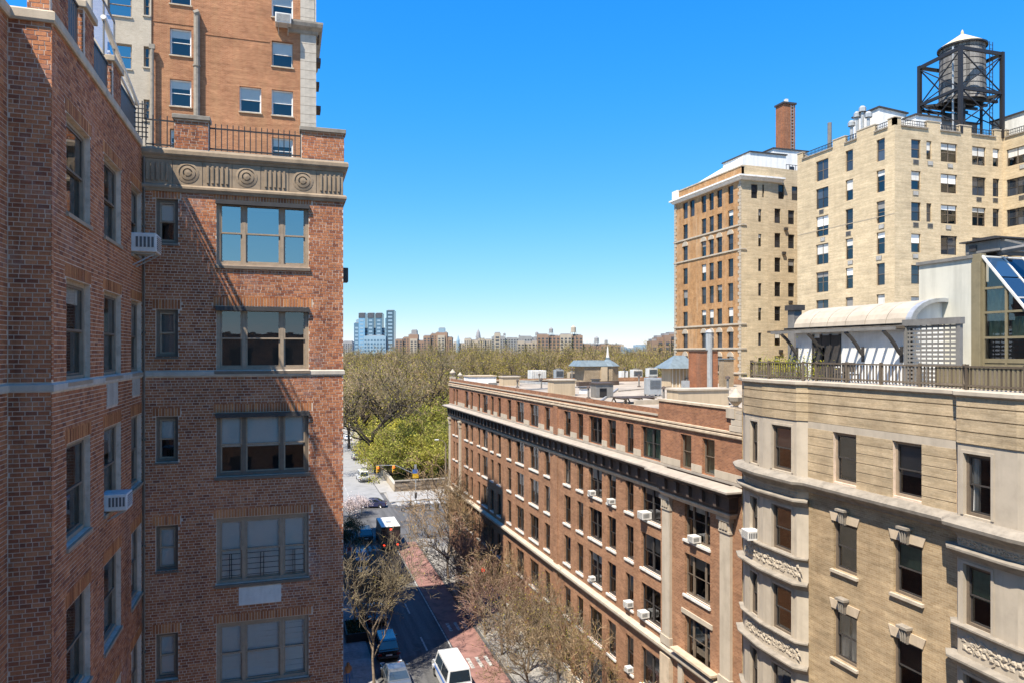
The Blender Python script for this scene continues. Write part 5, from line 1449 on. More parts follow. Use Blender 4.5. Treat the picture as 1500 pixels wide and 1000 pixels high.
# water tower standing on the roof
WTC = at_px(1411, 75.4)
WT = thing('water_tower', 'dark wooden water tank with a pale cone roof in a black steel frame', 'water tower', (WTC.x, WTC.y, 47.6))
cs = [tuple((at_px(px, d) - WTC).xy) for px, d in ((1347, 77.2), (1407, 72.0), (1468, 73.6))]
cs.append((cs[0][0] + cs[2][0] - cs[1][0], cs[0][1] + cs[2][1] - cs[1][1]))
Hf = 8.9
for cx, cy in cs:
    m = MB(); m.bar((cx, cy, 0), (cx, cy, Hf), .34); build('leg', m, M['black_iron'], WT)
for i in range(4):
    a, b = Vector((*cs[i], 0)), Vector((*cs[(i+1) % 4], 0))
    for z, w in ((Hf-.2, .34), (Hf*.52, .3)):
        m = MB(); m.bar(a + Vector((0,0,z)), b + Vector((0,0,z)), .22, w); build('girder', m, M['black_iron'], WT)
    for z0, z1 in ((Hf*.52, Hf-.4), (1.0, Hf*.52)):
        for p, q in ((a, b), (b, a)):
            m = MB(); m.bar(p + Vector((0,0,z0)), q + Vector((0,0,z1)), .10); build('brace', m, M['black_iron'], WT)
    m = MB(); c = Vector((0, .6, Hf*.5)); m.bar(a + Vector((0,0,Hf*.5)), c, .22, .3); build('girder', m, M['black_iron'], WT)
r0, r1, z0, z1 = 2.18, 2.08, 4.3, 10.1
st = MB(); dw = 2*math.pi/40
st.hexa([(r0, -r0*dw*.47, z0), (r0-.08, -r0*dw*.47, z0), (r0-.08, r0*dw*.47, z0), (r0, r0*dw*.47, z0), (r1, -r1*dw*.47, z1), (r1-.08, -r1*dw*.47, z1), (r1-.08, r1*dw*.47, z1), (r1, r1*dw*.47, z1)])
sme = st.mesh('stave')
for k in range(40): link('stave', sme, M['tank_wood'], WT, (.1, .2, 0), k*dw)
m = MB(); m.lathe([(r0-.09, z0), (r1-.09, z1)], 32, (.1, .2)); m.lathe([(0, z0), (r0-.02, z0)], 32, (.1, .2)); build('tank_lining', m, M['black_iron'], WT)
for k in range(9):
    z = z0 + .25 + k*.64; r = r0 + (r1-r0)*(z-z0)/(z1-z0) + .02
    m = MB(); m.lathe([(r, z), (r+.02, z+.03), (r, z+.07)], 40, (.1, .2)); build('hoop', m, M['black_iron'], WT)
m = MB(); m.lathe([(2.34, z1-.05), (2.34, z1+.12)], 32, (.1, .2)); build('roof_rim', m, M['black_iron'], WT)
m = MB(); m.lathe([(2.35, z1+.12), (0.15, z1+1.55), (0, z1+1.58)], 24, (.1, .2)); rf = build('cone_roof', m, M['tank_roof'], WT)
m = MB(); m.lathe([(.16, z1+1.5), (.14, z1+1.8), (0, z1+2.1)], 8, (.1, .2)); build('finial', m, M['tank_roof'], rf)
m = MB(); m.tube((.1, .2, 0), (.1, .2, 4.3), .3, .3, 10); m.tube((-2.6, -1.0, 0), (-2.6, -1.0, 9.5), .09, .09, 8); build('riser_pipe', m, M['steel'], WT)
m = MB()
for s in (-.22, .22): m.bar((2.0+s, -1.55, 0), (2.0+s, -1.55, 10.4), .05)
for k in range(24): m.bar((1.78, -1.55, .4+k*.42), (2.22, -1.55, .4+k*.42), .04)
build('ladder', m, M['black_iron'], WT)
for sx, sy in ((-1, -1), (1, -1), (-1, 1), (1, 1)):
    m = MB(); m.bar((sx*1.2+.1, sy*1.2+.2, 0), (sx*1.2+.1, sy*1.2+.2, 4.0), .2); build('post', m, M['black_iron'], WT)
m = MB()
for k in range(5): m.box(-2.6, 2.8, -1.7+k*1.15, -1.45+k*1.15, 4.0, 4.28)
build('dunnage', m, M['black_iron'], WT)
HB = thing('rooftop_machine', 'small black machine on the roof beside the right leg of the water tower', 'machine', (68.6, 58.6, 49.8))
m = MB(); m.box(-.9, .9, -.5, .5, .1, 1.2); build('casing', m, M['dark_frame'], HB, bevel=.04); m = MB(); m.box(-.8, .8, -.55, -.5, .3, 1.0); build('grille', m, M['grey_metal'], HB); m = MB(); m.box(-.8, -.6, -.5, .5, 0, .1); m.box(.6, .8, -.5, .5, 0, .1); build('feet', m, M['dark_frame'], HB)

# ------------------------------------------------------------------ ornate brick apartment house behind it
DB = thing('ornate_apartment_house', 'orange brick apartment house with white string courses and a pale plain flank, chimney on top', 'building', (54.3, 76.1, 0))
DH = 47.0
d1 = Fac(DB, 54.3, 92.2, 0, R(-90)); d2 = Fac(DB, 54.3, 76.1, 0, 0); d3 = Fac(DB, 58.3, 76.1, 0, R(4))
dT = [46.75 - 3.12*k for k in range(14)]
dc = [(2.35, 3.6), (4.15, 5.4), (7.1, 8.25), (8.95, 10.05), (10.8, 11.95), (13.25, 14.4)]
ops = []; sp = []
for k, t in enumerate(dT):
    for j, (a, b) in enumerate(dc):
        if k and j == 1: continue
        ops.append((a, b, t-2.3, t)); sp.append((d1, a, b, t-2.3, t))
d1.put('wall', wall_mb(0, 16.1, 0, 47.2, ops, .25), M['ornate_brick'])
o2 = []
for k, t in enumerate(dT):
    if k == 0: o2 += [(1.45, 2.4, t-1.95, t-.2), (3.1, 3.4, t-1.75, t-.1)]
    else: o2.append((2.5, 2.98, t-1.75, t-.15))
d2.put('flank_wall', wall_mb(0, 4.0, 0, 48.9, o2, .2), M['buff_brick']); sp += [(d2, *o) for o in o2]
o3 = []
for k, t in enumerate(dT):
    a = 1.0 if k else 1.6
    o3 += [(a, a+.98, t-1.75, t+.1), (a+2.2, a+3.25, t-1.75, t+.05)]
d3.put('flank_wall', wall_mb(0, 9.0, 0, 48.9, o3, .2), M['buff_brick']); sp += [(d3, *o) for o in o3]
mb = MB(); mb.quad((75, 92.2, 0), (54.3, 92.2, 0), (54.3, 92.2, DH), (75, 92.2, DH)); mb.quad((75, 76.8, 0), (75, 92.2, 0), (75, 92.2, DH), (75, 76.8, DH)); mb.quad((67.2, 76.75, 0), (75, 76.75, 0), (75, 76.75, DH), (67.2, 76.75, DH))
world_part('side_wall', mb, M['buff_brick'], DB)
mb = MB(); mb.box(54.6, 74.8, 76.9, 91.9, 46.6, 46.95); world_part('roof', mb, M['roof_grey'], DB)
mb = MB(); mb.box(55.2, 55.3, 77, 91.9, 1, 46.5); mb.box(55.4, 67, 77.2, 77.3, 1, 46.5); world_part('dark_backing', mb, M['room'], DB)
for f, a, b, z0, z1 in sp:
    if z1 < 22: continue
    q = rnd.random(); bl = ('solid', rnd.choice((.3,.5)), rnd.choice((M['off_white'], M['shade_grey']))) if q < .4 else None
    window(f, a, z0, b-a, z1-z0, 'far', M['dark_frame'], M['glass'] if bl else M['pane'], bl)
dp = [(62, 92.2), (54.3, 92.2), (54.3, 76.1), (58.3, 76.1)]
def dband(name, z, h, o, mat, p=dp[:3] + [(55.0, 76.1)]): moulding(DB, name, p, [(-.05, z), (o, z+.02), (o, z+h), (-.05, z+h+.03)], mat)
for z in (41.3, 38.25, 28.85, 25.8, 22.7): dband('string_course', z, .22, .12, M['stone'])
moulding(DB, 'cornice', dp + [(60.5, 76.2)], [(-.05, 47.0), (.2, 47.05), (.45, 47.35), (.6, 47.4), (.6, 47.6), (-.05, 47.7)], M['white_paint'])
mb = MB(); mb.fb(0, 16.1, 47.7, 48.7, -.4, -.02); d1.put('parapet', mb, M['ornate_brick']); mb = MB(); mb.fb(-.1, 16.15, 48.7, 48.85, -.45, .05); d1.put('coping', mb, M['stone'])
mb = MB(); mb.fb(-.2, 1.2, 47.6, 48.9, -1.0, .3); d1.put('corner_block', mb, M['white_paint'])
q0 = MB(); q0.fb(0, .42, 0, .40, 0, .07); qa = q0.mesh('quoin_block'); q0 = MB(); q0.fb(0, .66, 0, .40, 0, .07); qb = q0.mesh('quoin_block')
for k in range(60):
    z = 20 + k*.45
    if z > 46.6: break
    w = .42 if k % 2 else .66
    d1.lk('quoin_block', qa if k % 2 else qb, M['stone'], 16.1-w, z); d1.lk('quoin_block', qa if k % 2 else qb, M['stone'], 0, z)
for k in (2, 6, 7):                            # little stone arches over some rows
    for a, b in dc:
        if k and a == 4.15: continue
        t = dT[k]; m = MB()
        for i in range(8):
            t0, t1 = math.pi*i/8, math.pi*(i+1)/8; c = (a+b)/2; rr = (b-a)/2+.12
            m.hexa([(c+rr*math.cos(t0), -.1, t+rr*.9*math.sin(t0)), (c+rr*math.cos(t0), 0, t+rr*.9*math.sin(t0)), (c+rr*math.cos(t1), 0, t+rr*.9*math.sin(t1)), (c+rr*math.cos(t1), -.1, t+rr*.9*math.sin(t1)), (c, -.08, t+.02), (c, 0, t+.02), (c, 0, t+.03), (c, -.08, t+.03)])
        d1.put('arch_head', m, M['stone'])
for k in range(0, 14, 1):
    if rnd.random() < .6:
        f = d3; m = MB(); u = 1.2 + rnd.random()*3; z = dT[k] - 2.6; m.fb(u, u+.5, z, z+.35, 0, .25); f.put('wall_vent', m, M['dark_frame'])
shed(DB, 'roof_house', 57.0, 62.5, 78.0, 84.0, 46.9, 51.2, M['white_paint'], slope=-.0)
shed(DB, 'roof_house', 62.5, 68.0, 80.5, 86.0, 46.9, 52.8, M['white_paint'])
mb = MB(); mb.box(63.2, 67.4, 80.44, 80.5, 50, 50.02)
for x in (63.6, 65.1, 66.6): mb.box(x, x+.7, 80.44, 80.5, 49.2, 50.6)
world_part('roof_house_window', mb, M['pane'], DB)
mb = MB(); mb.hexa([(55.6, 78, 48.8), (57, 78, 48.8), (57, 90, 48.8), (55.6, 90, 48.8), (55.9, 78, 50.6), (57, 78, 50.9), (57, 90, 49.6), (55.9, 90, 49.4)]); world_part('roof_house', mb, M['white_paint'], DB)
mb = MB(); mb.box(65.75, 67.65, 82.5, 84.2, 50, 59.9); ch = world_part('chimney', mb, M['chimney_brick'], DB)
mb = MB(); mb.box(65.6, 67.8, 82.35, 84.35, 59.9, 60.15); q = world_part('cap', mb, M['dark_frame'], DB); q.parent = ch; q.location = (0,0,0)
mb = MB(); mb.box(66.5, 66.9, 83, 83.4, 60.1, 60.8); q = world_part('flue_cowl', mb, M['off_white'], DB); q.parent = ch; q.location = (0,0,0)
mb = MB()
for s in (66.9, 67.35): mb.bar((s, 82.44, 51), (s, 82.44, 59.8), .05)
for k in range(20): mb.bar((66.9, 82.44, 51.2+k*.44), (67.35, 82.44, 51.2+k*.44), .05)
q = world_part('ladder', mb, M['steel'], DB); q.parent = ch; q.location = (0,0,0)
mb = MB()
for k in range(12): mb.bar((61.2+k*.5, 78.2, 48.9), (61.2+k*.5, 78.2, 50.1), .05)
mb.bar((61.2, 78.2, 50.1), (66.8, 78.2, 50.1), .06)
world_part('roof_rail', mb, M['black_iron'], DB)
# ------------------------------------------------------------------ skyline beyond the park
M['far_glass'] = dark_glass('far_glass', (.06,.13,.20), 1.0, .12)
M['far_blue'] = plain('far_blue_band', (.22,.32,.40), .4, .2, .05, streak=False, bumpy=0)
M['far_brown'] = plain('far_brown', (.26,.17,.125), .9, .2, .05, streak=False, bumpy=0)
M['far_tan'] = plain('far_tan', (.38,.32,.26), .9, .2, .05, streak=False, bumpy=0)
M['far_grey'] = plain('far_grey', (.25,.245,.25), .9, .2, .05, streak=False, bumpy=0)
M['far_win'] = plain('far_window', (.07,.075,.09), .5, .3, .2, streak=False, bumpy=0)
def at_depth(px, d):
    r = ray(px, HORIZON); return Vector((r.x*d, r.y*d, 0))
def tower_block(th, px0, px1, ytop, d, mat, depth=18, win=None, storey=3.2, bay=3.4, setback=0, name='tower'):
    """one mass between two image columns at depth d, its front square to the sight line, with recessed window bands"""
    a, b = at_depth(px0, d), at_depth(px1, d); u = (b-a); L = u.length; ang = math.atan2(u.y, u.x)
    h = CAMZ + (HORIZON - ytop) * d / FPX
    n = Vector((-math.sin(ang), math.cos(ang), 0)); a = a + n * setback
    mb = MB(); mb.box(0, L, 0, depth, 0, h); o = build(name, mb, mat, th, a - th.location, ang)
    if win:
        w = MB(); k = 0; z = 8
        while z < h - storey:
            nb = max(1, int(L/bay))
            for i in range(nb): w.box(i*L/nb + L/nb*.22, i*L/nb + L/nb*.78, -.25, .0, z, z+storey*.5)
            z += storey
        q = build('window_band', w, win, o); q['kind'] = 'stuff'
    r = MB(); r.box(L*.1, L*.9, depth*.2, depth*.8, h, h+1.2); build('roof_curb', r, M['far_grey'], o)
    return a, ang, L, h, o
def roof_tank(th, px, ytop, ybase, d, mat=None):
    p = at_depth(px, d); z0 = CAMZ + (HORIZON-ybase)*d/FPX; z1 = CAMZ + (HORIZON-ytop)*d/FPX; r = (z1-z0)*.30
    m = MB(); m.lathe([(r, z0+(z1-z0)*.25), (r, z0+(z1-z0)*.75), (0, z1)], 8)
    for k in range(4): m.bar((r*.7*(-1)**k, r*.7*(-1)**(k//2), z0-2), (r*.7*(-1)**k, r*.7*(-1)**(k//2), z0+(z1-z0)*.3), r*.15)
    o = build('water_tank', m, mat or M['far_grey'], th, (p.x - th.location.x + 0, p.y - th.location.y + 4, 0))
def far_building(name, label, cat='building', d=1000, px=600):
    p = at_depth(px, d); return thing(name, label, cat, (p.x, p.y, 0))
GT = far_building('glass_tower_complex', 'cluster of blue glass towers of different heights on the far skyline', d=1250, px=545)
for px0, px1, y, s, m in ((517, 525, 473, 8, 'far_glass'), (519, 525, 468, 14, 'far_blue'), (525, 534, 459, 2, 'far_glass'), (534, 538, 481, 10, 'far_blue'), (538, 547, 459, 2, 'far_glass'), (547, 550, 481, 10, 'far_blue'), (550, 559, 459, 2, 'far_glass'), (559, 563, 481, 8, 'far_blue'), (563, 566.4, 466, 8, 'far_glass'), (566, 577, 455, 0, 'far_glass')):
    a, ang, L, h, o = tower_block(GT, px0, px1, y, 1250, M[m], 22, M['far_win'] if m == 'far_blue' else M['far_blue'], 6.4, 30 if m == 'far_glass' else 4, s)
    if y == 459:
        mb = MB(); mb.box(0, L, -.5, 4, h-8, h+.4); build('crown', mb, M['far_win'], o)
tower_block(GT, 534, 566, 492, 1250, M['far_blue'], 20, M['far_glass'], 6, 5, -6, 'podium')
FB = [
 ('brick_slab', 'low dark block at the foot of the glass towers on the skyline', 502, 516, 500, 1150, 'far_grey'),
 ('brick_slab', 'brown stepped apartment slab right of the glass towers on the skyline', 579, 622, 494, 1000, 'far_brown'),
 ('brick_slab', 'brown apartment slab with a pale rooftop tank house at the skyline middle', 620, 662, 489, 950, 'far_brown'),
 ('low_block', 'low pale far building left of the domed tower on the skyline', 664, 696, 501, 1300, 'far_tan'),
 ('low_block', 'low tan far building under the domed tower on the skyline', 680, 720, 496, 1200, 'far_tan'),
 ('chimney_slab', 'narrow tan tower standing up from the treetops on the skyline', 724, 733, 488, 760, 'far_tan'),
 ('low_block', 'wide grey brown block behind the treetops right of the narrow tan tower', 720, 800, 493, 1050, 'far_grey'),
 ('low_block', 'tan block with a dark roof line in front of the long grey slab', 758, 800, 499, 820, 'far_tan'),
 ('grey_slab', 'long grey brown apartment slab, the largest building of the middle skyline', 787, 854, 490, 780, 'far_brown'),
 ('low_block', 'low brown building with treelike roof tanks right of the long slab', 850, 910, 504, 800, 'far_brown'),
 ('low_block', 'distant bluish low block near the right end of the skyline', 905, 958, 508, 1700, 'far_blue'),  # the blue haze of distance is put into its colour
 ('brick_slab', 'stepped red brown brick block beside the ornate apartment house', 955, 992, 489, 420, 'far_brown'),
]
for nm, lab, p0, p1, yt, d, m in FB:
    t = far_building(nm, lab, 'building', d, (p0+p1)/2)
    if p1 - p0 > 30:
        w = p1 - p0; n = 4
        for k in range(n):
            dy = [3, 0, 2, 5][k] if nm == 'brick_slab' else [0, 2, 0, 1][k]
            if p0 == 955: dy = [10, 5, 2, 0][k]
            tower_block(t, p0+w*k/n, p0+w*(k+1)/n, yt+dy, d, M[m] if k != 2 or d > 1600 else M['far_tan'] if p0 in (579, 620, 787) else M[m], 16, M['far_win'], 3.1, 3.6, (k % 2)*3, 'wing')
    else: tower_block(t, p0, p1, yt, d, M[m], 14, M['far_win'])
    if p0 == 620: tower_block(t, 642, 651, 481, d, M['far_blue'], 10, None, setback=4, name='tank_house'); tower_block(t, 638, 655, 487, d, M['far_brown'], 12, None, setback=2, name='tank_house')
    if p0 == 579: tower_block(t, 602, 610, 484, d, M['far_grey'], 10, None, setback=4, name='tank_house'); tower_block(t, 598, 612, 490, d, M['far_brown'], 12, None, setback=2, name='tank_house')
    if p0 == 787: roof_tank(t, 809, 479, 490, d); roof_tank(t, 842, 476, 490, d, M['far_tan']); roof_tank(t, 788, 485, 493, d)
    if p0 == 850: roof_tank(t, 876, 492, 504, d); roof_tank(t, 890, 496, 504, d); roof_tank(t, 905, 501, 506, d)
    if p0 == 720: roof_tank(t, 740, 487, 493, d); roof_tank(t, 762, 490, 494, d)
DM = far_building('domed_tower', 'dark domed tower top above the far roofs of the skyline', 'tower', 1250, 700.5)
p = at_depth(700.5, 1250); z = lambda y: CAMZ + (HORIZON-y)*1250/FPX
mb = MB(); mb.lathe([(4.2, 0), (4.2, z(497)), (4.6, z(496.5)), (4.0, z(491)), (3.0, z(487)), (1.4, z(484)), (.5, z(483)), (0, z(481))], 12); build('dome', mb, M['far_grey'], DM)
DM2 = far_building('spire', 'tiny pointed far turret left of the domed tower', 'tower', 1300, 671)
mb = MB(); mb.lathe([(3.0, 0), (3.0, z(498)), (2, z(495)), (.5, z(491)), (0, z(489))], 10); build('turret', mb, M['far_blue'], DM2)
for i in range(26):
    px = 300 + i*42; d = 1900 + (i*377 % 600)
    if 500 < px < 520: continue
    t = far_building('far_block', 'faint low block far away on the horizon behind the trees', 'building', d, px); t['group'] = 'faint blocks along the horizon'
    tower_block(t, px, px + 24 + (i*7 % 16), 508 - (i*5 % 6), d, M[('far_blue','far_grey','far_tan')[i % 3]], 30, None)
# ------------------------------------------------------------------ trees
def grow_tree(seed, H, spread, trunk_h, r0, depth=4, kids=(4,5,4,3), lean=0.0, up=.35, twig_r=.022, leaf=None, leaf_n=0, leaf_s=.3, limb_levels=2, nodes=4, whip=1.0):
    """a tapered trunk with forking limbs (mesh 1) and twigs and leaves spread through the crown (mesh 2)"""
    g = random.Random(seed); limbs, twigs, lv = MB(), MB(), MB(); tips = []
    def tri_seg(mb, p, q, r, r2):
        mb.tube(p, q, r, r2, 3, False)
    def branch(p, d, L, r, lev):
        n = nodes if lev < 2 else 3; pts = [p]; dirs = [d]
        for i in range(n):
            wob = .16 if lev == 0 else .30
            d = (d + Vector((g.uniform(-1,1), g.uniform(-1,1), g.uniform(-.6,1) * up)) * wob).normalized()
            p = p + d * (L / n); pts.append(p); dirs.append(d)
        for i in range(n):
            ra, rb = r * (1 - .75*i/n), r * (1 - .75*(i+1)/n)
            if lev < limb_levels: limbs.tube(pts[i], pts[i+1], ra, rb, 7 if lev == 0 else 5, False)
            else: tri_seg(twigs, pts[i], pts[i+1], max(ra, twig_r), max(rb, twig_r * .8))
        if lev >= depth - 1: tips.extend(pts[1:]); return
        k = kids[min(lev, len(kids)-1)]
        for j in range(k):
            t = 1.0 if j == 0 and lev else (.45 if lev == 0 else .3) + ((.55 if lev == 0 else .7)) * (j + g.random()*.8) / k
            t = min(t, 1.0); x = t * n; i = min(int(x), n-1); f = x - i
            q = pts[i].lerp(pts[i+1], f); dd = dirs[i+1]
            az = g.uniform(0, 2*math.pi) if lev else 2*math.pi*(j/k) + g.uniform(-.4, .4)
            a = dd.orthogonal().normalized(); b = dd.cross(a)
            side = a * math.cos(az) + b * math.sin(az)
            op = g.uniform(.55, 1.05) * (spread if lev < 2 else 1)
            nd = (dd * math.cos(op) + side * math.sin(op) + Vector((0,0,up*.35))).normalized()
            LL = (H - trunk_h) * (.52 if lev == 0 else .5) * g.uniform(.75, 1.15) if lev == 0 else L * g.uniform(.5, .75) * whip
            branch(q, nd, LL, r * (.55 if lev == 0 else .5), lev + 1)
    branch(Vector((0,0,-.2)), Vector((lean, lean*.4, 1)).normalized(), trunk_h * 1.45, r0, 0)
    for k in range(leaf_n):
        c = g.choice(tips) + Vector((g.gauss(0,.42), g.gauss(0,.42), g.gauss(0,.36)))
        s = leaf_s * g.uniform(.55, 1.3)
        a = Vector((g.gauss(0,1), g.gauss(0,1), g.gauss(0,1))).normalized(); b = a.orthogonal().normalized(); e = a.cross(b)
        lv.v += [tuple(c - b*s*.5), tuple(c + e*s*.32), tuple(c + b*s*.5), tuple(c - e*s*.32)]
        m = len(lv.v); lv.f.append((m-4, m-3, m-2, m-1))
    return limbs, twigs, lv
class Tree:
    def __init__(s, name, bark, twm, lfm, **k):
        l, t, v = grow_tree(**k); s.name = name; l.smooth = True
        s.m = [('trunk', l.mesh('trunk'), bark), ('twigs', t.mesh('twigs') if t.v else None, twm), ('crown', v.mesh('crown') if v.v else None, lfm)]
    def put(s, x, y, z, label, cat='tree', group=None, scale=1.0, rz=0.0, sz=None):
        t = thing(s.name, label, cat, (x, y, z), rz, group); t.scale = (scale, scale, sz or scale)
        for n, me, m in s.m:
            if me is not None:
                o = link(n, me, m, t)
                if n != 'trunk': o['kind'] = 'stuff'
        return t
g_ = random.Random(5)
# street trees: bare and twiggy, tan in the sun
ST = [Tree('street_tree', M['bark_pale'], M['twig'], M['leaf_olive'], seed=20+i, H=9, spread=1.0, trunk_h=2.6, r0=.17, depth=6, kids=(6,5,4,4,3), up=.42, twig_r=.016, leaf_n=160 if i < 3 else 900, leaf_s=.13, limb_levels=3) for i in range(4)]
SD = [Tree('street_tree', M['bark'], M['twig_dark'], M['leaf_olive'], seed=40+i, H=9, spread=1.0, trunk_h=2.6, r0=.17, depth=6, kids=(6,5,4,4,3), up=.42, twig_r=.016, leaf_n=60, leaf_s=.14, limb_levels=3) for i in range(2)]
street = [  # base column, base row on the ground, tree, scale, label
 (545, 905, SD[0], .55, 'small dark bare tree on the shaded left pavement beside the black planter'),
 (660, 800, ST[1], 1.25, 'dense tan bare tree at the far corner of the brown building'),
 (690, 828, ST[2], 1.22, 'bare tan street tree in front of the brown building, beyond the red signal'),
 (722, 872, ST[0], 1.12, 'bare spreading street tree beside the stone belt of the brown building'),
 (742, 925, ST[1], .82, 'reddish bare street tree at the kerb right of the red lane'),
 (772, 985, ST[3], .80, 'bare tree with green buds on the right pavement near the white van'),
 (818, 1020, ST[3], .74, 'bare budding tree rising from the bottom edge below the brown building'),
 (868, 1080, ST[3], .76, 'bare green-tipped tree at the bottom edge under the white air conditioners'),
 (965, 1190, ST[0], .82, 'bare branching tree at the bottom edge left of the bowed stone bay'),
]
for px, py, T, s, lab in street:
    p = on_z(px, py, .1); T.put(p.x, p.y, .1, lab, 'tree', 'street trees', s, g_.uniform(0, 6.28))
SL = Tree('street_tree', M['bark_pale'], M['twig_tan'], M['leaf_olive'], seed=57, H=12.2, spread=.72, trunk_h=3.6, r0=.17, depth=6, kids=(7,6,5,4,3), up=.55, twig_r=.017, leaf_n=250, leaf_s=.12, limb_levels=3, lean=.10)
SL.put(6.35, 54.6, .1, 'tan bare street tree in the sun at the left kerb over the parked cars', 'tree', 'street trees', .84, 0.0)
SR = Tree('street_tree', M['bark_pale'], M['twig_red'], M['leaf_olive'], seed=51, H=9, spread=1.05, trunk_h=2.6, r0=.15, depth=6, kids=(6,5,4,4,3), up=.42, twig_r=.016, leaf_n=60, leaf_s=.12, limb_levels=3)
for x, y, T, s, lab in ((17.2, 57.0, SR, .84, 'reddish bare tree on the right kerb beside the white van'), (17.1, 65.5, SR, .92, 'pinkish bare tree leaning over the red lane in mid street'), (17.3, 78.0, ST[1], 1.05, 'tan bare tree crowding the brown building below its far end'), (17.2, 49.5, ST[0], .72, 'thin bare tree at the bottom edge right of the white van'), (17.0, 61.5, ST[0], .78, 'tan bare tree over the right kerb just past the white van'), (17.0, 71.0, SR, .9, 'pinkish bare tree beside the red hand signal'), (6.4, 76.0, ST[1], .5, 'small bare tree on the left kerb between the parked cars')):
    T.put(x, y, .1, lab, 'tree', 'street trees', s, g_.uniform(0, 6.28))
# park trees
PB = [Tree('park_tree', M['bark'], M['twig_dark'], M['leaf_olive'] if i % 2 else M['leaf_brown'], seed=60+i, H=22, spread=.85, trunk_h=6.5, r0=.5, depth=5, kids=(6,6,5,4), up=.55, twig_r=.05, leaf_n=(2300, 3200, 1100, 2700)[i], leaf_s=.34, limb_levels=3) for i in range(4)]
PG = [Tree('park_tree', M['bark'], M['twig_dark'], M['leaf_spring'], seed=80+i, H=13, spread=1.15, trunk_h=2.6, r0=.28, depth=5, kids=(6,6,5,4), up=.35, twig_r=.03, leaf_n=7500, leaf_s=.40, limb_levels=2) for i in range(3)]
PL_ = Tree('park_tree', M['bark'], M['twig_dark'], M['leaf_lime'], seed=97, H=14, spread=1.0, trunk_h=3, r0=.3, depth=5, kids=(6,6,5,4), up=.4, twig_r=.03, leaf_n=6500, leaf_s=.42, limb_levels=2)
PBL = [Tree('park_tree', M['bark_dark'], M['twig_tan'], M['leaf_olive'], seed=140+i, H=24, spread=.95, trunk_h=7.0, r0=.62, depth=6, kids=(5,5,4,3,3), up=.45, twig_r=.032, leaf_n=1500, leaf_s=.30, limb_levels=4, lean=(-.25, .2)[i]) for i in range(2)]
def park(px, d, T, lab, s, group, sink=0.0):
    p = at_px(px, d); T.put(p.x, p.y, park_h(p.x, p.y) - .2 - sink, lab, 'tree', group, s, g_.uniform(0, 6.28))
# trees one can tell apart
park(552, 150, PBL[0], 'large dark-limbed bare tree leaning left over the park edge beside the left building', .98, 'large park trees')
park(528, 178, PBL[1], 'bare tree at the edge of the left building above the park drive', .92, 'large park trees')
park(622, 168, PBL[1], 'broad bare park tree with forked dark limbs in the middle of the park edge', .98, 'large park trees')
park(645, 178, PBL[0], 'upright bare park tree just left of the brown building roof end', .95, 'large park trees')
park(588, 172, PBL[0], 'tall bare park tree between the leaning tree and the forked one', .95, 'large park trees')
park(507, 260, PL_, 'bright lime tree crown against the edge of the left building', 1.55, 'large park trees')
spring = [(556,150,.86),(575,142,.88),(598,146,.96),(622,142,.84),(645,145,.88),(588,158,1.1),(612,160,1.18),(636,158,1.12),(656,150,.9),(570,172,.9),(652,166,1.05),(548,200,.9)]
nth = ('leftmost', 'second from the left', 'third from the left', 'fourth from the left', 'fifth from the left', 'sixth from the left', 'sixth from the right', 'fifth from the right', 'fourth from the right', 'third from the right', 'second from the right', 'rightmost')
order = sorted(range(len(spring)), key=lambda i: at_px(spring[i][0], spring[i][1]).x / at_px(spring[i][0], spring[i][1]).y)
for k, i in enumerate(order):
    px, d, s = spring[i]
    park(px, d, PG[i % 3], 'yellow-green leafing tree, %s of those along the near park edge' % nth[k], s, 'yellow-green trees at the park edge', 1.0)
n = 0
for row, d in enumerate((195, 215, 240, 270, 305, 345, 390, 440, 500, 570, 650)):
    step = 26 - row * .9
    px = 498 + g_.uniform(0, 14)
    while px < (1010 if d > 215 else 690):
        T = PB[g_.randrange(4) if px < 680 else g_.choice((1, 3, 3, 1, 0))] if g_.random() < .82 else PG[g_.randrange(3)]
        s = g_.uniform(.84, 1.02) * (1.0 if T in PB else 1.3)
        if px > 690 and d < 300: s *= .96
        zone = ('left' if px < 600 else 'middle' if px < 720 else 'right') + (' near' if d < 260 else ' far') 
        where = {'left near': 'the near rows of the park canopy under the blue towers', 'left far': 'the far canopy below the blue towers', 'middle near': 'the near park canopy left of the brown building', 'middle far': 'the far canopy under the brown skyline slabs', 'right near': 'the canopy just over the brown building roof', 'right far': 'the far canopy under the long grey slab'}[zone]
        park(px + g_.uniform(-6, 6), d + g_.uniform(-12, 12), T, ('bare brownish park tree in ' if T in PB else 'green budding park tree in ') + where, s * (1 + max(0, d-300)*.0002), ('bare trees in ' if T in PB else 'green trees in ') + where)
        px += step * g_.uniform(.8, 1.2); n += 1
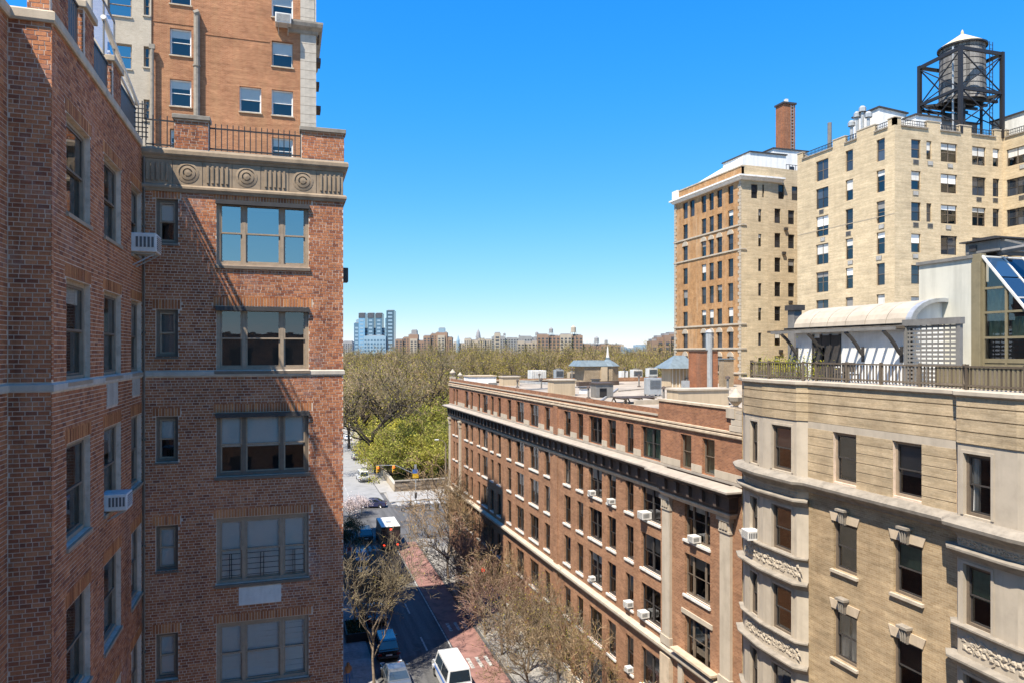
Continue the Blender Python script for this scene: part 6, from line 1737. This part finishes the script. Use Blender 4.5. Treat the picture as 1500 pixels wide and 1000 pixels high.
# blossoming trees and evergreens on the planted island by the crossing
FT = Tree('blossom_tree', M['bark'], M['twig_dark'], M['blossom'], seed=111, H=5, spread=1.1, trunk_h=1.2, r0=.1, depth=4, kids=(6,6,5), up=.4, twig_r=.02, leaf_n=2600, leaf_s=.22)
EV = Tree('evergreen_tree', M['bark'], M['twig_dark'], M['leaf_dark'], seed=112, H=7, spread=1.0, trunk_h=1.4, r0=.12, depth=4, kids=(6,6,5), up=.4, twig_r=.02, leaf_n=4200, leaf_s=.26)
for px, py, s, lab in ((512, 758, .72, 'pale pink blossoming tree beside the crossing, at the edge of the left building'), (530, 752, .68, 'pale blossoming tree left of the dark car at the crossing')):
    p = on_z(px, py, .1); FT.put(p.x, p.y, .1, lab, 'tree', 'blossoming trees', s, g_.uniform(0, 6))
for px, py, s, lab in ((507, 812, .55, 'dark evergreen on the left pavement behind the parked cars'), (512, 790, .5, 'dark evergreen nearest the crossing on the left pavement')):
    p = on_z(px, py, .1); EV.put(p.x, p.y, .1, lab, 'tree', 'evergreens on the left pavement', s, g_.uniform(0, 6))
# shrubs
SHR = Tree('shrub', M['bark'], M['twig_dark'], M['leaf_lime'], seed=130, H=.9, spread=1.2, trunk_h=.2, r0=.02, depth=4, kids=(6,5,4), up=.4, twig_r=.006, leaf_n=900, leaf_s=.07)
# ------------------------------------------------------------------ street furniture, vehicles, people
# park wall, stone by stone on the near face
PW = thing('park_wall', 'rough dark stone park wall below the yellow-green trees', 'wall', (18.9, 129.6, 0))
M['rubble'] = piece_mat('rubble', [(0,(.09,.07,.055)),(.5,(.17,.135,.105)),(1,(.27,.22,.17))], grain=6)
stm = {}
x = 0; r5 = random.Random(8)
for c in range(4):
    x = 0
    while x < 26:
        w = round(r5.choice((.8, 1.0, 1.2, 1.5)), 1)
        if w not in stm:
            b = MB(); b.hexa([(.02,-.05,.02),(w-.02,-.05,.02),(w-.02,.5,.02),(.02,.5,.02),(.02,-.05,.46),(w-.02,-.05,.46),(w-.02,.5,.46),(.02,.5,.46)]); stm[w] = b.mesh('stone')
        if x < 20: link('stone', stm[w], M['rubble'], PW, (x, r5.uniform(-.05,.03), c*.48))
        x += w
b = MB(); b.box(-.1, 40, -.02, .45, 0, 1.9); build('core', b, M['park_stone'], PW); b = MB(); b.box(-.15, 40, -.14, .55, 1.92, 2.08); build('coping', b, M['lime_dark'], PW)
PW2 = thing('park_wall', 'long tan park wall running up the right side of the park drive', 'wall', (18.7, 130.3, 0))
b = MB(); b.hexa([(0,0,0),(.45,0,0),(2.2,190,0),(1.75,190,0),(0,0,1.3),(.45,0,1.3),(2.2,190,1.3),(1.75,190,1.3)]); build('core', b, M['stone_warm'], PW2)
b = MB(); b.hexa([(-.06,0,1.3),(.51,0,1.3),(2.26,190,1.3),(1.69,190,1.3),(-.06,0,1.42),(.51,0,1.42),(2.26,190,1.42),(1.69,190,1.42)]); build('coping', b, M['lime'], PW2)
def lamp_signal():
    p = on_z(609, 737, .1)
    t = thing('traffic_signal', 'traffic signal mast with yellow signal heads and a blue and yellow sign at the crossing', 'traffic light', (p.x, p.y, .1))
    m = MB(); m.tube((0,0,0), (0,0,5.6), .10, .08, 10); m.lathe([(.28,0),(.26,.3),(.12,.5)], 10); build('pole', m, M['steel'], t)
    m = MB(); m.tube((0,0,4.9), (-3.4,0,6.6), .06, .05, 8); m.tube((-3.4,0,6.6), (-6.6,0,6.75), .05, .04, 8); m.bar((0,0,5.6), (-3.3,0,6.6), .02); build('mast_arm', m, M['steel'], t)
    for x in (-6.3, -3.7):
        m = MB(); m.box(x-.22, x+.22, -.18, .18, 5.45, 6.6); h = build('signal_head', m, M['sig_yellow'], t, bevel=.03)
        for k in range(3):
            z = 5.65 + k*.37; l = MB(); l.lathe([(0,0),(.13,0),(.13,.03)], 12)
            l.v = [(a + x, -.19 - c, z + b_) for a, b_, c in l.v]; build('lens', l, M['sig_red'] if k == 2 else M['ac_dark'], h)
            v = MB(); v.box(x-.16, x+.16, -.34, -.18, z+.13, z+.15); build('visor', v, M['sig_yellow'], h)
    m = MB(); m.box(-.55, .35, -.14, -.10, 5.1, 5.75); build('sign_blue', m, M['sign_blue'], t)
    m = MB(); m.box(-.55, .45, -.16, -.10, 4.3, 5.08); build('sign_yellow', m, M['sig_yellow'], t)
    m = MB(); m.box(-.28, .12, -.14, -.1, 5.8, 6.6); build('sign_grey', m, M['steel'], t)
    m = MB(); m.box(-.18, .18, -.2, .16, 1.0, 1.9); build('control_box', m, M['dark_frame'], t, bevel=.03)
M['sig_yellow'] = metal_paint('signal_yellow', (.72,.42,.02), .45, .3); M['sig_red'] = glow('signal_red', (.9,.05,.02), 3.0)
M['sign_blue'] = metal_paint('sign_blue', (.05,.16,.5), .5, .2); M['orange'] = metal_paint('orange', (.75,.16,.03), .5, .2)
lamp_signal()
p = on_z(653, 722, .1)
t = thing('street_lamp', 'tall tan street lamp pole with a bent arm at the corner of the brown building', 'street lamp', (p.x, p.y, .1))
m = MB(); m.tube((0,0,0), (0,0,8.8), .22, .12, 10); m.lathe([(.4,0),(.36,.6),(.22,.9)], 10); build('pole', m, M['bark_pale'], t)
m = MB(); m.tube((0,0,8.8), (-.5,0,9.5), .09, .07, 8); m.tube((-.5,0,9.5), (-1.4,0,9.7), .07, .06, 8); build('arm', m, M['bark_pale'], t)
m = MB(); m.box(-2.0, -1.3, -.18, .18, 9.6, 9.8); build('lamp_head', m, M['off_white'], t, bevel=.05)
# pedestrian signal in the trees
p = on_z(707, 870, .1)
t = thing('pedestrian_signal', 'short pole with a red hand signal among the twigs beside the brown building', 'traffic light', (p.x, p.y, .1))
m = MB(); m.tube((0,0,0), (0,0,3.0), .07, .07, 8); build('pole', m, M['steel'], t); m = MB(); m.box(-.22, .22, -.2, .15, 2.4, 2.95); h = build('housing', m, M['dark_frame'], t, bevel=.02); m = MB(); m.box(-.15, .15, -.215, -.2, 2.47, 2.88); build('lens', m, M['sig_red'], h)
# sign pole and planter on the left pavement
p = on_z(521, 925, .12)
t = thing('sign_pole', 'pale slim street pole with a small orange box, rising behind the black planter', 'pole', (p.x, p.y+.6, .12))
m = MB(); m.tube((0,0,0), (0,0,7.8), .085, .055, 8); m.lathe([(.16,0),(.14,.4),(.09,.5)], 8); build('pole', m, M['bark_pale'], t); m = MB(); m.box(-.18, .14, -.2, .05, 3.0, 3.5); build('orange_box', m, M['orange'], t, bevel=.02)
t = thing('planter', 'black rectangular planter box with low greenery on the left pavement', 'planter', (p.x, p.y-.6, .12))
m = MB(); w, l = 1.0, 1.7
m.box(-w, -w+.1, -l, l, 0, .75); m.box(w-.1, w, -l, l, 0, .75); m.box(-w+.1, w-.1, -l, -l+.1, 0, .75); m.box(-w+.1, w-.1, l-.1, l, 0, .75); build('box', m, M['black_iron'], t, bevel=.02)
m = MB(); m.box(-w+.1, w-.1, -l+.1, l-.1, .3, .62); build('soil', m, M['leaf_brown'], t)
m = MB(); r6 = random.Random(3)
for k in range(900):
    c = Vector((r6.uniform(-w+.15, w-.15), r6.uniform(-l+.15, l-.15), .62 + r6.random()*.3)); a = Vector((r6.gauss(0,1), r6.gauss(0,1), r6.gauss(0,1))).normalized(); b_ = a.orthogonal().normalized(); e = a.cross(b_); s = .09
    m.quad(c-b_*s, c+e*s*.6, c+b_*s, c-e*s*.6)
o = build('greenery', m, M['leaf_dark'], t); o['kind'] = 'stuff'
# bench and litter bin by the crossing
p = on_z(614, 748, .1)
t = thing('bench', 'dark bench with slatted seat at the crossing corner beside the motorbike', 'bench', (p.x+.6, p.y, .1))
for k in range(4): m = MB(); m.box(-1.3, 1.3, k*.13, k*.13+.1, .45, .49); build('slat', m, M['dark_frame'], t)
for k in range(3): m = MB(); m.box(-1.3, 1.3, .55, .59, .55+k*.14, .65+k*.14); build('backrest_slat', m, M['dark_frame'], t)
for x in (-1.1, 1.1): m = MB(); m.box(x-.04, x+.04, 0, .5, 0, .44); m.bar((x, .56, 0), (x, .56, .95), .06); build('leg', m, M['black_iron'], t)
t = thing('litter_bin', 'dark round litter bin at the right end of the bench by the crossing', 'bin', (p.x+2.9, p.y, .1))
m = MB(); m.lathe([(.26,0),(.34,.9),(.36,.95),(.3,.95),(.28,.5)], 12); build('basket', m, M['black_iron'], t); m = MB(); m.lathe([(.38,.95),(.38,1.0),(.2,1.18),(0,1.2)], 12); build('lid', m, M['dark_frame'], t)

# ---- vehicles: nose towards +y in local terms
M['tyre'] = plain('tyre', (.018,.018,.018), .85, .2, 6, streak=False); M['rim'] = metal_paint('rim', (.45,.45,.46), .35, .2, .8)
M['car_glass'] = dark_glass('car_glass', (.02,.03,.04), 1.0, .03); M['lamp_red'] = glow('tail_lamp', (.85,.04,.015), 1.6); M['lamp_off'] = metal_paint('tail_lens', (.16,.012,.01), .2, .8); M['lamp_white'] = metal_paint('head_lamp', (.75,.75,.72), .15, .8)
M['chrome'] = metal_paint('chrome', (.55,.55,.56), .2, .3, .9)
def wheels(t, W, ys, r, w=.24):
    for y in ys:
        for s in (-1, 1):
            m = MB(); m.lathe([(r*.58,-w/2),(r*.95,-w/2),(r,-w*.3),(r,w*.3),(r*.95,w/2),(r*.58,w/2)], 16); m.v = [(c, a, b_) for a, b_, c in m.v]
            o = build('wheel', m, M['tyre'], t, (s*(W/2-w/2), y, r))
            q = MB(); q.lathe([(r*.6,-w*.42),(r*.5,-w*.3),(.06,-w*.34),(0,-w*.4)], 12); q.lathe([(r*.6,w*.42),(r*.5,w*.3),(.06,w*.34),(0,w*.4)], 12); q.v = [(c, a, b_) for a, b_, c in q.v]
            build('rim', q, M['rim'], o)
def car(label, paint, x, y, rz=0, L=4.6, W=1.82, H=1.46, kind='sedan', lit=False, name='parked_car', group=None, z=.02, roof=None):
    t = thing(name, label, 'van' if kind == 'van' else 'car', (x, y, z), rz, group)
    h = L/2
    if kind == 'sedan': low = [(-h,.45),(-h+.04,.78),(-h+.25,.92),(-h+.95,.97),(h-1.25,.93),(h-.35,.80),(h-.04,.66),(h,.42),(h-.15,.24),(-h+.15,.24)]; cab = [(-h+.62,.95),(-h+1.35,H-.06),(-h+1.6,H),(.25,H),(.55,H-.05),(h-1.28,.93)]
    elif kind == 'suv': low = [(-h,.5),(-h+.03,.95),(-h+.1,1.05),(h-1.2,1.05),(h-.3,.95),(h-.03,.8),(h,.5),(h-.15,.28),(-h+.15,.28)]; cab = [(-h+.10,1.04),(-h+.42,H-.06),(-h+.7,H),(.45,H),(.7,H-.05),(h-1.22,1.04)]
    else: low = [(-h,.45),(-h,1.1),(-h+.02,1.15),(h-1.0,1.15),(h-.25,1.0),(h-.02,.8),(h,.45),(h-.15,.26),(-h+.1,.26)]; cab = [(-h+.03,1.14),(-h+.12,H-.08),(-h+.3,H),(h-1.75,H),(h-1.45,H-.06),(h-.98,1.14)]
    def loft(pts, w0, w1, tuck):
        m = MB(); n = len(pts); zs = [p_[1] for p_ in pts]; za, zb = min(zs), max(zs)
        for s in (-1, 1):
            for yy, zz in pts:
                f = (zz-za)/(zb-za); m.v.append((s*(w0+(w1-w0)*f)/2*(1 if not tuck else 1-.05*abs(yy/h)**3), yy, zz))
        m.f.append(tuple(range(n))[::-1]); m.f.append(tuple(n+i for i in range(n)))
        for i in range(n): m.f.append((i, (i+1) % n, n+(i+1) % n, n+i))
        return m
    build('body', loft(low, W, W*.97, True), paint, t, bevel=.05)
    build('cabin', loft(cab, W*.95, W*.76, False), roof or paint, t, bevel=.04)
    (ya, za), (yb, zb) = cab[0], cab[1]; (yc, zc), (yd, zd) = cab[-1], cab[-2]
    def win(name, y0, z0, y1, z1, w0, w1, out):
        m = MB(); o = .012
        m.hexa([(-w0/2, y0+out*o, z0), (w0/2, y0+out*o, z0), (w0/2, y0-out*.02, z0), (-w0/2, y0-out*.02, z0), (-w1/2, y1+out*o, z1), (w1/2, y1+out*o, z1), (w1/2, y1-out*.02, z1), (-w1/2, y1-out*.02, z1)]); build(name, m, M['car_glass'], t)
    lp = lambda a, b_, f: a + (b_-a)*f
    win('rear_window', lp(ya,yb,.12), lp(za,zb,.12), lp(ya,yb,.9), lp(za,zb,.9), W*.82, W*.70, -1)
    win('windscreen', lp(yc,yd,.08), lp(zc,zd,.08), lp(yc,yd,.94), lp(zc,zd,.94), W*.85, W*.72, 1)
    for s in (-1, 1):
        ys0, ys1 = ya+.35, yc-.35; yt0, yt1 = cab[2][0]+.05, cab[3][0]+.05
        mid0, mid1 = (ys0+ys1)/2, (yt0+yt1)/2
        for (b0, b1, t0, t1) in ((ys0, mid0-.04, yt0, mid1-.04), (mid0+.04, ys1, mid1+.04, yt1)):
            m = MB(); f0, f1 = .1, .82; xx = lambda f: s*(lp(W*.95, W*.76, f)/2 + .012); z0, z1 = lp(za, H, f0), lp(za, H, f1)
            m.hexa([(xx(f0), b0, z0), (xx(f0), b1, z0), (xx(f0)-s*.03, b1, z0), (xx(f0)-s*.03, b0, z0), (xx(f1), t0, z1), (xx(f1), t1, z1), (xx(f1)-s*.03, t1, z1), (xx(f1)-s*.03, t0, z1)]); build('side_window', m, M['car_glass'], t)
        m = MB(); m.box(s*W*.42-.16, s*W*.42+.16, -h-.012, -h+.05, .62, .80); build('tail_lamp', m, M['lamp_off'], t)
        m = MB(); m.box(s*W*.39-.17, s*W*.39+.17, h-.10, h-.0, .60, .74); build('head_lamp', m, M['lamp_white'], t)
        m = MB(); m.box(s*(W/2+.02), s*(W/2+.18), yc-.45, yc-.32, .95, 1.08); build('mirror', m, paint, t)
    m = MB(); m.box(-W*.46, W*.46, -h-.05, -h+.1, .38, .56); m.box(-W*.46, W*.46, h-.12, h+.04, .34, .52); build('bumper', m, M['dark_frame'], t, bevel=.03)
    m = MB(); m.box(-.26, .26, -h-.06, -h-.04, .60, .72); build('number_plate', m, M['off_white'], t)
    wheels(t, W, (-L*.30, L*.31), .33)
    return t
blk = metal_paint('black_paint', (.015,.016,.02), .25, 1); sil = metal_paint('silver_paint', (.32,.34,.36), .3, .9, .5); gry = metal_paint('grey_paint', (.10,.11,.12), .3, .9); wht = metal_paint('white_car_paint', (.72,.72,.71), .3, .8); nvy = metal_paint('navy_paint', (.03,.035,.09), .3, .9); bei = metal_paint('beige_paint', (.36,.31,.25), .35, .8)
kerb = 'cars parked along the left kerb'
for px, py, lab, pm, kd in ((566, 940, 'dark SUV parked at the left kerb with sky shining in its rear window', blk, 'suv'), (580, 985, 'dark car at the bottom of the left kerb row, nearest the camera', gry, 'sedan'), (552, 893, 'dark car parked at the left kerb under the bare tree', blk, 'sedan'), (533, 843, 'grey car parked at the left kerb beside the slim pole, roof reflecting blue', gry, 'suv'), (528, 812, 'light blue grey car parked far up the left kerb', sil, 'sedan')):
    p = on_z(px, py, .8); car(lab, pm, 8.0 if px > 540 else p.x, p.y, R(rnd.uniform(-1.5, 1.5)), kind=kd, H=1.46 if kd == 'sedan' else 1.72, group=kerb)
p = on_z(537, 778, 1.0); car('dark SUV waiting left of the black truck with two pale roof stripes', blk, 10.1, p.y, 0, 4.8, 1.9, 1.75, 'suv', name='car')
t = bpy.data.objects[-1] if False else None
p = on_z(545, 735, .8); car('navy car crossing in front of the sunlit park drive', nvy, p.x, p.y, R(78), kind='sedan', name='car')
p = on_z(661, 970, 1.6)
vt = car('white van with a blue side stripe in the sunlit lane beside the red lane', wht, p.x, p.y, R(1), 5.4, 2.0, 2.25, 'van', name='van')
m = MB()
for s in (-1, 1): m.box(s*.985, s*1.004, -2.3, 1.6, .85, 1.05)
m.box(-.9, .9, -2.73, -2.70, .9, 1.05); build('side_stripe', m, M['sign_blue'], vt)
for px, py, lab, pm, kd in ((521, 655, 'pale car far up the sunlit park drive behind the silver one', bei, 'sedan'), (522, 667, 'silver car on the park drive, second from the crossing', sil, 'suv'), (509, 640, 'white car on the park drive near the edge of the left building', wht, 'sedan'), (531, 697, 'white van-like car on the park drive nearest the crossing with dark windows', wht, 'van')):
    p = on_z(px, py, .8); car(lab, pm, p.x, p.y, R(2), 5.2 if kd == 'van' else 4.6, 1.95, 2.2 if kd == 'van' else 1.55, kd, name='car', group='cars on the park drive')
# box truck
p = on_z(569, 803, .4)
t = thing('box_truck', 'black box truck with a pale roof and red tail lights seen from behind', 'truck', (12.7, p.y, .02))
m = MB(); m.box(-1.22, 1.22, 0, 5.4, .75, 3.15); build('cargo_box', m, M['truck_black'] if 'truck_black' in M else blk, t, bevel=.03)
m = MB(); m.box(-1.18, 1.18, .03, 5.37, 3.15, 3.19); build('box_roof', m, M['ac_white'], t); m = MB(); m.box(-.35, .35, 2.2, 2.9, 3.19, 3.30); build('roof_hatch', m, M['steel'], t, bevel=.02)
m = MB(); m.box(-1.1, 1.1, 5.5, 7.2, .5, 1.5); m.hexa([(-1.08,5.5,1.5),(1.08,5.5,1.5),(1.08,7.1,1.5),(-1.08,7.1,1.5),(-1.0,5.5,2.4),(1.0,5.5,2.4),(1.0,6.5,2.4),(-1.0,6.5,2.4)]); build('cab', m, M['dark_frame'], t, bevel=.05)
m = MB(); m.hexa([(-.95,7.1,1.55),(.95,7.1,1.55),(.95,7.05,1.55),(-.95,7.05,1.55),(-.9,6.56,2.35),(.9,6.56,2.35),(.9,6.5,2.35),(-.9,6.5,2.35)]); build('windscreen', m, M['car_glass'], t)
m = MB(); m.box(-1.0, 1.0, .3, 7.0, .5, .74); m.box(-1.15, 1.15, -.12, .05, .42, .62); build('chassis', m, M['dark_frame'], t)
for x, z in ((-.85,.86),(.85,.86),(0,2.85)): m = MB(); m.box(x-.13, x+.13, -.03, 0, z-.08, z+.08); build('tail_lamp', m, M['lamp_red'], t)
for s in (-1, 1): m = MB(); m.box(s*.03-.52+s*.52-.0, s*.03+.52+s*.52, -.02, 0, 1.05, 2.7); build('rear_door', m, blk, t)
m = MB(); m.box(-.05, .05, -.05, -.02, 1.0, 2.7); m.box(-.2, .2, -.045, -.02, 1.6, 1.7); build('door_bar', m, M['chrome'], t)
wheels(t, 2.3, (1.2, 6.1), .42, .3)
# motorbike
p = on_z(597, 749, .1)
t = thing('motorbike', 'dark motorbike parked at the crossing corner beside the bench', 'motorcycle', (p.x, p.y, .11), R(75))
for y in (-.7, .7):
    m = MB(); m.lathe([(.24,-.06),(.32,-.06),(.34,0),(.32,.06),(.24,.06)], 14); m.v = [(c, a, b_) for a, b_, c in m.v]; o = build('wheel', m, M['tyre'], t, (0, y, .34))
    m = MB()
    for k in range(6): m.bar((0,0,0), (0, .25*math.cos(k*1.047), .25*math.sin(k*1.047)), .015)
    build('spoke', m, M['chrome'], o)
m = MB(); m.hexa([(-.12,-.35,.4),(.12,-.35,.4),(.12,.35,.4),(-.12,.35,.4),(-.14,-.25,.72),(.14,-.25,.72),(.14,.3,.78),(-.14,.3,.78)]); build('engine', m, M['dark_frame'], t, bevel=.03)
m = MB(); m.hexa([(-.13,-.8,.76),(.13,-.8,.76),(.15,-.05,.74),(-.15,-.05,.74),(-.1,-.82,.9),(.1,-.82,.9),(.12,-.05,.82),(-.12,-.05,.82)]); build('saddle', m, M['black_iron'], t, bevel=.03)
m = MB(); m.lathe([(0,-.25),(.13,-.2),(.16,0),(.13,.2),(0,.28)], 10); m.v = [(a, c + .2, b_*.8 + .86) for a, b_, c in m.v]; build('fuel_tank', m, nvy, t)
m = MB(); m.bar((-.07,.7,.34), (-.07,.4,1.0), .04); m.bar((.07,.7,.34), (.07,.4,1.0), .04); m.bar((-.36,.32,1.08), (.36,.32,1.08), .035); m.box(-.1,.1,.46,.58,.86,1.04); build('fork', m, M['chrome'], t)
m = MB(); m.tube((.14,-.9,.36), (.14,.1,.36), .05, .04, 8); m.bar((-.1,-.7,.34), (-.1,-.3,.7), .04); build('exhaust', m, M['chrome'], t)

# ---- people
M['skin'] = plain('skin', (.42,.25,.17), .6, .1, 8, streak=False, bumpy=0); M['denim'] = plain('denim', (.055,.13,.32), .85, .15, 8, streak=False); M['coat_brown'] = plain('coat_brown', (.22,.115,.06), .85, .2, 6, streak=False)
M['hair_brown'] = plain('hair', (.14,.07,.03), .6, .2, 12, streak=False, bumpy=0); M['red_cloth'] = plain('red_cloth', (.45,.03,.03), .8, .15, 8, streak=False); M['pale_cloth'] = plain('pale_cloth', (.62,.58,.54), .85, .12, 8, streak=False)
def person(label, x, y, rz, top, legs, hair, long_hair=False, z=.12):
    J = {'pelvis':(0,0,.95,.135),'waist':(0,0,1.08,.12),'chest':(0,.01,1.28,.15),'neck0':(0,0,1.44,.07),'neck':(0,.0,1.50,.055),'head':(0,.02,1.60,.095),'crown':(0,.015,1.69,.085),
     'hl':(-.09,0,.90,.10),'kl':(-.10,.16,.50,.065),'al':(-.10,.12,.09,.045),'tl':(-.10,.28,.04,.038),
     'hr':(.09,0,.90,.10),'kr':(.10,.04,.49,.065),'ar':(.10,-.24,.14,.045),'tr':(.10,-.12,.04,.038),
     'sl':(-.19,0,1.41,.065),'el':(-.25,-.12,1.14,.046),'wl':(-.24,-.02,.90,.034),'fl':(-.235,.03,.80,.03),
     'sr':(.19,0,1.41,.065),'er':(.25,.10,1.15,.046),'wr':(.23,.26,.97,.034),'fr':(.22,.32,.90,.03)}
    E = [('pelvis','waist'),('waist','chest'),('chest','neck0'),('neck0','neck'),('neck','head'),('head','crown'),('pelvis','hl'),('hl','kl'),('kl','al'),('al','tl'),('pelvis','hr'),('hr','kr'),('kr','ar'),('ar','tr'),('neck0','sl'),('sl','el'),('el','wl'),('wl','fl'),('neck0','sr'),('sr','er'),('er','wr'),('wr','fr')]
    names = list(J); me = bpy.data.meshes.new('body'); me.from_pydata([J[n][:3] for n in names], [(names.index(a), names.index(b)) for a, b in E], [])
    t = thing('person', label, 'person', (x, y, z), rz)
    tmp = bpy.data.objects.new('body', me); COL.objects.link(tmp)
    sk = tmp.modifiers.new('skin', 'SKIN'); sk.use_smooth_shade = True
    for n, v in zip(names, me.skin_vertices[0].data): v.radius = (J[n][3], J[n][3]); v.use_root = (n == 'pelvis')
    ss = tmp.modifiers.new('sub', 'SUBSURF'); ss.levels = 2; ss.render_levels = 2
    dg = bpy.context.evaluated_depsgraph_get(); fin = bpy.data.meshes.new_from_object(tmp.evaluated_get(dg))
    bpy.data.objects.remove(tmp)
    fin.name = 'body'
    for m_ in (M['skin'], top, legs, M['black_iron']): fin.materials.append(m_)
    for pl in fin.polygons:
        c = pl.center; hand = abs(c.x) > .2 and c.z < .97
        pl.material_index = 3 if c.z < .09 else 2 if c.z < .93 and not hand else 0 if (c.z > 1.47 or hand) else 1
    link('body', fin, None, t)
    m = MB(); m.lathe([(.02,1.735),(.07,1.725),(.105,1.68),(.118,1.62),(.112,1.56),(.10,1.52)] if not long_hair else [(.02,1.735),(.07,1.725),(.108,1.68),(.122,1.6),(.128,1.5),(.13,1.40),(.09,1.36)], 14, a0=R(150), a1=R(390)); m.v = [(a, b_+.01, c) for a, b_, c in m.v]; build('hair', m, hair, t, smooth=True)
    m = MB(); m.lathe([(.155,1.0),(.17,1.12),(.172,1.28),(.16,1.36)], 14); m.v = [(a*1.08, b_*.82, c) for a, b_, c in m.v]; build('jacket', m, top, t, smooth=True)
    f = MB(); f.hexa([(-.012,.105,1.585),(.012,.105,1.585),(.008,.1,1.585),(-.008,.1,1.585),(-.006,.108,1.625),(.006,.108,1.625),(.005,.1,1.625),(-.005,.1,1.625)])
    for s in (-1,1): f.box(s*.035-.012, s*.035+.012, .098, .108, 1.62, 1.632)
    f.box(-.025,.025,.098,.107,1.553,1.56); build('face', f, M['skin'], t)
    return t
p = on_z(505, 1003, .12); person('person with long brown hair, brown coat and blue jeans walking up the left pavement', p.x + .25, p.y, 0, M['coat_brown'], M['denim'], M['hair_brown'], True)
p = on_z(508, 818, .12); person('person in a red top and pale trousers on the far left pavement', p.x + .3, p.y, R(180), M['red_cloth'], M['pale_cloth'], M['hair_brown'])
p = on_z(601, 748, .12); person('person in dark clothes standing by the motorbike at the crossing', p.x + .2, p.y + .8, R(90), M['dark_frame'], M['black_iron'], M['hair_brown'])

# ---- terrace planting and furniture on the near right roof
for k in range(6):
    SHR.put(19.9 + .05*(k % 2), 26.2 - k*.34, 24.5, 'yellow-green leafy shrub behind the fence at the left end of the roof terrace', 'shrub', 'shrubs along the terrace fence', .72, k*1.3)
SHR.put(19.9, 23.75, 24.5, 'single yellow-green shrub near the pavilion door on the roof terrace', 'shrub', None, .9, 2.0)
t = thing('planter', 'long low grey planter trough holding the yellow-green terrace shrubs', 'planter', (19.9, 25.3, 24.3))
m = MB(); m.box(-.25,.25,-1.2,1.2,0,.35); build('trough', m, M['grey_metal'], t, bevel=.02); m = MB(); m.box(-.21,.21,-1.16,1.16,.35,.37); build('soil', m, M['leaf_brown'], t)
for k, (y, lab) in enumerate(((22.6, 'dark metal terrace chair behind the fence left of the lattice screen'), (21.8, 'dark metal terrace chair nearest the lattice screen'))):
    t = thing('terrace_chair', lab, 'chair', (20.4, y, 24.2), R(90 + 30*k), 'chairs on the terrace')
    m = MB(); m.box(-.24,.24,-.24,.24,.43,.47); build('seat', m, M['dark_frame'], t); m = MB(); m.box(-.24,.24,.22,.25,.55,.9); build('backrest', m, M['dark_frame'], t)
    for sx in (-1,1):
        for sy in (-1,1): m = MB(); m.bar((sx*.21,sy*.21,0),(sx*.21,sy*.21,.43 if sy<0 else .9),.035); build('leg', m, M['dark_frame'], t)
t = thing('terrace_table', 'small round pale table between the terrace chairs', 'table', (20.5, 22.2, 24.2))
m = MB(); m.lathe([(0,.70),(.4,.70),(.4,.74),(0,.74)], 20); build('tabletop', m, M['off_white'], t); m = MB(); m.tube((0,0,.03),(0,0,.7),.035,.035,8); m.lathe([(.25,0),(.22,.04),(0,.05)], 12); build('leg', m, M['dark_frame'], t)

# manhole covers in the carriageway
mm_ = MB(); mm_.lathe([(.38, 0), (.38, .012), (.30, .016), (.1, .012), (0, .016)], 18); mh = mm_.mesh('manhole_cover')
mm_ = MB()
for k in range(6): mm_.bar((.28*math.cos(k*1.047), .28*math.sin(k*1.047), .016), (-.05*math.cos(k*1.047), -.05*math.sin(k*1.047), .016), .04, .01)
mr = mm_.mesh('rib')
for x, y, lab in ((10.6, 60.5, 'iron manhole cover in the road left of the white van'), (9.9, 72.0, 'iron manhole cover in the shaded road beside the parked cars'), (12.6, 79.0, 'iron manhole cover in the road just before the truck'), (11.5, 104.0, 'iron manhole cover in the middle of the crossing')):
    o = link('manhole_cover', mh, M['black_iron'], None, (x, y, .008)); tag(o, lab, 'manhole cover', 'manhole covers in the street'); link('rib', mr, M['black_iron'], o)
